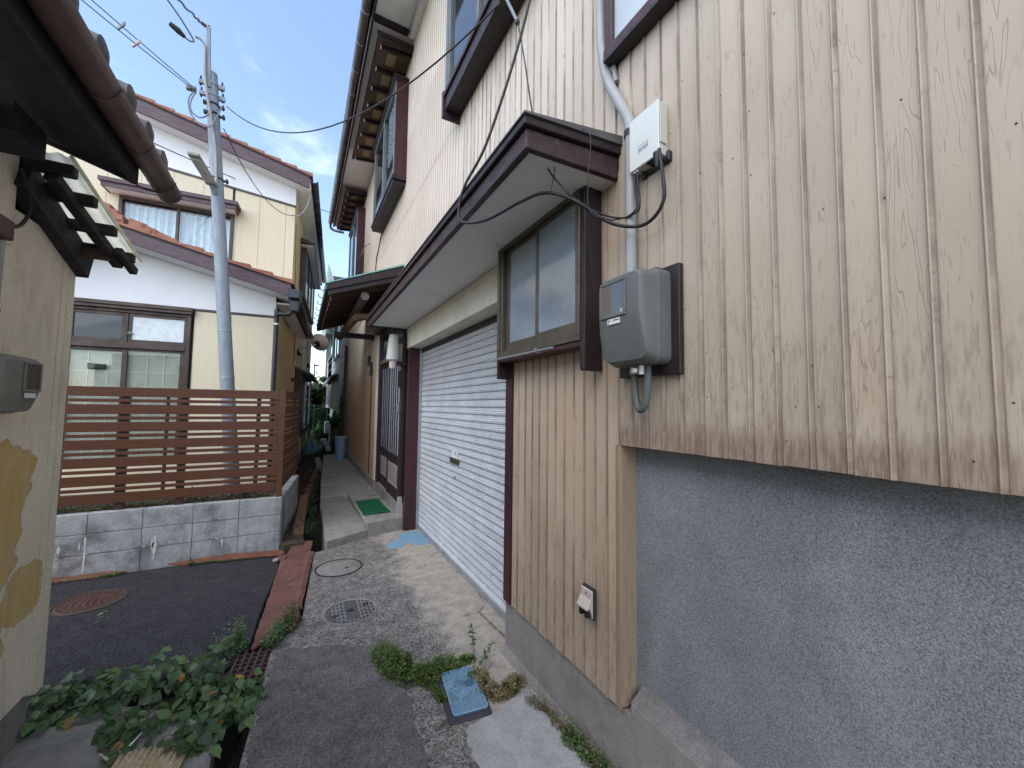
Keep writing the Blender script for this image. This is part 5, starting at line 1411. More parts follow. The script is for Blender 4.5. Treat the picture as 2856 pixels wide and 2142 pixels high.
# alley side of the house
L.part('side_wall', MB().box(-0.012, 0.0, 0.05, 8.9, 0.30, 3.16), M['warm_lit_wall'])
L.part('side_wall', MB().box(-0.012, 0.0, 2.04, 8.9, 3.162, 6.0), M['warm_lit_wall'])
W = L.part('bay_window', MB().box(0.0, 0.10, 3.5, 7.0, 4.25, 5.42), M['black_void'])
fr = MB()
for y in (3.45, 4.6, 5.75, 6.95): fr.box(0.0, 0.135, y, y+0.09, 4.2, 5.45)
fr.box(0.0,0.13,3.541,6.949,4.2,4.27); fr.box(0.0,0.13,3.541,6.949,5.38,5.45)
L.part('frame', fr, M['brown_alu'], parent=W, bevel=0.003)
for a in (3.545, 4.695, 5.845): L.part('pane', MB().box(0.112, 0.116, a, a+1.05, 4.27, 5.38), M['glass'], parent=W)
L.part('curtain', MB().box(0.102, 0.105, 3.6, 6.9, 4.3, 5.35), M['curtain'], parent=W)
q = MB(); q.hexa([(0.0,3.27,5.46),(0.30,3.27,5.40),(0.30,7.1,5.40),(0.0,7.1,5.46),(0.0,3.27,5.56),(0.30,3.27,5.46),(0.30,7.1,5.46),(0.0,7.1,5.56)])
L.part('hood', q, M['barge'], parent=W, bevel=0.004)
L.part('hood_soffit', MB().box(0.02, 0.28, 3.29, 7.08, 5.385, 5.40), M['white_wall'], parent=W)
W = L.part('bay_window', MB().box(0.0, 0.12, 3.45, 7.0, 0.98, 2.40), M['brown_alu'])
q = MB(); q.box(0.0,0.16,3.34,3.40,0.95,2.46); q.box(0.0,0.16,7.0,7.05,0.95,2.46); q.box(0.0,0.17,3.34,7.05,0.90,0.949)
L.part('frame', q, M['brown_alu'], parent=W, bevel=0.003)
for a, mt in ((3.5,'brown_alu'),(4.4,'ribbed'),(5.3,'glass_dark'),(6.2,'ribbed')):
    L.part('pane', MB().box(0.121, 0.14, a, a+0.82, 1.02, 2.36), M[mt], parent=W, bevel=0.004)
q = MB(); q.hexa([(0.0,3.22,2.45),(0.36,3.22,2.32),(0.36,7.2,2.32),(0.0,7.2,2.45),(0.0,3.22,2.53),(0.36,3.22,2.37),(0.36,7.2,2.37),(0.0,7.2,2.53)])
L.part('hood', q, M['grey_sheet'], parent=W, bevel=0.004)
for y, z in ((3.73,2.90),(7.26,2.91)):
    q = MB(); q.hexa([(0,y-.09,z-.07),(0.10,y-.09,z-.07),(0.10,y+.09,z-.07),(0,y+.09,z-.07),(0,y-.09,z+.09),(0.02,y-.06,z+.09),(0.02,y+.06,z+.09),(0,y+.09,z+.09)])
    L.part('vent_hood', q, M['dark_iron'], bevel=0.01)
L.part('vent_hood', MB().box(0, 0.05, 2.58, 2.68, 2.14, 2.22), M['brown_alu'], bevel=0.01)
L.part('wall_pipe', MB().tube([(0.02,2.9,2.25),(0.02,2.9,2.95)], 0.02, 6), M['cream_wall'])
q = MB().tube(smooth_path([(0.015,2.1,5.35),(0.02,2.3,4.5),(0.02,2.6,3.4),(0.03,2.9,2.6),(0.02,3.1,2.2)],5), 0.006, 5)
L.part('wall_wire', q, M['black'])

# ================================================================ block wall and slat fence
B = Thing('block_wall', 'low grey concrete block wall with white lime stains, under the brown slat fence', 'wall', (-0.14, 5.40, -0.1))
core = MB(); core.box(-3.6, -0.145, 5.412, 5.512, -0.40, 0.546)
dx, dy = math.sin(R(6)), math.cos(R(6))
def side(x, s): return (-0.14 + dx*s + x*dy, 5.40 + dy*s - x*dx)
core.prism([side(-0.012,0.115), side(-0.012,1.62), side(-0.112,1.62), side(-0.112,0.115)], 'z', -0.40, 0.546)
B.part('mortar', core, M['conc_light'])
br_ = random.Random(21)
bme = {}
def block(x0, x1, z0, z1):
    key = (round(x1-x0,3), round(z1-z0,3))
    if key not in bme:
        q = MB().box(0.0022, x1-x0-0.0022, 0, 0.10, 0.002, z1-z0-0.002)
        bme[key] = q.mesh('block', M['conc_block'])
    return link('block', bme[key], B.o, Vector((x0, 5.40 + br_.uniform(-0.002,0.002), z0)) - B.off, bevel=0.0035)
jx = [-0.148, -0.557, -0.967, -1.377, -1.787, -2.197, -2.607, -3.017, -3.427]
for r_, (za, zb) in enumerate(((-0.075,0.155),(0.159,0.354),(0.358,0.556))):
    for i in range(len(jx)-1): block(jx[i+1], jx[i], za, zb)
sbm = None
for za, zb in ((-0.075,0.155),(0.159,0.354),(0.358,0.556)):
    for i in range(4):
        q = MB(); s0, s1 = 0.006+i*0.405, 0.006+(i+1)*0.405-0.004
        q.prism([side(0,s0), side(0,s1), side(-0.10,s1), side(-0.10,s0 if i else s0+0.02)], 'z', za, zb-0.003)
        B.part('block', q, M['conc_block'], bevel=0.0035)
# lime runs and cement smears, thin crusts on the face
q = MB()
def run(x, zt, zb, w):
    n = 9
    Lp, Rp = [], []
    for i in range(n+1):
        z = zt + (zb-zt)*i/n
        ww = w*(0.3+0.9*math.sin(math.pi*min(1,(i+0.6)/n))) * br_.uniform(0.5,1.2)
        Lp.append((x-ww+br_.uniform(-.004,.004), z)); Rp.append((x+ww, z))
    pts = Lp + Rp[::-1]
    V = [(p[0], 5.397, p[1]) for p in pts] + [(p[0], 5.404, p[1]) for p in pts]
    m_ = len(pts)
    q.add(V, [tuple(range(m_))] + [(i,(i+1)%m_,m_+(i+1)%m_,m_+i) for i in range(m_)])
run(-1.79,0.33,-0.06,0.009); run(-1.97,0.27,0.19,0.011); run(-1.83,0.28,0.20,0.009); run(-1.272,0.27,0.03,0.015); run(-1.29,0.24,0.12,0.012); run(-0.70,0.16,0.06,0.008)
for i in range(34):
    x = br_.uniform(-2.05,-0.6); z = 0.165 + br_.gauss(0, 0.018) + (0.07*br_.random() if br_.random() < 0.3 else 0)
    w = br_.uniform(0.003, 0.012)
    q.box(x-w, x+w, 5.3965, 5.404, z-w*0.5, z+w*0.5)
B.part('lime_stain', q, M['lime'], kind='stuff')

F = Thing('slat_fence', 'brown horizontal slat fence with wide and narrow slats on the block wall', 'fence', (-0.19, 5.45, 0.55))
wm = MB().box(-3.5+0.19, -0.222+0.19, -0.011, 0.011, -0.049, 0.049).mesh('slat', M['fence'])
nm = MB().box(-3.5+0.19, -0.222+0.19, -0.011, 0.011, -0.0165, 0.0165).mesh('narrow_slat', M['fence'])
for i in range(7):
    link('slat', wm, F.o, (0, 0, 1.759-0.55 - i*0.1795), bevel=0.002)
    if i < 6: link('narrow_slat', nm, F.o, (0, 0, 1.759-0.55 - i*0.1795 - 0.0898), bevel=0.002)
def fs(x, s): return (-0.165 + dx*s + x*dy, 5.475 + dy*s - x*dx)
def sidebox(x0, x1, s0, s1, z0, z1):
    return MB().prism([fs(x0,s0), fs(x1,s0), fs(x1,s1), fs(x0,s1)], 'z', z0, z1)
for i in range(7):
    z = 1.765 - i*0.1795
    F.part('slat', sidebox(-0.009, 0.009, 0.04, 1.60, z-0.049, z+0.049), M['fence'], bevel=0.002)
    if i < 6: F.part('narrow_slat', sidebox(-0.009, 0.009, 0.04, 1.60, z-0.0898-0.0165, z-0.0898+0.0165), M['fence'], bevel=0.002)
F.part('post', MB().box(-0.212, -0.150, 5.435, 5.500, 0.55, 1.815), M['fence'], bevel=0.004)
for a, w_ in ((-1.63,0.075),(-1.145,0.065),(-0.445,0.04),(-2.1,0.07)):
    F.part('post', MB().box(a, a+w_, 5.462, 5.512, 0.45, 1.79), M['post_dark'], bevel=0.003)
F.part('post', sidebox(-0.06, -0.011, 1.50, 1.56, 0.5, 1.79), M['post_dark'], bevel=0.003)
F.part('bracket', MB().box(-1.265, -1.235, 5.46, 5.475, 0.66, 1.74), M['fence'])

# ================================================================ stucco house at the left edge
N = Thing('house', 'tan stucco house with ochre stains and dark overhanging eave at the left edge', 'house', (-1.1, 2.4, 0))
w = MB(); w.box(-4.5, -1.1, -1.5, 2.832, 0.25, 2.47); w.box(-4.5, -1.104, 2.832, 2.838, 0.25, 2.47); w.box(-4.5,-1.098,2.838,2.892,0.232,2.46); w.box(-4.5,-1.104,2.892,2.898,0.2,2.45); w.box(-4.5, -1.098, 2.898, 2.962, 0.20, 2.435)
w.box(-4.5, -1.1, -1.5, 2.41, 2.47, 2.75)
N.part('wall', w, M['stucco_tan'])
N.part('foundation', MB().box(-4.5, -1.14, -1.5, 2.94, -0.3, 0.249), M['conc_found'], bevel=0.006)
# eave with round-ended tiles and a half-round gutter
EV = N.part('eave', MB().hexa([(-4.6,-1.5,3.96),(-0.69,-1.5,2.665),(-0.69,2.31,2.665),(-4.6,2.31,3.96),(-4.6,-1.5,4.04),(-0.69,-1.5,2.74),(-0.69,2.31,2.74),(-4.6,2.31,4.04)]), M['eave_dark'])
N.part('eave_board', MB().box(-0.712, -0.688, -1.5, 2.325, 2.64, 2.745), M['eave_dark'], parent=EV)
N.part('verge_board', MB().hexa([(-4.6,2.312,3.93),(-0.69,2.312,2.64),(-0.69,2.335,2.64),(-4.6,2.335,3.93),(-4.6,2.312,4.05),(-0.69,2.312,2.75),(-0.69,2.335,2.75),(-4.6,2.335,4.05)]), M['eave_dark'], parent=EV)
gm = MB().strip([(-0.635+0.052*math.cos(R(180+18*k)), 2.735+0.056*math.sin(R(180+18*k))) for k in range(11)], 'y', -1.5, 2.56)
g_ = N.part('gutter', gm, M['eave_gutter'], parent=EV, smooth=50)
g_.modifiers.new('thick', 'SOLIDIFY').thickness = 0.004
N.part('gutter_end', MB().strip([(-0.635+0.054*math.cos(R(180+18*k)), 2.735+0.058*math.sin(R(180+18*k))) for k in range(11)], 'y', 2.545, 2.56), M['eave_gutter'], parent=EV)
for y in (1.78, 2.11, 2.43):
    q = MB().strip([(-0.635+0.0555*math.cos(R(180+18*k)), 2.735+0.0595*math.sin(R(180+18*k))) for k in range(11)], 'y', y-0.008, y+0.008)
    N.part('gutter_joint', q, M['eave_gutter'], parent=EV, smooth=50)
N.part('gutter_wire', MB().tube(smooth_path([(-0.70,2.32,2.70),(-0.705,2.36,2.66),(-0.68,2.42,2.665),(-0.64,2.45,2.68)],4), 0.004, 5), M['dark_iron'], parent=EV)
tq = MB(); tq.tube([(0.10,0,0.01),(-0.30,0,0.11)], 0.046, 12)
tq.lathe([(0.0005,0.012),(0.025,0.012),(0.035,0.006),(0.049,0.004),(0.049,-0.02)], (0.11,0,0.008), 14, Matrix.Rotation(R(90),3,'Y'))
tme = tq.mesh('round_tile', M['tile_grey'], 40)
fq = MB(); fq.strip([(-0.09,0.03),(-0.05,0.0),(0.0,-0.012),(0.05,0.0),(0.09,0.03)], 'x', 0.0, 0.1)
for i in range(8):
    link('round_tile', tme, EV, Vector((-0.725+0.004*(i%3), 2.36-0.2175*i, 2.785)) - N.off)
tl = MB().hexa([(-4.6,-1.5,4.045),(-0.63,-1.5,2.76),(-0.63,2.40,2.76),(-4.6,2.40,4.045),(-4.6,-1.5,4.09),(-0.63,-1.5,2.79),(-0.63,2.40,2.79),(-4.6,2.40,4.09)])
N.part('tile_slope', tl, M['tile_grey'], parent=EV)
N.part('beam_end', MB().box(-4.5, -0.95, 2.06, 2.262, 2.625, 2.745), M['eave_dark'], bevel=0.006)
N.part('corner_post', MB().box(-1.16, -1.085, 2.28, 2.40, 2.3, 2.75), M['stucco_tan'])
# lean-to roof: purlins under yellowed corrugated sheet
def lz(y): return 2.715 - 0.385*(y-2.41)
LT = N.part('lean_to_roof', MB().bar((-1.085,2.40,lz(2.40)-0.10),(-1.085,2.99,lz(2.99)-0.10), 0.07, 0.13), M['eave_dark'])
def ex_(y): return -0.925 + 0.11*(y-2.41)
for y in (2.43, 2.585, 2.765, 2.96):
    N.part('purlin', MB().bar((-4.2,y,lz(y)-0.028),(ex_(y)-0.002,y,lz(y)-0.028), 0.046, 0.05), M['eave_dark'], parent=LT, bevel=0.005)
N.part('rafter', MB().bar((ex_(2.42)-0.075,2.42,lz(2.42)-0.066),(ex_(2.98)-0.075,2.98,lz(2.98)-0.066), 0.045, 0.045), M['eave_dark'], parent=LT, bevel=0.003)
N.part('rafter', MB().bar((-1.30,2.42,lz(2.42)-0.078),(-1.30,3.02,lz(3.02)-0.078), 0.05, 0.06), M['eave_dark'], parent=LT, bevel=0.003)
N.part('rafter', MB().bar((ex_(2.86)-0.032,2.86,lz(2.86)-0.062),(ex_(3.03)-0.028,3.03,lz(3.03)-0.062), 0.035, 0.04), M['eave_dark'], parent=LT, bevel=0.003)
N.part('eave_beam', MB().box(-4.2, ex_(2.9)-0.075, 2.885, 2.93, 2.430, 2.505), M['under_wood'], parent=LT, bevel=0.004)
def under(x0, x1, ya, yb):
    N.part('board', MB().hexa([(x0,ya,lz(ya)-0.052),(x1,ya,lz(ya)-0.052),(x1,yb,lz(yb)-0.052),(x0,yb,lz(yb)-0.052),(x0,ya,lz(ya)-0.042),(x1,ya,lz(ya)-0.042),(x1,yb,lz(yb)-0.042),(x0,yb,lz(yb)-0.042)]), M['eave_dark'], parent=LT)
under(-1.6, ex_(2.5)-0.09, 2.50, 2.575)
under(-1.6, -1.062, 2.595, 2.95)
under(-1.061, ex_(2.85)-0.09, 2.865, 2.95)
under(-1.061, ex_(2.7)-0.15, 2.70, 2.755)
cq = MB()
pts = []
NX = 640
for yy in (2.385, 3.03):
    for i in range(NX+1):
        x = -4.2 + (ex_(yy)+4.2)*i/NX
        cq.v.append((x, yy, lz(yy)+0.004+0.006*math.sin(i/NX*3.3/0.0318*math.pi)))
for i in range(NX): cq.f.append([i,i+1,NX+2+i,NX+1+i]); cq.mi.append(0)
N.part('corrugated_sheet', cq, M['poly'], parent=LT, smooth=60)
N.part('sheet_edge', MB().bar((ex_(2.385),2.385,lz(2.385)+0.006),(ex_(3.03),3.03,lz(3.03)+0.006),0.012,0.010), M['poly'], parent=LT)
# frame and drain pipe at the very edge
N.part('window_frame', MB().box(-1.12, -1.02, 2.16, 2.27, 2.28, 2.36), M['red_wood'], bevel=0.005)
N.part('downpipe', MB().tube([(-1.075,2.29,2.30),(-1.075,2.29,1.83)], 0.022, 10), M['pvc'], smooth=50)
N.part('pipe_clip', MB().tube([(-1.075,2.29,2.0),(-1.075,2.29,2.012)], 0.025, 10), M['dark_iron'])
N.part('wire_loop', MB().tube(smooth_path([(-1.06,2.36,2.62),(-1.05,2.42,2.5),(-1.06,2.40,2.40),(-1.07,2.33,2.35)],4), 0.007, 6), M['black'])
# ================================================================ utility pole
PX = lambda z: -0.662 - 0.0874*z
PO = Thing('utility_pole', 'pale grey utility pole leaning left behind the brown slat fence, carrying a small lamp', 'utility pole', (-0.70, 6.12, 0.45))
def ptube(z0, z1, r0, r1, n=20): return MB().tube([(PX(z0),6.12,z0),(PX((z0+z1)/2),6.12,(z0+z1)/2),(PX(z1),6.12,z1)], [r0,(r0+r1)/2,r1], n)
PO.part('shaft', ptube(0.4, 5.93, 0.082, 0.066), M['pole'], smooth=50)
PO.part('cap', ptube(5.93, 5.95, 0.067, 0.050), M['galv'], smooth=50)
ex = MB().bar((-1.185,6.06,5.70),(-1.225,6.06,6.50), 0.042, 0.042, (0,1,0))
PO.part('top_bar', ex, M['pole'], bevel=0.003)
q = MB().bar((-1.30,6.05,6.515),(-1.205,6.06,6.475), 0.03, 0.03); q.box(-1.232,-1.208,6.045,6.075,6.46,6.52)
PO.part('top_bracket', q, M['iron_rust'], bevel=0.003)
for z in (5.785, 5.637):
    q = MB(); q.lathe([(0.070,-0.022),(0.075,-0.02),(0.075,0.02),(0.070,0.022)], (PX(z),6.12,z), 20)
    q.box(PX(z)-0.135, PX(z)-0.07, 6.10, 6.14, z-0.025, z+0.025); q.box(PX(z)+0.07, PX(z)+0.135, 6.10, 6.14, z-0.03, z+0.025)
    PO.part('band', q, M['pole'], bevel=0.002)
    for s_ in (-0.115, 0.108):
        PO.part('bolt', MB().tube([(PX(z)+s_,6.12,z-0.05),(PX(z)+s_,6.12,z+0.075)], 0.011, 8), M['dark_iron'])
for z in (5.515, 5.39, 4.545):
    q = MB(); q.lathe([(0.072,-0.012),(0.077,-0.01),(0.077,0.01),(0.072,0.012)], (PX(z),6.12,z), 20)
    q.box(PX(z)+0.07, PX(z)+0.125, 6.105, 6.135, z-0.012, z+0.012); q.box(PX(z)+0.10, PX(z)+0.12, 6.08, 6.13, z-0.03, z+0.02); q.box(PX(z)-0.10, PX(z)-0.07, 6.09, 6.13, z-0.015, z+0.03)
    PO.part('clamp', q, M['dark_iron'], bevel=0.002)
for z in (2.58, 1.98):
    PO.part('nameplate' if z < 2 else 'tie_band', MB().lathe([(0.0795,-0.018 if z<2 else -0.004),(0.0805,-0.016 if z<2 else -0.003),(0.0805,0.016 if z<2 else 0.003),(0.0795,0.018 if z<2 else 0.004)], (PX(z),6.12,z), 24), M['galv'])
cd = smooth_path([(-1.34,6.02,6.28),(-1.29,6.02,6.27),(-1.245,6.03,6.20),(-1.235,6.025,6.0),(-1.215,6.015,5.75),(-1.185,6.01,5.55),(-1.13,6.02,5.25),(-1.075,6.03,4.9),(-1.055,6.03,4.6),(-1.045,6.035,4.42)], 5)
PO.part('conduit', MB().tube(cd, 0.017, 8), M['pvc'], smooth=50)
q = MB(); 
for a in (smooth_path([(-1.30,6.02,5.56),(-1.34,6.0,5.42),(-1.33,5.98,5.28),(-1.25,5.98,5.22),(-1.18,6.0,5.28),(-1.12,6.02,5.40)],5), smooth_path([(-1.32,6.02,5.57),(-1.365,6.0,5.42),(-1.33,5.98,5.24),(-1.22,5.97,5.12),(-1.12,5.98,5.16),(-1.07,6.0,5.32),(-1.03,6.02,5.48)],5)):
    q.tube(a, 0.009, 6)
PO.part('cable_loop', q, M['bluegrey_wire'], kind='stuff', smooth=50)
q = MB(); q.box(-1.40,-1.30,6.0,6.05,5.56,5.62); q.box(-1.36,-1.31,5.99,6.06,5.57,5.60)
PO.part('splice_box', q, M['grey_alu'], bevel=0.006)
# lamp on its arm
LM = PO.part('lamp', MB().obox((-1.13,5.74,4.445), (0.055,0.002,0.002), (-0.045,-0.27,0.033), (0,0.004,0.022)), M['lamp_grey'], bevel=0.012, seg=2)
PO.part('lamp_cover', MB().obox((-1.132,5.72,4.420), (0.045,0.002,0.002), (-0.035,-0.20,0.024), (0,0.002,0.010)), M['lamp_glass'], parent=LM, bevel=0.006)
PO.part('lamp_bracket', MB().bar((-1.085,6.0,4.41),(-1.055,6.06,4.32), 0.05, 0.05), M['pole'], parent=LM, bevel=0.004)

# ================================================================ cables in the air
def cable(name, pts, r, mat, label, cat='cable', group=None, n=7):
    p0 = Vector(pts[0])
    return single(name, MB().tube(pts, r, n), mat, label, cat, group, loc=tuple(p0), smooth=60)
def ext(px, py, d):     # far ends of the street lines
    return None
WG = 'lines strung from the pole'
pt = Vector((-1.30,6.05,6.51))
A0 = [(-1.30,6.05,6.505),(-1.36,5.98,6.515),(-1.55,5.75,6.51),(-1.85,5.35,6.50),(-2.3,4.7,6.50),(-3.6,2.6,6.62)]
tw = []
for i, p in enumerate(smooth_path(A0, 14)): tw.append((p[0]+0.006*math.sin(i*0.9), p[1], p[2]+0.008*math.sin(i*0.9)))
cable('street_line', tw, 0.013, M['bluegrey_wire'], 'thick twisted line running from the top bracket of the pole to the upper left', group=WG)
cable('line_tail', smooth_path([(-1.72,5.52,6.50),(-1.60,5.65,6.40),(-1.45,5.8,6.28),(-1.345,5.9,6.16),(-1.335,5.92,6.13),(-1.37,5.9,6.105),(-1.42,5.88,6.12)],6), 0.010, M['bluegrey_wire'], 'loose cable tail hanging beside the pole top with a dark splice at its end')
single('splice', MB().tube([(-1.41,5.88,6.115),(-1.47,5.86,6.15),(-1.545,5.84,6.185)], [0.02,0.036,0.026], 8), M['dark_iron'], 'dark cable splice hanging from the loose tail near the pole top', 'cable splice', loc=(-1.41,5.88,6.115), smooth=50)
cable('street_line', sag((-1.33,6.0,5.60),(-4.2,2.2,5.95),0.10), 0.006, M['bluegrey_wire'], 'upper thin line of the pair running left from the splice box on the pole', group=WG)
cable('street_line', sag((-1.33,6.0,5.575),(-4.2,2.2,5.86),0.16), 0.006, M['bluegrey_wire'], 'lower thin line of the pair running left from the splice box on the pole', group=WG)
for (x, y, z, nm) in ((-1.80,5.36,5.59,'upper'),(-1.71,5.47,5.535,'lower')):
    single('line_tag', MB().obox((x,y,z), (0.045,-0.06,-0.004), (0.006,0.004,0), (0,0,0.02)), M['beige_plastic'] if nm=='lower' else M['bluegrey_wire'], 'small flat tag on the %s thin line left of the pole' % nm, 'line tag', loc=(x,y,z))
cable('drop_cable', sag((-1.0,6.12,5.56),(1.12,2.30,4.47),0.62,22), 0.0065, M['black'], 'dark drop cable sagging from the pole across the sky to the upstairs bay window', group=WG)
cable('low_line', sag((-5.0,3.4,4.86),(0.62,11.8,7.05),0.35,26), 0.008, M['black'], 'dark line passing behind the pole in front of the white gable to the far gutter', group=WG)
cable('guy_wire', sag((-1.02,6.12,5.25),(-0.42+0.13,8.86,5.46),0.28,16), 0.006, M['black'], 'thin wire falling from the pole to the corner of the cream house', group=WG)
single('wire_hook', MB().tube(smooth_path([(-0.29,8.86,5.46),(-0.25,8.84,5.47),(-0.15,8.82,5.48),(-0.02,8.75,5.7),(0.03,8.7,5.95)],4), 0.012, 6), M['galv'], 'bent metal hook holding the thin wire at the corner of the cream house', 'hook', loc=(-0.29,8.86,5.46), smooth=50)

# service cables on the right-hand house
cable('service_cable', smooth_path([(1.10,2.28,4.44),(1.05,2.20,4.42),(1.03,2.10,4.32),(1.04,2.0,4.12),(1.05,1.92,3.95)],6), 0.010, M['bluegrey_wire'], 'short blue-grey cable drooping from the sill of the upstairs bay window')
single('cable_clip', MB().lathe([(0.004,-0.014),(0.014,-0.01),(0.014,0.01),(0.004,0.014)], (1.05,1.915,3.94), 8), M['dark_iron'], 'small cable clip joining the blue-grey cable and the thin black wire', 'clip', loc=(1.05,1.915,3.94))
cable('service_cable', smooth_path([(1.05,1.91,3.93),(1.03,1.80,3.62),(0.97,1.60,3.12),(0.93,1.44,2.78),(0.98,1.32,2.58),(1.10,1.27,2.50),(1.19,1.22,2.475),(1.205,1.15,2.47),(1.205,1.125,2.50),(1.205,1.14,2.64)],6), 0.0042, M['black'], 'thin black wire falling past the corner of the pent roof to the white box')
cable('service_cable', smooth_path([(1.15,1.55,4.6),(1.0,1.60,3.95),(0.90,1.66,3.45),(0.80,1.78,3.02),(0.73,1.90,2.83),(0.71,1.93,2.70),(0.72,1.88,2.62),(0.78,1.72,2.58),(0.86,1.52,2.60),(0.92,1.40,2.60),(1.0,1.30,2.54),(1.12,1.22,2.44),(1.19,1.13,2.40),(1.20,1.05,2.405),(1.20,1.0,2.46),(1.20,1.005,2.56),(1.20,1.02,2.67)],7), 0.0075, M['black'], 'thick black cable looping under the pent roof corner up to the white box')
cable('service_cable', smooth_path([(0.97,1.33,2.85),(0.955,1.37,2.76),(0.95,1.38,2.68),(0.94,1.39,2.61)],5), 0.0022, M['dark_iron'], 'hair-thin wire tie hanging over the front of the pent roof')
cable('service_cable', smooth_path([(1.02,1.28,2.86),(1.04,1.24,2.80),(1.035,1.25,2.62),(1.04,1.24,2.47),(1.12,1.18,2.43)],5), 0.0022, M['dark_iron'], 'hair-thin wire dangling down beside the end of the pent roof')
cable('service_cable', smooth_path([(1.205,1.155,2.64),(1.205,1.15,2.55),(1.205,1.14,2.49),(1.205,1.20,2.475),(1.19,1.28,2.49)],5), 0.0032, M['black'], 'thin black lead from the left underside of the white box')
cable('clothes_wire', smooth_path([(1.15,10.05,5.25),(1.12,9.0,5.15),(1.18,8.6,5.10)],5), 0.012, M['galv'], 'rod with a bent end sticking out below the far upstairs bay', 'rod')
cable('wall_cable', smooth_path([(1.25,7.55,5.0),(1.25,7.9,4.75),(1.25,8.15,4.55),(1.25,8.2,3.9),(1.25,8.2,3.58)],5), 0.010, M['black'], 'dark cable running down the cream wall to the green porch roof')

# grey conduit down the corner, with its black clamp
CP = Thing('conduit_pipe', 'bent pale grey conduit running down the cream wall to the meter', 'pipe', (1.225,1.20,2.2))
CP.part('pipe', MB().tube(smooth_path([(1.228,1.198,2.15),(1.228,1.198,2.6),(1.228,1.198,2.86),(1.228,1.215,2.945),(1.228,1.275,3.07),(1.228,1.335,3.20),(1.228,1.372,3.36),(1.228,1.39,3.6),(1.228,1.395,4.6),(1.228,1.395,6.0)],6), 0.0235, 14), M['pvc'], smooth=60)
CP.part('clamp', MB().tube([(1.228,1.199,2.838),(1.228,1.199,2.868)], 0.0268, 14), M['black'], smooth=50)
CP.part('clamp_arm', MB().box(1.222,1.262,1.172,1.182,2.842,2.864), M['black'])
single('conduit_pipe', MB().tube(smooth_path([(1.245,1.333,6.0),(1.245,1.333,3.5),(1.245,1.322,3.30),(1.245,1.30,3.18)],6), 0.012, 10), M['pvc'], 'thin grey conduit close to the wall behind the thick bent one', 'pipe', loc=(1.245,1.333,3.3), smooth=60)

# ================================================================ meters and boxes
def meter_body(xb, xf, y0, y1, z0, z1, zk, inset=0.028, sgn=1):
    """rounded hood: upright window face, lower face sloping back"""
    def ring(x, ya, yb, za, zb, r, n=5):
        o = []
        for cy, cz, a0 in ((yb-r,zb-r,0),(ya+r,zb-r,90),(ya+r,za+r,180),(yb-r,za+r,270)):
            for k in range(n+1):
                a = R(a0+90*k/n); o.append((x, cy+r*math.cos(a), cz+r*math.sin(a)))
        return o
    m = MB(); d = xf-xb
    rings = [ring(xb,y0,y1,z0,z1,0.03), ring(xb+d*0.42,y0+0.001,y1-0.001,z0,z1,0.034), ring(xb+d*0.43,y0+0.0035,y1-0.0035,z0+0.003,z1-0.003,0.034)]
    for t_, zz_ in ((0.62,0.02),(0.80,0.07)):
        rings.append(ring(xb+d*t_, y0+0.004+inset*t_*0.4, y1-0.004-inset*t_*0.4, z0+0.004+(zk-z0)*zz_, z1-0.004-0.004*t_, 0.036))
    rings.append(ring(xb+d*0.93, y0+inset*0.6, y1-inset*0.6, z0+(zk-z0)*0.62, z1-0.014, 0.032))
    rings.append(ring(xb+d*0.99, y0+inset*0.8, y1-inset*0.8, zk-0.006, z1-0.022, 0.028))
    rings.append(ring(xf, y0+inset, y1-inset, zk+0.006, z1-0.032, 0.022))
    n = len(rings[0])
    V = [p for r_ in rings for p in r_]; Fc = []
    for i in range(len(rings)-1):
        for k in range(n):
            k2 = (k+1) % n
            Fc.append((i*n+k, i*n+k2, (i+1)*n+k2, (i+1)*n+k))
    Fc.append(tuple(range(n))); Fc.append(tuple(range((len(rings)-1)*n, len(rings)*n)))
    m.add(V, Fc)
    return m
MT = Thing('electricity_meter', 'grey-green electricity meter hood with a glass window on a black board by the bay window', 'electricity meter', (XS,1.12,1.78), group='electricity meters')
MT.part('back_board', MB().box(1.232, 1.2575, 0.962, 1.275, 1.782, 2.204), M['dark_wood'], bevel=0.003)
MT.part('body', meter_body(1.2318, 1.085, 1.0, 1.262, 1.822, 2.19, 2.0), M['meter'], smooth=35)
wf = MB(); y0, y1, z0, z1 = 1.085, 1.226, 2.012, 2.160
wf.box(1.078,1.0852,y0,y1,z0,z0+0.012); wf.box(1.078,1.0852,y0,y1,z1-0.012,z1); wf.box(1.078,1.0852,y0,y0+0.012,z0+0.0121,z1-0.0121); wf.box(1.078,1.0852,y1-0.012,y1,z0+0.0121,z1-0.0121)
MT.part('window_rim', wf, M['meter'], bevel=0.002)
MT.part('window', MB().box(1.0815,1.0845,y0+0.011,y1-0.011,z0+0.011,z1-0.011), M['meter_glass'])
MT.part('screw', MB().lathe([(0.0005,0.0005),(0.008,0.0),(0.0095,-0.002)], (1.0812,1.108,2.032), 14, Matrix.Rotation(R(-90),3,'Y')), M['beige_plastic'], smooth=40)
MT.part('label_sticker', MB().box(1.0836,1.0848,1.118,1.188,1.985,2.008), M['white'])
q = MB(); 
for y, z, w_ in ((1.178,2.0,0.006),(1.150,2.0,0.006),(1.142,2.0,0.0035),(1.134,1.999,0.0035),(1.126,2.0,0.003),(1.182,1.9905,0.003)): q.box(1.0832,1.0837,y-w_,y+w_,z-0.0022,z+0.0022)
MT.part('label_print', q, M['ink'], kind='stuff')
q = MB(); q.tube([(1.18,1.10,1.82),(1.18,1.10,1.785)], 0.011, 12); q.tube([(1.165,1.112,1.80),(1.15,1.118,1.80)], 0.010, 10)
MT.part('seal', q, M['white'], smooth=40, kind='stuff')
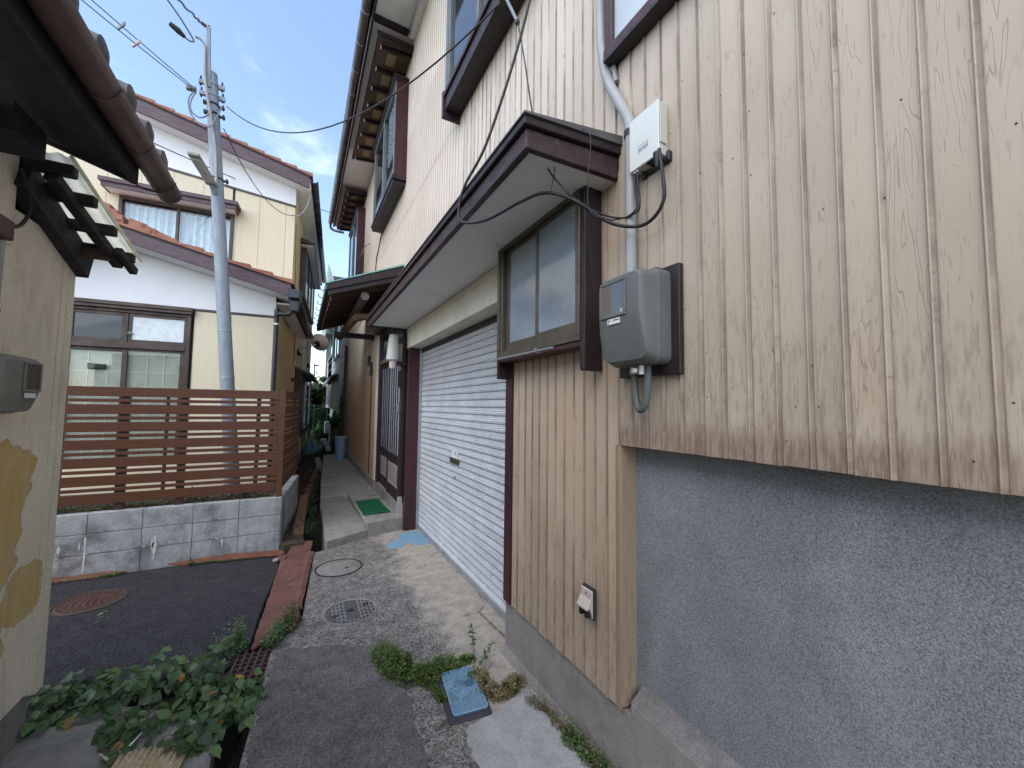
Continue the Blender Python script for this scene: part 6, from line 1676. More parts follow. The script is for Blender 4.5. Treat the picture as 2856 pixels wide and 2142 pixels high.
MT.part('cable_socket', MB().tube([(1.215,1.165,1.825),(1.215,1.165,1.79)], 0.024, 14), M['beige_plastic'], smooth=50)
MT.part('cable_loop', MB().tube(smooth_path([(1.215,1.168,1.82),(1.213,1.166,1.74),(1.208,1.150,1.672),(1.20,1.125,1.645),(1.195,1.095,1.668),(1.195,1.083,1.74),(1.20,1.085,1.82)],7), 0.0145, 12), M['meter'], smooth=60)
MT.part('bracket', MB().box(1.21,1.262,1.05,1.075,2.19,2.212), M['meter'], bevel=0.003)

KB = Thing('telephone_box', 'slim off-white telecom box with a blue printed logo, high on the cream wall', 'telecom box', (1.26,1.09,2.65))
KB.part('body', MB().prism([(1.256,1.022),(1.215,1.020),(1.203,1.022),(1.203,1.170),(1.215,1.172),(1.256,1.168)], 'z', 2.655, 2.874), M['tel_side'], bevel=0.003)
KB.part('cover', MB().box(1.196,1.2028,1.018,1.173,2.650,2.877), M['tel_box'], bevel=0.003)
q = MB(); q.box(1.2035,1.24,1.0155,1.0205,2.70,2.83)
KB.part('side_rib', q, M['tel_side'], bevel=0.002)
q = MB(); q.box(1.235,1.262,1.03,1.05,2.874,2.892)
KB.part('mount_lug', q, M['tel_side'], bevel=0.004)
q = MB(); q.box(1.236,1.262,1.005,1.018,2.632,2.675); q.box(1.245,1.262,1.0185,1.13,2.632,2.642); q.box(1.236,1.262,1.131,1.144,2.625,2.655)
KB.part('mount_bracket', q, M['dark_iron'], bevel=0.004)
KB.part('plug', MB().tube([(1.20,1.03,2.66),(1.20,1.03,2.632),(1.20,1.03,2.60)], [0.016,0.014,0.009], 12), M['black'], smooth=50)
for y in (1.152, 1.138):
    KB.part('small_plug', MB().tube([(1.207,y,2.657),(1.207,y,2.643)], 0.005, 8), M['white'])
KB.part('socket_recess', MB().box(1.208,1.25,1.04,1.09,2.648,2.656), M['black'])
lettering('KDDI', 0.024, 0.0003, M['navy'], KB.o, Vector((1.1956,1.098,2.719))-KB.off, (R(90),0,R(-90)), shear=0.35, scale=(0.80,1.0,1))
q = MB()
for a, b_ in (((1.123,2.738),(1.072,2.738)),((1.123,2.738),(1.123,2.703)),((1.072,2.738),(1.072,2.718))):
    q.bar((1.1956,a[0],a[1]),(1.1956,b_[0],b_[1]),0.0011,0.0005,(1,0,0))
q.bar((1.1956,1.119,2.706),(1.1956,1.114,2.703),0.001,0.0004,(1,0,0))
KB.part('logo_frame', q, M['navy'], kind='stuff')

OT = Thing('outdoor_socket', 'small grey hooded outdoor socket low on the cream siding', 'socket', (1.262,1.5,0.73))
OT.part('plate', MB().box(1.243,1.2605,1.458,1.545,0.655,0.797), M['dark_iron'], bevel=0.003)
OT.part('hood', MB().prism([(1.2432,0.79),(1.231,0.79),(1.229,0.755),(1.203,0.715),(1.205,0.705),(1.226,0.712),(1.243,0.66)], 'y', 1.462, 1.541), M['beige_plastic'], bevel=0.003)
OT.part('screw', MB().lathe([(0.0005,0.0008),(0.005,0.0),(0.006,-0.002)], (1.2298,1.50,0.772), 10, Matrix.Rotation(R(-90),3,'Y')), M['dark_iron'])
q = MB(); q.box(1.215,1.24,1.475,1.492,0.668,0.70); q.box(1.212,1.24,1.512,1.53,0.672,0.70)
OT.part('plug_hole', q, M['black'], kind='stuff')

M2 = Thing('electricity_meter', 'olive plastic electricity meter hood on the tan stucco wall at the left edge', 'electricity meter', (-1.1,2.35,1.6), group='electricity meters')
M2.part('back_board', MB().box(-1.0995,-1.082, 2.12, 2.45, 1.56, 1.88), M['stucco_tan'])
M2.part('body', meter_body(-1.0818, -0.965, 2.14, 2.415, 1.60, 1.835, 1.70, 0.02), M['meter_old'], smooth=35)
y0, y1, z0, z1 = 2.27, 2.385, 1.688, 1.808
wf = MB(); wf.box(-0.9655,-0.958,y0,y1,z0,z0+0.009); wf.box(-0.9655,-0.958,y0,y1,z1-0.009,z1); wf.box(-0.9655,-0.958,y0,y0+0.009,z0+0.0091,z1-0.0091); wf.box(-0.9655,-0.958,y1-0.009,y1,z0+0.0091,z1-0.0091)
M2.part('window_rim', wf, M['meter_old'], bevel=0.002)
M2.part('window', MB().box(-0.9645,-0.9615,y0+0.008,y1-0.008,z0+0.008,z1-0.008), M['glass_dark'])
M2.part('label_sticker', MB().box(-0.9665,-0.9635,2.29,2.36,1.664,1.684), M['white'])
M2.part('cable_socket', MB().tube([(-1.05,2.26,1.605),(-1.05,2.26,1.55)], 0.022, 10), M['pvc'], smooth=50)

# ================================================================ about the entrance
LT_ = Thing('wall_lantern', 'white diamond-cut glass lantern hanging beside the entrance door', 'lantern', (1.08,5.36,2.15))
LT_.part('glass_shade', MB().lathe([(0.001,2.618),(0.052,2.612),(0.060,2.585),(0.088,2.295),(0.084,2.268),(0.055,2.250),(0.040,2.248)], (1.08,5.36,0), 32), M['lantern'], smooth=40)
LT_.part('socket', MB().lathe([(0.05,2.262),(0.047,2.17),(0.043,2.152),(0.001,2.150)], (1.08,5.36,0), 20), M['beige_plastic'], smooth=40)
LT_.part('arm', MB().tube(smooth_path([(1.08,5.36,2.62),(1.08,5.36,2.66),(1.12,5.38,2.69),(1.26,5.43,2.70)],4), 0.010, 8), M['dark_iron'])
LT_.part('bracket', MB().box(1.10,1.27,5.36,5.40,2.205,2.255), M['red_wood'], bevel=0.004)
NB = Thing('letter_box', 'pale slotted letter box on the post between the entrance door and the garage', 'letter box', (1.215,5.5,2.2))
NB.part('box', MB().box(1.165,1.214,5.40,5.60,2.21,2.50), M['silver_panel'], bevel=0.004)
for z in (2.27, 2.33, 2.43): NB.part('slot', MB().box(1.160,1.1655,5.42,5.58,z,z+0.018), M['dark_wood'])
NB.part('name_card', MB().box(1.1615,1.1648,5.44,5.56,2.37,2.41), M['white'])
single('box_light', MB().box(1.165,1.214,5.405,5.45,1.90,2.13), M['dark_wood'], 'dark narrow box fixed below the letter box on the door post', 'box', loc=(1.2,5.43,1.9), bevel=0.005)
IC = Thing('intercom', 'small metal intercom on the door post between door and garage shutter', 'intercom', (1.21,5.43,1.54))
IC.part('body', MB().box(1.18,1.214,5.404,5.45,1.545,1.70), M['iron'], bevel=0.004)
IC.part('panel', MB().box(1.176,1.1805,5.412,5.442,1.56,1.685), M['silver_panel'], bevel=0.002)
DM = Thing('doormat', 'green artificial grass doormat on the entrance step', 'doormat', (0.98,6.0,0.178))
DM.part('backing', MB().prism([(0.806,5.575),(1.16,5.60),(1.135,6.475),(0.80,6.45)], 'z', 0.1785, 0.184), M['black'])
gq = MB(); gr_ = random.Random(8)
for i in range(5200):
    u, v = gr_.random(), gr_.random()
    x = 0.806 + (0.352 - 0.02*v)*u - 0.006*v; y = 5.577 + 0.873*v + 0.024*u
    a = gr_.uniform(0, math.pi); w_ = 0.0022; h_ = gr_.uniform(0.006, 0.013)
    dx_, dy_ = math.cos(a)*w_, math.sin(a)*w_
    lx, ly = gr_.uniform(-.005,.005), gr_.uniform(-.005,.005)
    gq.add([(x-dx_,y-dy_,0.184),(x+dx_,y+dy_,0.184),(x+lx,y+ly,0.184+h_)], [(0,1,2)])
DM.part('turf', gq, M['mat_green'], kind='stuff')
# ================================================================ far end of the alley
FH = Thing('house', 'pale grey block-patterned house with green eaves at the far end of the alley', 'house', (1.08, 16, 0))
FH.part('wall', MB().box(1.08, 5, 13.2, 19.4, -0.2, 4.75), M['conc_light'])
# coursed grey cladding, each course its own panel
for i in range(12):
    z = 0.95 + i*0.31
    FH.part('cladding_course', MB().box(1.06, 1.079, 13.21, 19.41, z+0.006, z+0.304), M['grey_house'], bevel=0.006)
q = MB(); q.box(0.93, 1.3, 13.0, 19.6, 4.72, 4.84); q.box(0.88, 0.93, 13.0, 19.65, 4.70, 4.90)
FH.part('eave', q, M['green_eave'], bevel=0.01)
q = MB().hexa([(0.9,13.0,4.9),(4.5,13.0,6.2),(4.5,19.6,6.2),(0.9,19.6,4.9),(0.9,13.0,4.95),(4.5,13.0,6.25),(4.5,19.6,6.25),(0.9,19.6,4.95)])
FH.part('roof', q, M['shingle'])
for (y0, y1, z0, z1) in ((13.4,15.6,3.30,4.60),(16.3,19.0,3.62,4.62)):
    W = FH.part('window', MB().box(1.03, 1.062, y0, y1, z0, z1), M['glass_dark'])
    q = MB(); q.box(1.0,1.06,y0-.06,y0,z0-.06,z1+.06); q.box(1.0,1.06,y1,y1+.06,z0-.06,z1+.06); q.box(1.0,1.06,y0+.001,y1-.001,z0-.06,z0); q.box(1.0,1.06,y0+.001,y1-.001,z1,z1+.06); q.box(1.01,1.05,(y0+y1)/2-.03,(y0+y1)/2+.03,z0+.001,z1-.001)
    FH.part('frame', q, M['green_eave'], parent=W)
FH.part('pipe', MB().tube(smooth_path([(0.98,19.45,4.7),(0.98,19.45,2.7),(0.93,19.3,2.5),(0.90,19.3,1.2)],4), 0.04, 6), M['galv'])
W = FH.part('bay_window', MB().prism([(1.06,13.9),(0.90,14.3),(0.90,17.1),(1.06,17.5)], 'z', 1.55, 2.42), M['white'])
for a in (14.42, 15.08, 15.74, 16.4):
    FH.part('pane', MB().box(0.889, 0.8995, a, a+0.55, 1.66, 2.32), M['ribbed'], parent=W)
q = MB()
for k in range(7):
    a0, a1 = R(90*k/7), R(90*(k+1)/7)
    q.hexa([(1.06-0.28*math.sin(a0)*1.0,13.8,2.43+0.26*math.cos(a0)-0.26+0.26),(1.06-0.28*math.sin(a1),13.8,2.43+0.26*math.cos(a1)),(1.06-0.28*math.sin(a1),17.6,2.43+0.26*math.cos(a1)),(1.06-0.28*math.sin(a0),17.6,2.43+0.26*math.cos(a0)),(1.06-0.27*math.sin(a0),13.8,2.40+0.25*math.cos(a0)),(1.06-0.27*math.sin(a1),13.8,2.40+0.25*math.cos(a1)),(1.06-0.27*math.sin(a1),17.6,2.40+0.25*math.cos(a1)),(1.06-0.27*math.sin(a0),17.6,2.40+0.25*math.cos(a0))])
FH.part('canopy', q, M['lamp_grey'], parent=W)
# gabled roof further back
GH = Thing('house', 'distant house with a brown shingled gable roof above the green porch roof', 'house', (1.6, 17.5, 0))
GH.part('wall', MB().prism([(0.80,4.5),(0.80,7.35),(1.05,6.6),(1.05,4.5)], 'y', 17.02, 21), M['green_eave'])
cs = [(0.80,7.47),(1.06,6.55)]
for i in range(6):
    a, b_ = i/6, (i+1)/6
    z0, z1 = 7.46-0.95*a, 7.46-0.95*b_
    y0, y1 = 19.0-2.0*a, 19.0-2.0*b_
    x0 = 0.80+0.26*a
    GH.part('shingle_course', MB().hexa([(x0+0.04,y1-0.03,z1-0.03),(4.0,y1-0.03,z1-0.03),(4.0,y0,z0-0.05),(x0,y0,z0-0.05),(x0+0.04,y1-0.03,z1+0.05),(4.0,y1-0.03,z1+0.05),(4.0,y0,z0+0.0),(x0,y0,z0+0.0)]), M['shingle'])
GH.part('verge_board', MB().bar((0.77,19.0,7.40),(1.05,16.96,6.46),0.08,0.14), M['white'])
GH.part('body', MB().box(1.06, 4.0, 17.05, 22, 0, 6.5), M['grey_house'])

# planter wall, ivy, bucket, sheets, fence and hedge
PW = Thing('planter_wall', 'dark mossy block planter beside the far downpipe, with ivy on top', 'planter', (1.05, 14, 0))
for i in range(4):
    PW.part('block', MB().box(0.93, 1.25, 12.75+0.02*(i%2), 14.6, -0.1+i*0.27, 0.16+i*0.27), M['soil'], bevel=0.012)
PW.part('back_wall', MB().box(1.02, 1.3, 14.6, 17.5, -0.1, 0.95), M['soil'])
single('kerb_stone', MB().hexa([(0.70,12.7,0.30),(0.86,12.7,0.30),(0.86,15.6,0.34),(0.70,15.6,0.34),(0.70,12.7,0.40),(0.86,12.7,0.40),(0.86,15.6,0.44),(0.70,15.6,0.44)]), M['conc_step'], 'narrow concrete kerb running beside the mossy planter', 'kerb', loc=(0.78,14,0.3), bevel=0.01)
single('kerb_stone', MB().box(0.40,0.52,10.6,11.8,0.02,0.235), M['conc_step'], 'short pale kerb stone at the edge of the walkway before the blue bucket', 'kerb', loc=(0.46,11,0.1), bevel=0.01)
BK = Thing('bucket', 'tall pale blue plastic bin standing against the far wall by the downpipe', 'bucket', (0.99,11.3,0.206))
BK.part('body', MB().lathe([(0.001,0.0),(0.105,0.0),(0.145,0.56),(0.155,0.565),(0.155,0.60),(0.148,0.60),(0.138,0.55),(0.10,0.02),(0.001,0.02)], (0.99,11.3,0.206), 20), M['bucket'], smooth=40)
BK.part('rim', MB().lathe([(0.152,0.59),(0.165,0.592),(0.165,0.612),(0.150,0.612)], (0.99,11.3,0.206), 20), M['bucket'], smooth=40)
tr = random.Random(4)
def heap(cx, cy, cz, rx, ry, h, n=14):
    m = MB(); P = {}
    for i in range(n+1):
        for j in range(n+1):
            u, v = i/n*2-1, j/n*2-1
            r = max(abs(u), abs(v))
            z = cz + h*max(0, 1-r*r)*(0.7+0.5*tr.random()) + 0.02*tr.random()
            P[i,j] = len(m.v); m.v.append((cx+u*rx*(0.9+0.2*tr.random()), cy+v*ry*(0.9+0.2*tr.random()), z))
    for i in range(n):
        for j in range(n):
            m.f.append([P[i,j],P[i+1,j],P[i+1,j+1],P[i,j+1]]); m.mi.append(0)
    return m
single('tarpaulin', heap(0.38,15.2,0.03,0.22,1.0,0.42), M['tarp'], 'crumpled teal plastic sheet heaped at the end of the alley by the cream house', 'tarpaulin', loc=(0.38,15.2,0))
single('tarpaulin', heap(0.66,14.9,0.03,0.16,0.7,0.22), M['tarp'], 'smaller crumpled teal sheet lying right of the big heap', 'tarpaulin', loc=(0.66,14.9,0))
NF = Thing('net_fence', 'green wire net fence in front of the hedge at the alley end', 'fence', (0.5,17.8,0))
q = MB()
for i in range(24): 
    x = 0.05 + i*0.04; q.box(x-0.002,x+0.002,17.8,17.803,0.1,1.62)
for i in range(34):
    z = 0.12 + i*0.045; q.box(0.03,1.0,17.803,17.806,z-0.002,z+0.002)
NF.part('net', q, M['net'], kind='stuff')
for x in (0.02, 0.52, 1.0): NF.part('post', MB().tube([(x,17.78,0),(x,17.78,1.68)], 0.022, 8), M['net'])
NF.part('rail', MB().tube([(0.02,17.78,1.62),(1.0,17.78,1.62)], 0.014, 6), M['net'])
single('gas_meter', MB().box(0.86,1.04,16.6,16.8,0.55,1.02), M['galv'], 'small grey utility box on the far house wall behind the planter', 'box', loc=(0.95,16.7,0.55), bevel=0.02)
SL = Thing('street_lamp', 'thin distant street lamp against the pale sky at the alley end', 'street lamp', (1.05,40,0))
SL.part('pole', MB().tube([(1.05,40,0),(1.05,40,5.45)], 0.055, 8), M['dark_iron'])
SL.part('head', MB().box(1.05,1.45,39.9,40.1,5.20,5.32), M['dark_iron'], bevel=0.02)

DS = Thing('satellite_dish', 'small cream satellite dish on a bracket on the alley side of the cream house', 'satellite dish', (0.33,10.9,3.2))
Md = (Matrix.Rotation(R(-18),3,'Z') @ Matrix.Rotation(R(58),3,'Y') @ Matrix.Rotation(R(0),3,'X'))
DC = Vector((0.34,10.95,3.20))
# seen from behind and slightly below: faces away down the alley
ax = Vector((0.42,0.78,0.46)).normalized()
Mx = ax.to_track_quat('Z','Y').to_matrix()
prof = [(0.001,0.0)] + [(0.225*k/8, 0.10*(k/8)**2) for k in range(1,9)] + [(0.231,0.103)] + [(0.225*k/8, 0.10*(k/8)**2-0.008) for k in range(8,0,-1)]
DS.part('dish', MB().lathe(prof, DC, 28, Mx), M['dish'], smooth=50)
DS.part('mount', MB().obox(DC-ax*0.04, Mx@Vector((0.05,0,0)), Mx@Vector((0,0.07,0)), ax*0.05), M['dark_iron'], bevel=0.01)
DS.part('arm', MB().tube([tuple(DC-ax*0.07), (0.10,10.88,3.07), (-0.10,10.9,3.08)], 0.018, 8), M['galv'])
lowp = DC - Mx@Vector((0,0.22,0)) if (Mx@Vector((0,1,0))).z > 0 else DC + Mx@Vector((0,0.22,0))
DS.part('feed_arm', MB().tube(smooth_path([tuple(lowp), tuple(lowp+ax*0.16+Vector((0.03,0,-0.05))), tuple(lowp+ax*0.28+Vector((0.04,0,0.03)))],5), 0.011, 6), M['galv'])
DS.part('feed_horn', MB().obox(lowp+ax*0.30+Vector((0.04,0,0.06)), (0.03,0,0),(0,0.03,0),(0,0,0.045)), M['white'], bevel=0.008)
DS.part('label_sticker', MB().obox(DC-ax*0.005+Mx@Vector((0.09,-0.06,0.01)), Mx@Vector((0.022,0,0)), Mx@Vector((0,0.010,0)), ax*0.004), M['white'])

# edging, planks and leaf litter along the neighbour's wall
ED = Thing('plank', 'long orange-brown plank edging the leaf-strewn strip beside the alley drain', 'plank', (0.05,6.6,0))
ED.o.name = 'plank'
ED.part('board', MB().hexa([(-0.02,5.62,-0.02),(0.10,5.62,-0.02),(0.19,7.6,0.03),(0.07,7.6,0.03),(-0.02,5.62,0.075),(0.10,5.62,0.06),(0.19,7.6,0.105),(0.07,7.6,0.115)]), M['plank'], bevel=0.006)
er = random.Random(6)
bq = MB().box(-0.05,0.05,-0.105,0.105,0,0.06).mesh('brick', M['brick'])
for i in range(11):
    o = link('brick', bq, None, (0.17+0.038*i*0.9+er.uniform(-.012,.012), 7.85+i*0.40, 0.02), bevel=0.006)
    o.rotation_euler = (er.uniform(-.08,.08), er.uniform(-.12,.12), -R(6)+er.uniform(-.12,.12))
    nth = ('nearest', 'second', 'third', 'fourth', 'fifth', 'sixth', 'seventh', 'eighth', 'ninth', 'tenth', 'farthest')[i]
    set_props(o, nth + ' loose red brick of the row edging the leafy strip, counted from the plank', 'brick', 'bricks edging the leafy strip')
lq = MB()
for i in range(1500):
    t_ = er.random()
    y = 5.7 + t_*7.5
    x = -0.32 + 0.065*(y-5.7) + er.uniform(-0.10,0.42)*(1)
    if x > 0.02 + 0.05*(y-5.6) + 0.12: continue
    s_ = er.uniform(0.018,0.045); a = er.uniform(0,6.28); z = 0.03 + er.uniform(0,0.05)
    c_, s2 = math.cos(a)*s_, math.sin(a)*s_
    lq.add([(x+c_,y+s2,z+er.uniform(0,.02)),(x-s2*0.5,y+c_*0.5,z),(x-c_,y-s2,z+er.uniform(0,.02)),(x+s2*0.5,y-c_*0.5,z+er.uniform(0,.015))], [(0,1,2,3)])
o = link('leaf_litter', lq.mesh('leaf_litter', M['litter'])); o['kind'] = 'stuff'

# ================================================================ plants
vr = random.Random(19)
def leaf_mesh(name, mat, L_=1.0, Wd=0.9, lobes=False):
    """heart-shaped leaf folded along its midrib, stalk end at the origin, tip along +y"""
    half = [(0.0,0.0),(0.16,-0.07),(0.36,0.05),(0.46,0.26),(0.38,0.52),(0.20,0.78),(0.0,1.0)]
    if lobes: half = [(0.0,0.0),(0.18,-0.05),(0.44,0.16),(0.33,0.34),(0.36,0.55),(0.14,0.74),(0.0,1.0)]
    m = MB()
    V = []
    mid = [(0.0, y, 0.05*math.sin(y*3.1)-0.10*y*y) for y in (0.0, 0.05, 0.26, 0.52, 0.78, 1.0)]
    Rr = [(x*Wd, y, 0.05*math.sin(y*3.1)-0.10*y*y + x*0.30 - x*x*0.35) for x, y in half[1:-1]]
    Ll = [(-x, y, z) for x, y, z in Rr]
    V = mid + Rr + Ll
    F = []
    nm_ = len(mid)
    for side in (0, 1):
        b0 = nm_ + side*5
        seq = [(0, b0, 1), (1, b0, b0+1), (1, b0+1, b0+2, 2), (2, b0+2, b0+3, 3), (3, b0+3, b0+4, 4), (4, b0+4, 5)]
        for f in seq: F.append(f if side == 0 else tuple(reversed(f)))
    m.add([(x*L_, y*L_, z*L_) for x, y, z in V], F)
    me = D.meshes.new(name); me.from_pydata(m.v, [], m.f); me.materials.append(mat)
    for p in me.polygons: p.use_smooth = True
    return me
LV = [leaf_mesh('leaf', M['vine']), leaf_mesh('leaf', M['vine_dark'], 1.0, 1.0), leaf_mesh('leaf', M['vine'], 1.0, 0.85, True)]
YL = leaf_mesh('leaf', M['yellow_leaf'])
def place_leaf(parent, me, p, size, tilt, spin, off):
    o = link('leaf', me, parent, Vector(p) - off)
    o.rotation_euler = (Euler((tilt[0], tilt[1], spin))).to_matrix().to_euler()
    o.scale = (size, size, size)
    return o
def vine(label, cx, cy, rx, ry, h, n, smin=0.036, smax=0.068, hang=None, yellow=0, z0=0.0):
    t = Thing('vine', label, 'vine', (cx, cy, z0), group='vines spilling over the drain')
    st = MB()
    tips = []
    for i in range(max(4, n//7)):
        a = vr.uniform(0, 6.28); r = math.sqrt(vr.random())
        x, y = cx + rx*r*math.cos(a), cy + ry*r*math.sin(a)
        hh = h*(1-0.75*r*r)*vr.uniform(0.45, 1.0)
        p0 = (cx + (x-cx)*0.25, cy + (y-cy)*0.25, z0-0.03); p2 = (x, y, z0+hh)
        p1 = (cx + (x-cx)*0.6 + vr.uniform(-.03,.03), cy + (y-cy)*0.6, z0+hh*0.75)
        st.tube(smooth_path([p0, p1, p2], 3), 0.0024, 4)
        tips.append((p0, p1, p2))
    t.part('stems', st, M['stem'], kind='stuff')
    for i in range(n):
        p0, p1, p2 = tips[i % len(tips)]
        f = vr.uniform(0.25, 1.05)
        b = Vector(p0).lerp(Vector(p2), f)
        mid = (Vector(p1) - (Vector(p0)+Vector(p2))/2)*4*f*(1-f)*0.5
        b = b + mid + Vector((vr.uniform(-.04,.04), vr.uniform(-.04,.04), vr.uniform(-.015,.03)))
        if hang and vr.random() < hang: b.z = max(z0+0.012, b.z*0.5)
        size = vr.uniform(smin, smax)*(0.8 + 0.35*(1-abs(f-0.6)))
        # leaves lean outward and towards the light on the alley side
        d = Vector((b.x-cx, b.y-cy)); spin = math.atan2(d.y, d.x) - math.pi/2 + vr.gauss(0, 0.7)
        if vr.random() < 0.45: spin = vr.gauss(R(200), 0.8)
        me = YL if (i < yellow or vr.random() < 0.007) else vr.choice(LV)
        place_leaf(t.o, me, b, size, (vr.gauss(-0.45, 0.3), vr.gauss(0, 0.35)), spin, t.off)
    return t
vine('broad-leaved vine against the foot of the tan stucco wall', -1.03, 3.06, 0.24, 0.17, 0.24, 130, z0=-0.02)
vine('broad-leaved vine with one tall shoot, second clump from the stucco wall', -0.74, 3.02, 0.24, 0.20, 0.30, 145, z0=-0.02)
vine('middle vine clump holding a yellowed leaf, left of the iron grating', -0.47, 2.93, 0.22, 0.22, 0.27, 135, yellow=2, z0=-0.03)
vine('vine clump trailing down over the worn concrete slab', -0.66, 2.70, 0.20, 0.22, 0.14, 95, hang=0.7, z0=0.01)
vine('vine clump hanging into the open drain beside the dark driveway edge', -0.25, 2.68, 0.17, 0.27, 0.20, 125, hang=0.3, z0=-0.04)
vine('low trailing vine over the slab corner nearest the camera', -0.40, 2.50, 0.17, 0.13, 0.11, 70, hang=0.6, z0=0.0)

def shoot(label, base, top, n, size, cat='weed', mats=None, group=None):
    t = Thing('weed', label, cat, base, group=group)
    t.part('stem', MB().tube(smooth_path([base, tuple((Vector(base)+Vector(top))/2 + Vector((0.01,0.0,0.01))), top],4), 0.0022, 5), M['stem'])
    for i in range(n):
        f = 0.25 + 0.75*i/(n-1)
        b = Vector(base).lerp(Vector(top), f)
        place_leaf(t.o, (mats or LV)[i % len(mats or LV)], b, size*vr.uniform(0.7,1.15)*(1.15-0.4*f), (vr.gauss(-0.1,0.35), vr.gauss(0,0.3)), i*2.4+vr.uniform(-.4,.4), t.off)
    return t
narrow = [leaf_mesh('leaf', M['vine'], 1.0, 0.55), leaf_mesh('leaf', M['vine_dark'], 1.0, 0.6)]
shoot('leafy dark green shoot arching up behind the blue meter lid', (1.03,2.36,0.0), (1.08,2.52,0.17), 15, 0.042, mats=narrow)
shoot('leafy shoot leaning over the right edge of the blue meter lid', (1.04,2.33,0.0), (1.16,2.36,0.12), 13, 0.04, mats=narrow)
shoot('small leafy shoot lying across the top corner of the blue meter lid', (1.03,2.30,0.01), (0.94,2.24,0.05), 8, 0.036, mats=narrow)
shoot('tiny green weed sprouting by the orange rusty strip', (-0.92,5.16,-0.01), (-0.93,5.15,0.07), 9, 0.05, mats=narrow)
shoot('weed sprig growing across the long rusty drain plate', (0.10,3.62,0.01), (-0.02,3.58,0.06), 11, 0.05, mats=narrow)
shoot('small weed in the asphalt near the rust-brown manhole cover', (-1.24,4.08,-0.01), (-1.22,4.06,0.10), 8, 0.04, mats=narrow)

gc = random.Random(31)
def cover(name, pts, rad, h, n, mat, lmin=0.008, lmax=0.017, tall=0.0):
    """low matted weed: thousands of leaflets through the volume of a mat"""
    m = MB()
    W_ = [gc.uniform(0.6,1.4) for _ in pts]
    blobs = [(gc.uniform(0.4,1.0), gc.uniform(0,6.28)) for _ in range(12)]
    for i in range(n):
        k = gc.randrange(len(pts)-1); f = gc.random()
        a, b = Vector(pts[k]), Vector(pts[k+1])
        c = a.lerp(b, f)
        r_ = rad*(0.55+0.45*math.sin(7.1*k+5*f+1.3*math.sin(11*f)))
        u = math.sqrt(gc.random())*r_; th = gc.uniform(0,6.28)
        x, y = c[0]+u*math.cos(th), c[1]+u*math.sin(th)
        hh = h*(1-(u/rad)**2)*(0.55+0.45*math.sin(x*61)*math.cos(y*53))
        z = max(0.002, hh*(gc.random()**0.5)) + (gc.random()**6)*tall
        s = gc.uniform(lmin, lmax); al = gc.uniform(0,6.28)
        ca_, sa_ = math.cos(al)*s, math.sin(al)*s
        t1, t2 = gc.uniform(-.5,.9)*s, gc.uniform(-.3,.3)*s
        m.add([(x,y,z),(x+ca_*0.5-sa_*0.35,y+sa_*0.5+ca_*0.35,z+t1*0.5+t2),(x+ca_,y+sa_,z+t1),(x+ca_*0.5+sa_*0.35,y+sa_*0.5-ca_*0.35,z+t1*0.5-t2)], [(0,1,2,3)])
    o = link(name, m.mesh(name, mat)); o['kind'] = 'stuff'
    return o
cover('ground_cover', [(0.545,2.78),(0.56,2.62),(0.60,2.46),(0.70,2.40),(0.80,2.405),(0.90,2.43)], 0.095, 0.085, 9500, M['cover'], tall=0.06)
cover('ground_cover', [(0.56,2.70),(0.58,2.56),(0.66,2.45)], 0.085, 0.13, 4200, M['cover'], tall=0.07)
cover('ground_cover', [(0.90,2.42),(1.0,2.45),(1.06,2.44)], 0.05, 0.045, 2000, M['cover'])
cover('ground_cover', [(0.745,2.38),(0.765,2.25),(0.775,2.16)], 0.045, 0.03, 1500, M['cover'])
cover('dry_ground_cover', [(1.02,2.28),(1.02,2.17),(1.02,2.08),(1.10,2.05),(1.17,2.08),(1.21,2.12)], 0.07, 0.05, 4600, M['dry'], tall=0.03)
cover('ground_cover', [(1.05,2.10),(1.13,2.06),(1.20,2.09)], 0.055, 0.06, 1800, M['cover'])
cover('dry_ground_cover', [(1.20,1.95),(1.235,1.80),(1.25,1.62),(1.255,1.5),(1.26,1.42),(1.27,1.2)], 0.04, 0.06, 3400, M['dry'], 0.005, 0.012, tall=0.08)
cover('ground_cover', [(1.235,1.66),(1.25,1.55),(1.26,1.40),(1.27,1.25)], 0.05, 0.075, 2800, M['vine'], 0.006, 0.016, tall=0.07)
cover('dry_ground_cover', [(-0.06,3.36),(-0.02,3.44),(0.02,3.42)], 0.10, 0.17, 1700, M['dry'], 0.006, 0.016, tall=0.12)
cover('ground_cover', [(-0.12,3.18),(-0.07,3.30),(0.0,3.36)], 0.07, 0.10, 1300, M['vine'], 0.008, 0.02, tall=0.1)
cover('ground_cover', [(-0.36,3.25),(-0.30,3.32)], 0.10, 0.12, 1200, M['vine'], 0.008, 0.02, tall=0.14)
cover('ground_cover', [(-2.2,5.20),(-1.6,5.185),(-1.42,5.19)], 0.03, 0.02, 700, M['cover'])
cover('ground_cover', [(-0.95,5.17),(-0.7,5.13),(-0.3,5.06)], 0.03, 0.012, 500, M['cover'])
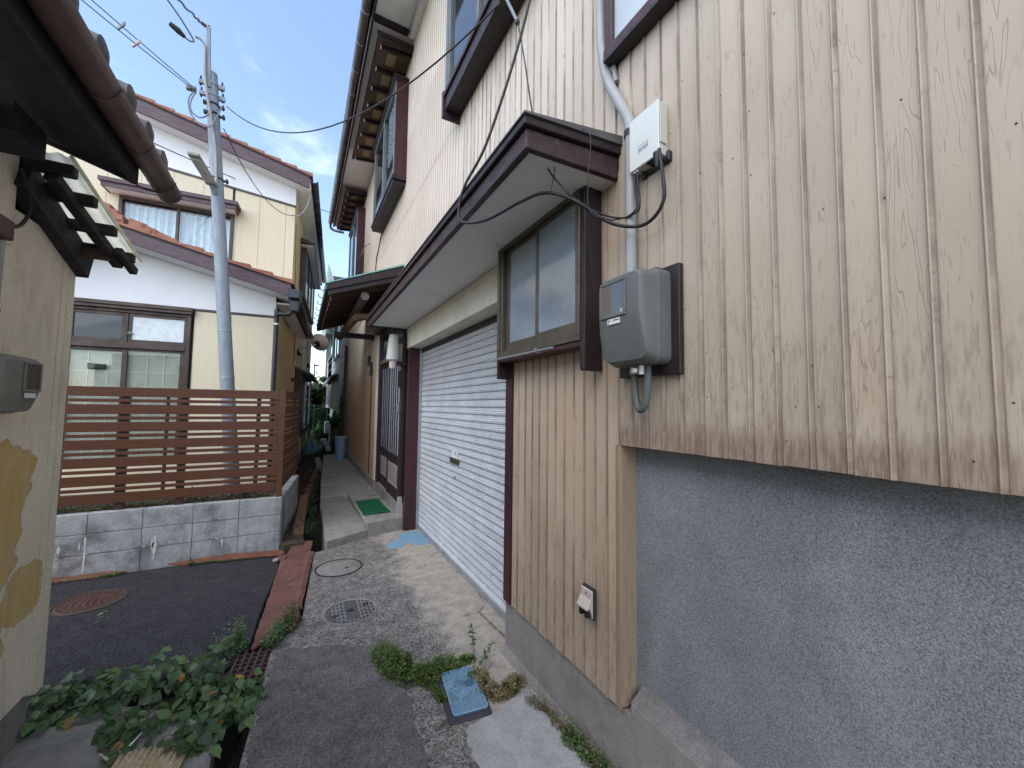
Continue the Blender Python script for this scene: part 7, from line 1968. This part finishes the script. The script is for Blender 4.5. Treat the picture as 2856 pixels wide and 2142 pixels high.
# weeds in the drain beside the steps, and in the yard behind the fence
cover('drain_weeds', [(0.17,5.6),(0.22,6.6),(0.24,7.6),(0.33,8.6),(0.42,10.0),(0.50,11.5)], 0.10, 0.10, 3800, M['hedge'], 0.012, 0.035, tall=0.1)
cover('far_weeds', [(0.35,13.0),(0.55,13.6),(0.70,14.2),(0.5,16.5)], 0.35, 0.22, 3500, M['hedge'], 0.02, 0.05, tall=0.15)
yg = cover('yard_weeds', [(-3.4,5.72),(-2.4,5.70),(-1.4,5.74),(-0.6,5.75),(-0.3,5.76)], 0.13, 0.10, 4200, M['dry'], 0.012, 0.03, tall=0.12)
yg.location.z = 0.47
yg = cover('yard_weeds', [(-3.4,5.85),(-2.0,5.85),(-0.5,5.85)], 0.2, 0.12, 3000, M['hedge'], 0.014, 0.035, tall=0.1)
yg.location.z = 0.47
gq = MB()
for i in range(420):
    x, y = gc.uniform(-2.3,-0.25), gc.uniform(5.58,5.78)
    a = gc.uniform(0,6.28); l_ = gc.uniform(0.08,0.28); lean = gc.uniform(0.03,0.16)
    p = [(x,y,0.46),(x+lean*0.4*math.cos(a),y+lean*0.3*math.sin(a),0.46+l_*0.35),(x+lean*math.cos(a),y+lean*0.6*math.sin(a),0.46+l_*0.45)]
    w_ = 0.003
    gq.add([(p[0][0]-w_,p[0][1],p[0][2]),(p[0][0]+w_,p[0][1],p[0][2]),(p[1][0]+w_*.8,p[1][1],p[1][2]),(p[1][0]-w_*.8,p[1][1],p[1][2]),(p[2][0],p[2][1],p[2][2])], [(0,1,2,3),(3,2,4)])
o = link('yard_grass', gq.mesh('yard_grass', M['dry'])); o['kind'] = 'stuff'

def tree(label, x, y, h, r, cz, n, mat, lsz=(0.05,0.12), trunk=0.09, seed=1):
    t = Thing('tree', label, 'tree', (x, y, 0), group='trees at the end of the alley')
    q_ = random.Random(seed)
    t.part('trunk', MB().tube([(x,y,0),(x+0.05,y,h*0.4),(x,y+0.05,h*0.8)], [trunk, trunk*0.7, trunk*0.25], 8), M['bark'], smooth=50)
    m = MB()
    lobes = [(Vector((x+q_.uniform(-r,r)*0.7, y+q_.uniform(-r,r)*0.7, cz+q_.uniform(-0.45,0.45)*h*0.55)), q_.uniform(0.28,0.5)*r) for _ in range(16)]
    for i in range(n):
        c, lr2 = lobes[i % 16]
        v = Vector((q_.gauss(0,1), q_.gauss(0,1), q_.gauss(0,0.8))).normalized()*lr2*(q_.random()**0.35)
        p = c + v
        s = q_.uniform(*lsz); a, b = q_.uniform(0,6.28), q_.uniform(-0.7,0.7)
        d1 = Vector((math.cos(a),math.sin(a),b))*s; d2 = Vector((-math.sin(a),math.cos(a),q_.uniform(-.6,.6)))*s*0.5
        m.add([p-d1, p+d2, p+d1, p-d2], [(0,1,2,3)])
    t.part('crown', m, mat, kind='stuff')
tree('dark bushy tree behind the green net at the end of the alley', 0.35, 19.6, 2.9, 0.75, 1.9, 4200, M['hedge'], seed=2)
tree('dark green tree right behind the net fence, beside the grey house', 0.80, 21.0, 2.9, 0.6, 1.7, 3600, M['hedge'], seed=3)
tree('distant pale green tree beyond the alley end', 1.1, 27.0, 3.6, 1.0, 2.4, 3000, M['cover'], seed=5)
tree('far dark tree hidden behind the cream house at the alley end', -0.6, 24.0, 3.2, 1.2, 2.0, 3000, M['hedge'], seed=6)
def bush(name, label, cx, cy, cz, rx, ry, rz_, n, mat, lsz, seed, cat='plant'):
    q_ = random.Random(seed); m = MB()
    for i in range(n):
        v = Vector((q_.gauss(0,1), q_.gauss(0,1), q_.gauss(0,1))).normalized()*(q_.random()**0.4)
        p = Vector((cx+v.x*rx, cy+v.y*ry, cz+v.z*rz_*(0.8+0.4*math.sin(v.x*9+seed))))
        s = q_.uniform(*lsz); a, b = q_.uniform(0,6.28), q_.uniform(-0.7,0.7)
        d1 = Vector((math.cos(a),math.sin(a),b))*s; d2 = Vector((-math.sin(a),math.cos(a),q_.uniform(-.6,.6)))*s*0.5
        m.add([p-d1, p+d2, p+d1, p-d2], [(0,1,2,3)])
    t = Thing(name, label, cat, (cx,cy,cz-rz_))
    t.part('foliage', m, mat, kind='stuff')
    t.part('stem', MB().tube([(cx,cy,cz-rz_),(cx+0.03,cy,cz)], 0.02, 6), M['bark'])
bush('shrub', 'low dark shrub filling the gap behind the green net fence', 0.35, 18.6, 0.85, 0.7, 0.5, 0.9, 3200, M['hedge'], (0.05,0.11), 14, 'shrub')
bush('shrub', 'dark shrub in front of the grey house, right of the net fence', 0.95, 18.9, 0.9, 0.45, 0.5, 0.95, 2400, M['hedge'], (0.05,0.11), 15, 'shrub')
bush('shrub', 'small green shrub growing beside the teal plastic sheets', 0.75, 17.2, 0.5, 0.35, 0.4, 0.5, 1200, M['vine'], (0.04,0.09), 16, 'shrub')
bush('ivy', 'yellow-green ivy tumbling over the mossy planter', 1.02, 13.6, 1.15, 0.17, 0.9, 0.28, 1500, M['cover'], (0.03,0.07), 4, 'ivy')
bush('ivy', 'ivy climbing the downpipe at the far corner of the cream wall', 1.10, 12.7, 1.6, 0.07, 0.25, 0.8, 600, M['cover'], (0.025,0.05), 8, 'ivy')
bush('potted_shrub', 'small shrub hanging above the rounded canopy of the grey house', 0.92, 19.2, 2.75, 0.16, 0.4, 0.16, 500, M['hedge'], (0.03,0.06), 9, 'shrub')

# broken corrugated sheet at the near left
CS = Thing('corrugated_sheet', 'broken tan corrugated fibreglass sheet lying on the slab at the bottom edge', 'sheet', (-0.55,2.35,0.01))
m = MB(); P = {}
nu, nv = 66, 10
cr = random.Random(12)
edge = [0.0]
for i in range(nu+1): edge.append(cr.uniform(-0.012,0.012))
for i in range(nu+1):
    u = i/nu
    for j in range(nv+1):
        v = j/nv
        # far torn edge runs obliquely from (-.66,2.57) to (-.40,2.42)
        ex_, ey = -0.655 + 0.262*u, 2.555 - 0.145*u
        cut = 0.05*max(0, 0.35-u)/0.35 + abs(edge[i+1])*1.3
        d = cut + v*0.55
        x = ex_ - 0.50*d*0.25 ; y = ey - d
        z = 0.032 + 0.006*math.sin(u*11*2*math.pi) + 0.03*d
        P[i,j] = len(m.v); m.v.append((x, y, max(z, 0.012+0.006*math.sin(u*22*math.pi))))
for i in range(nu):
    for j in range(nv):
        m.f.append([P[i,j],P[i+1,j],P[i+1,j+1],P[i,j+1]]); m.mi.append(0)
o = CS.part('sheet', m, M['corr_old'], smooth=60)
sd = o.modifiers.new('thick','SOLIDIFY'); sd.thickness = 0.003
for k, (a, b_, r_) in enumerate((((-0.645,2.555,0.03),(-0.615,2.600,0.045),0.005),((-0.70,2.50,0.03),(-0.74,2.53,0.05),0.007),((-0.67,2.53,0.03),(-0.70,2.57,0.03),0.005))):
    CS.part('splinter', MB().tube([a, b_], [r_, r_*0.5], 5), M['white'] if k == 0 else M['corr_old'])
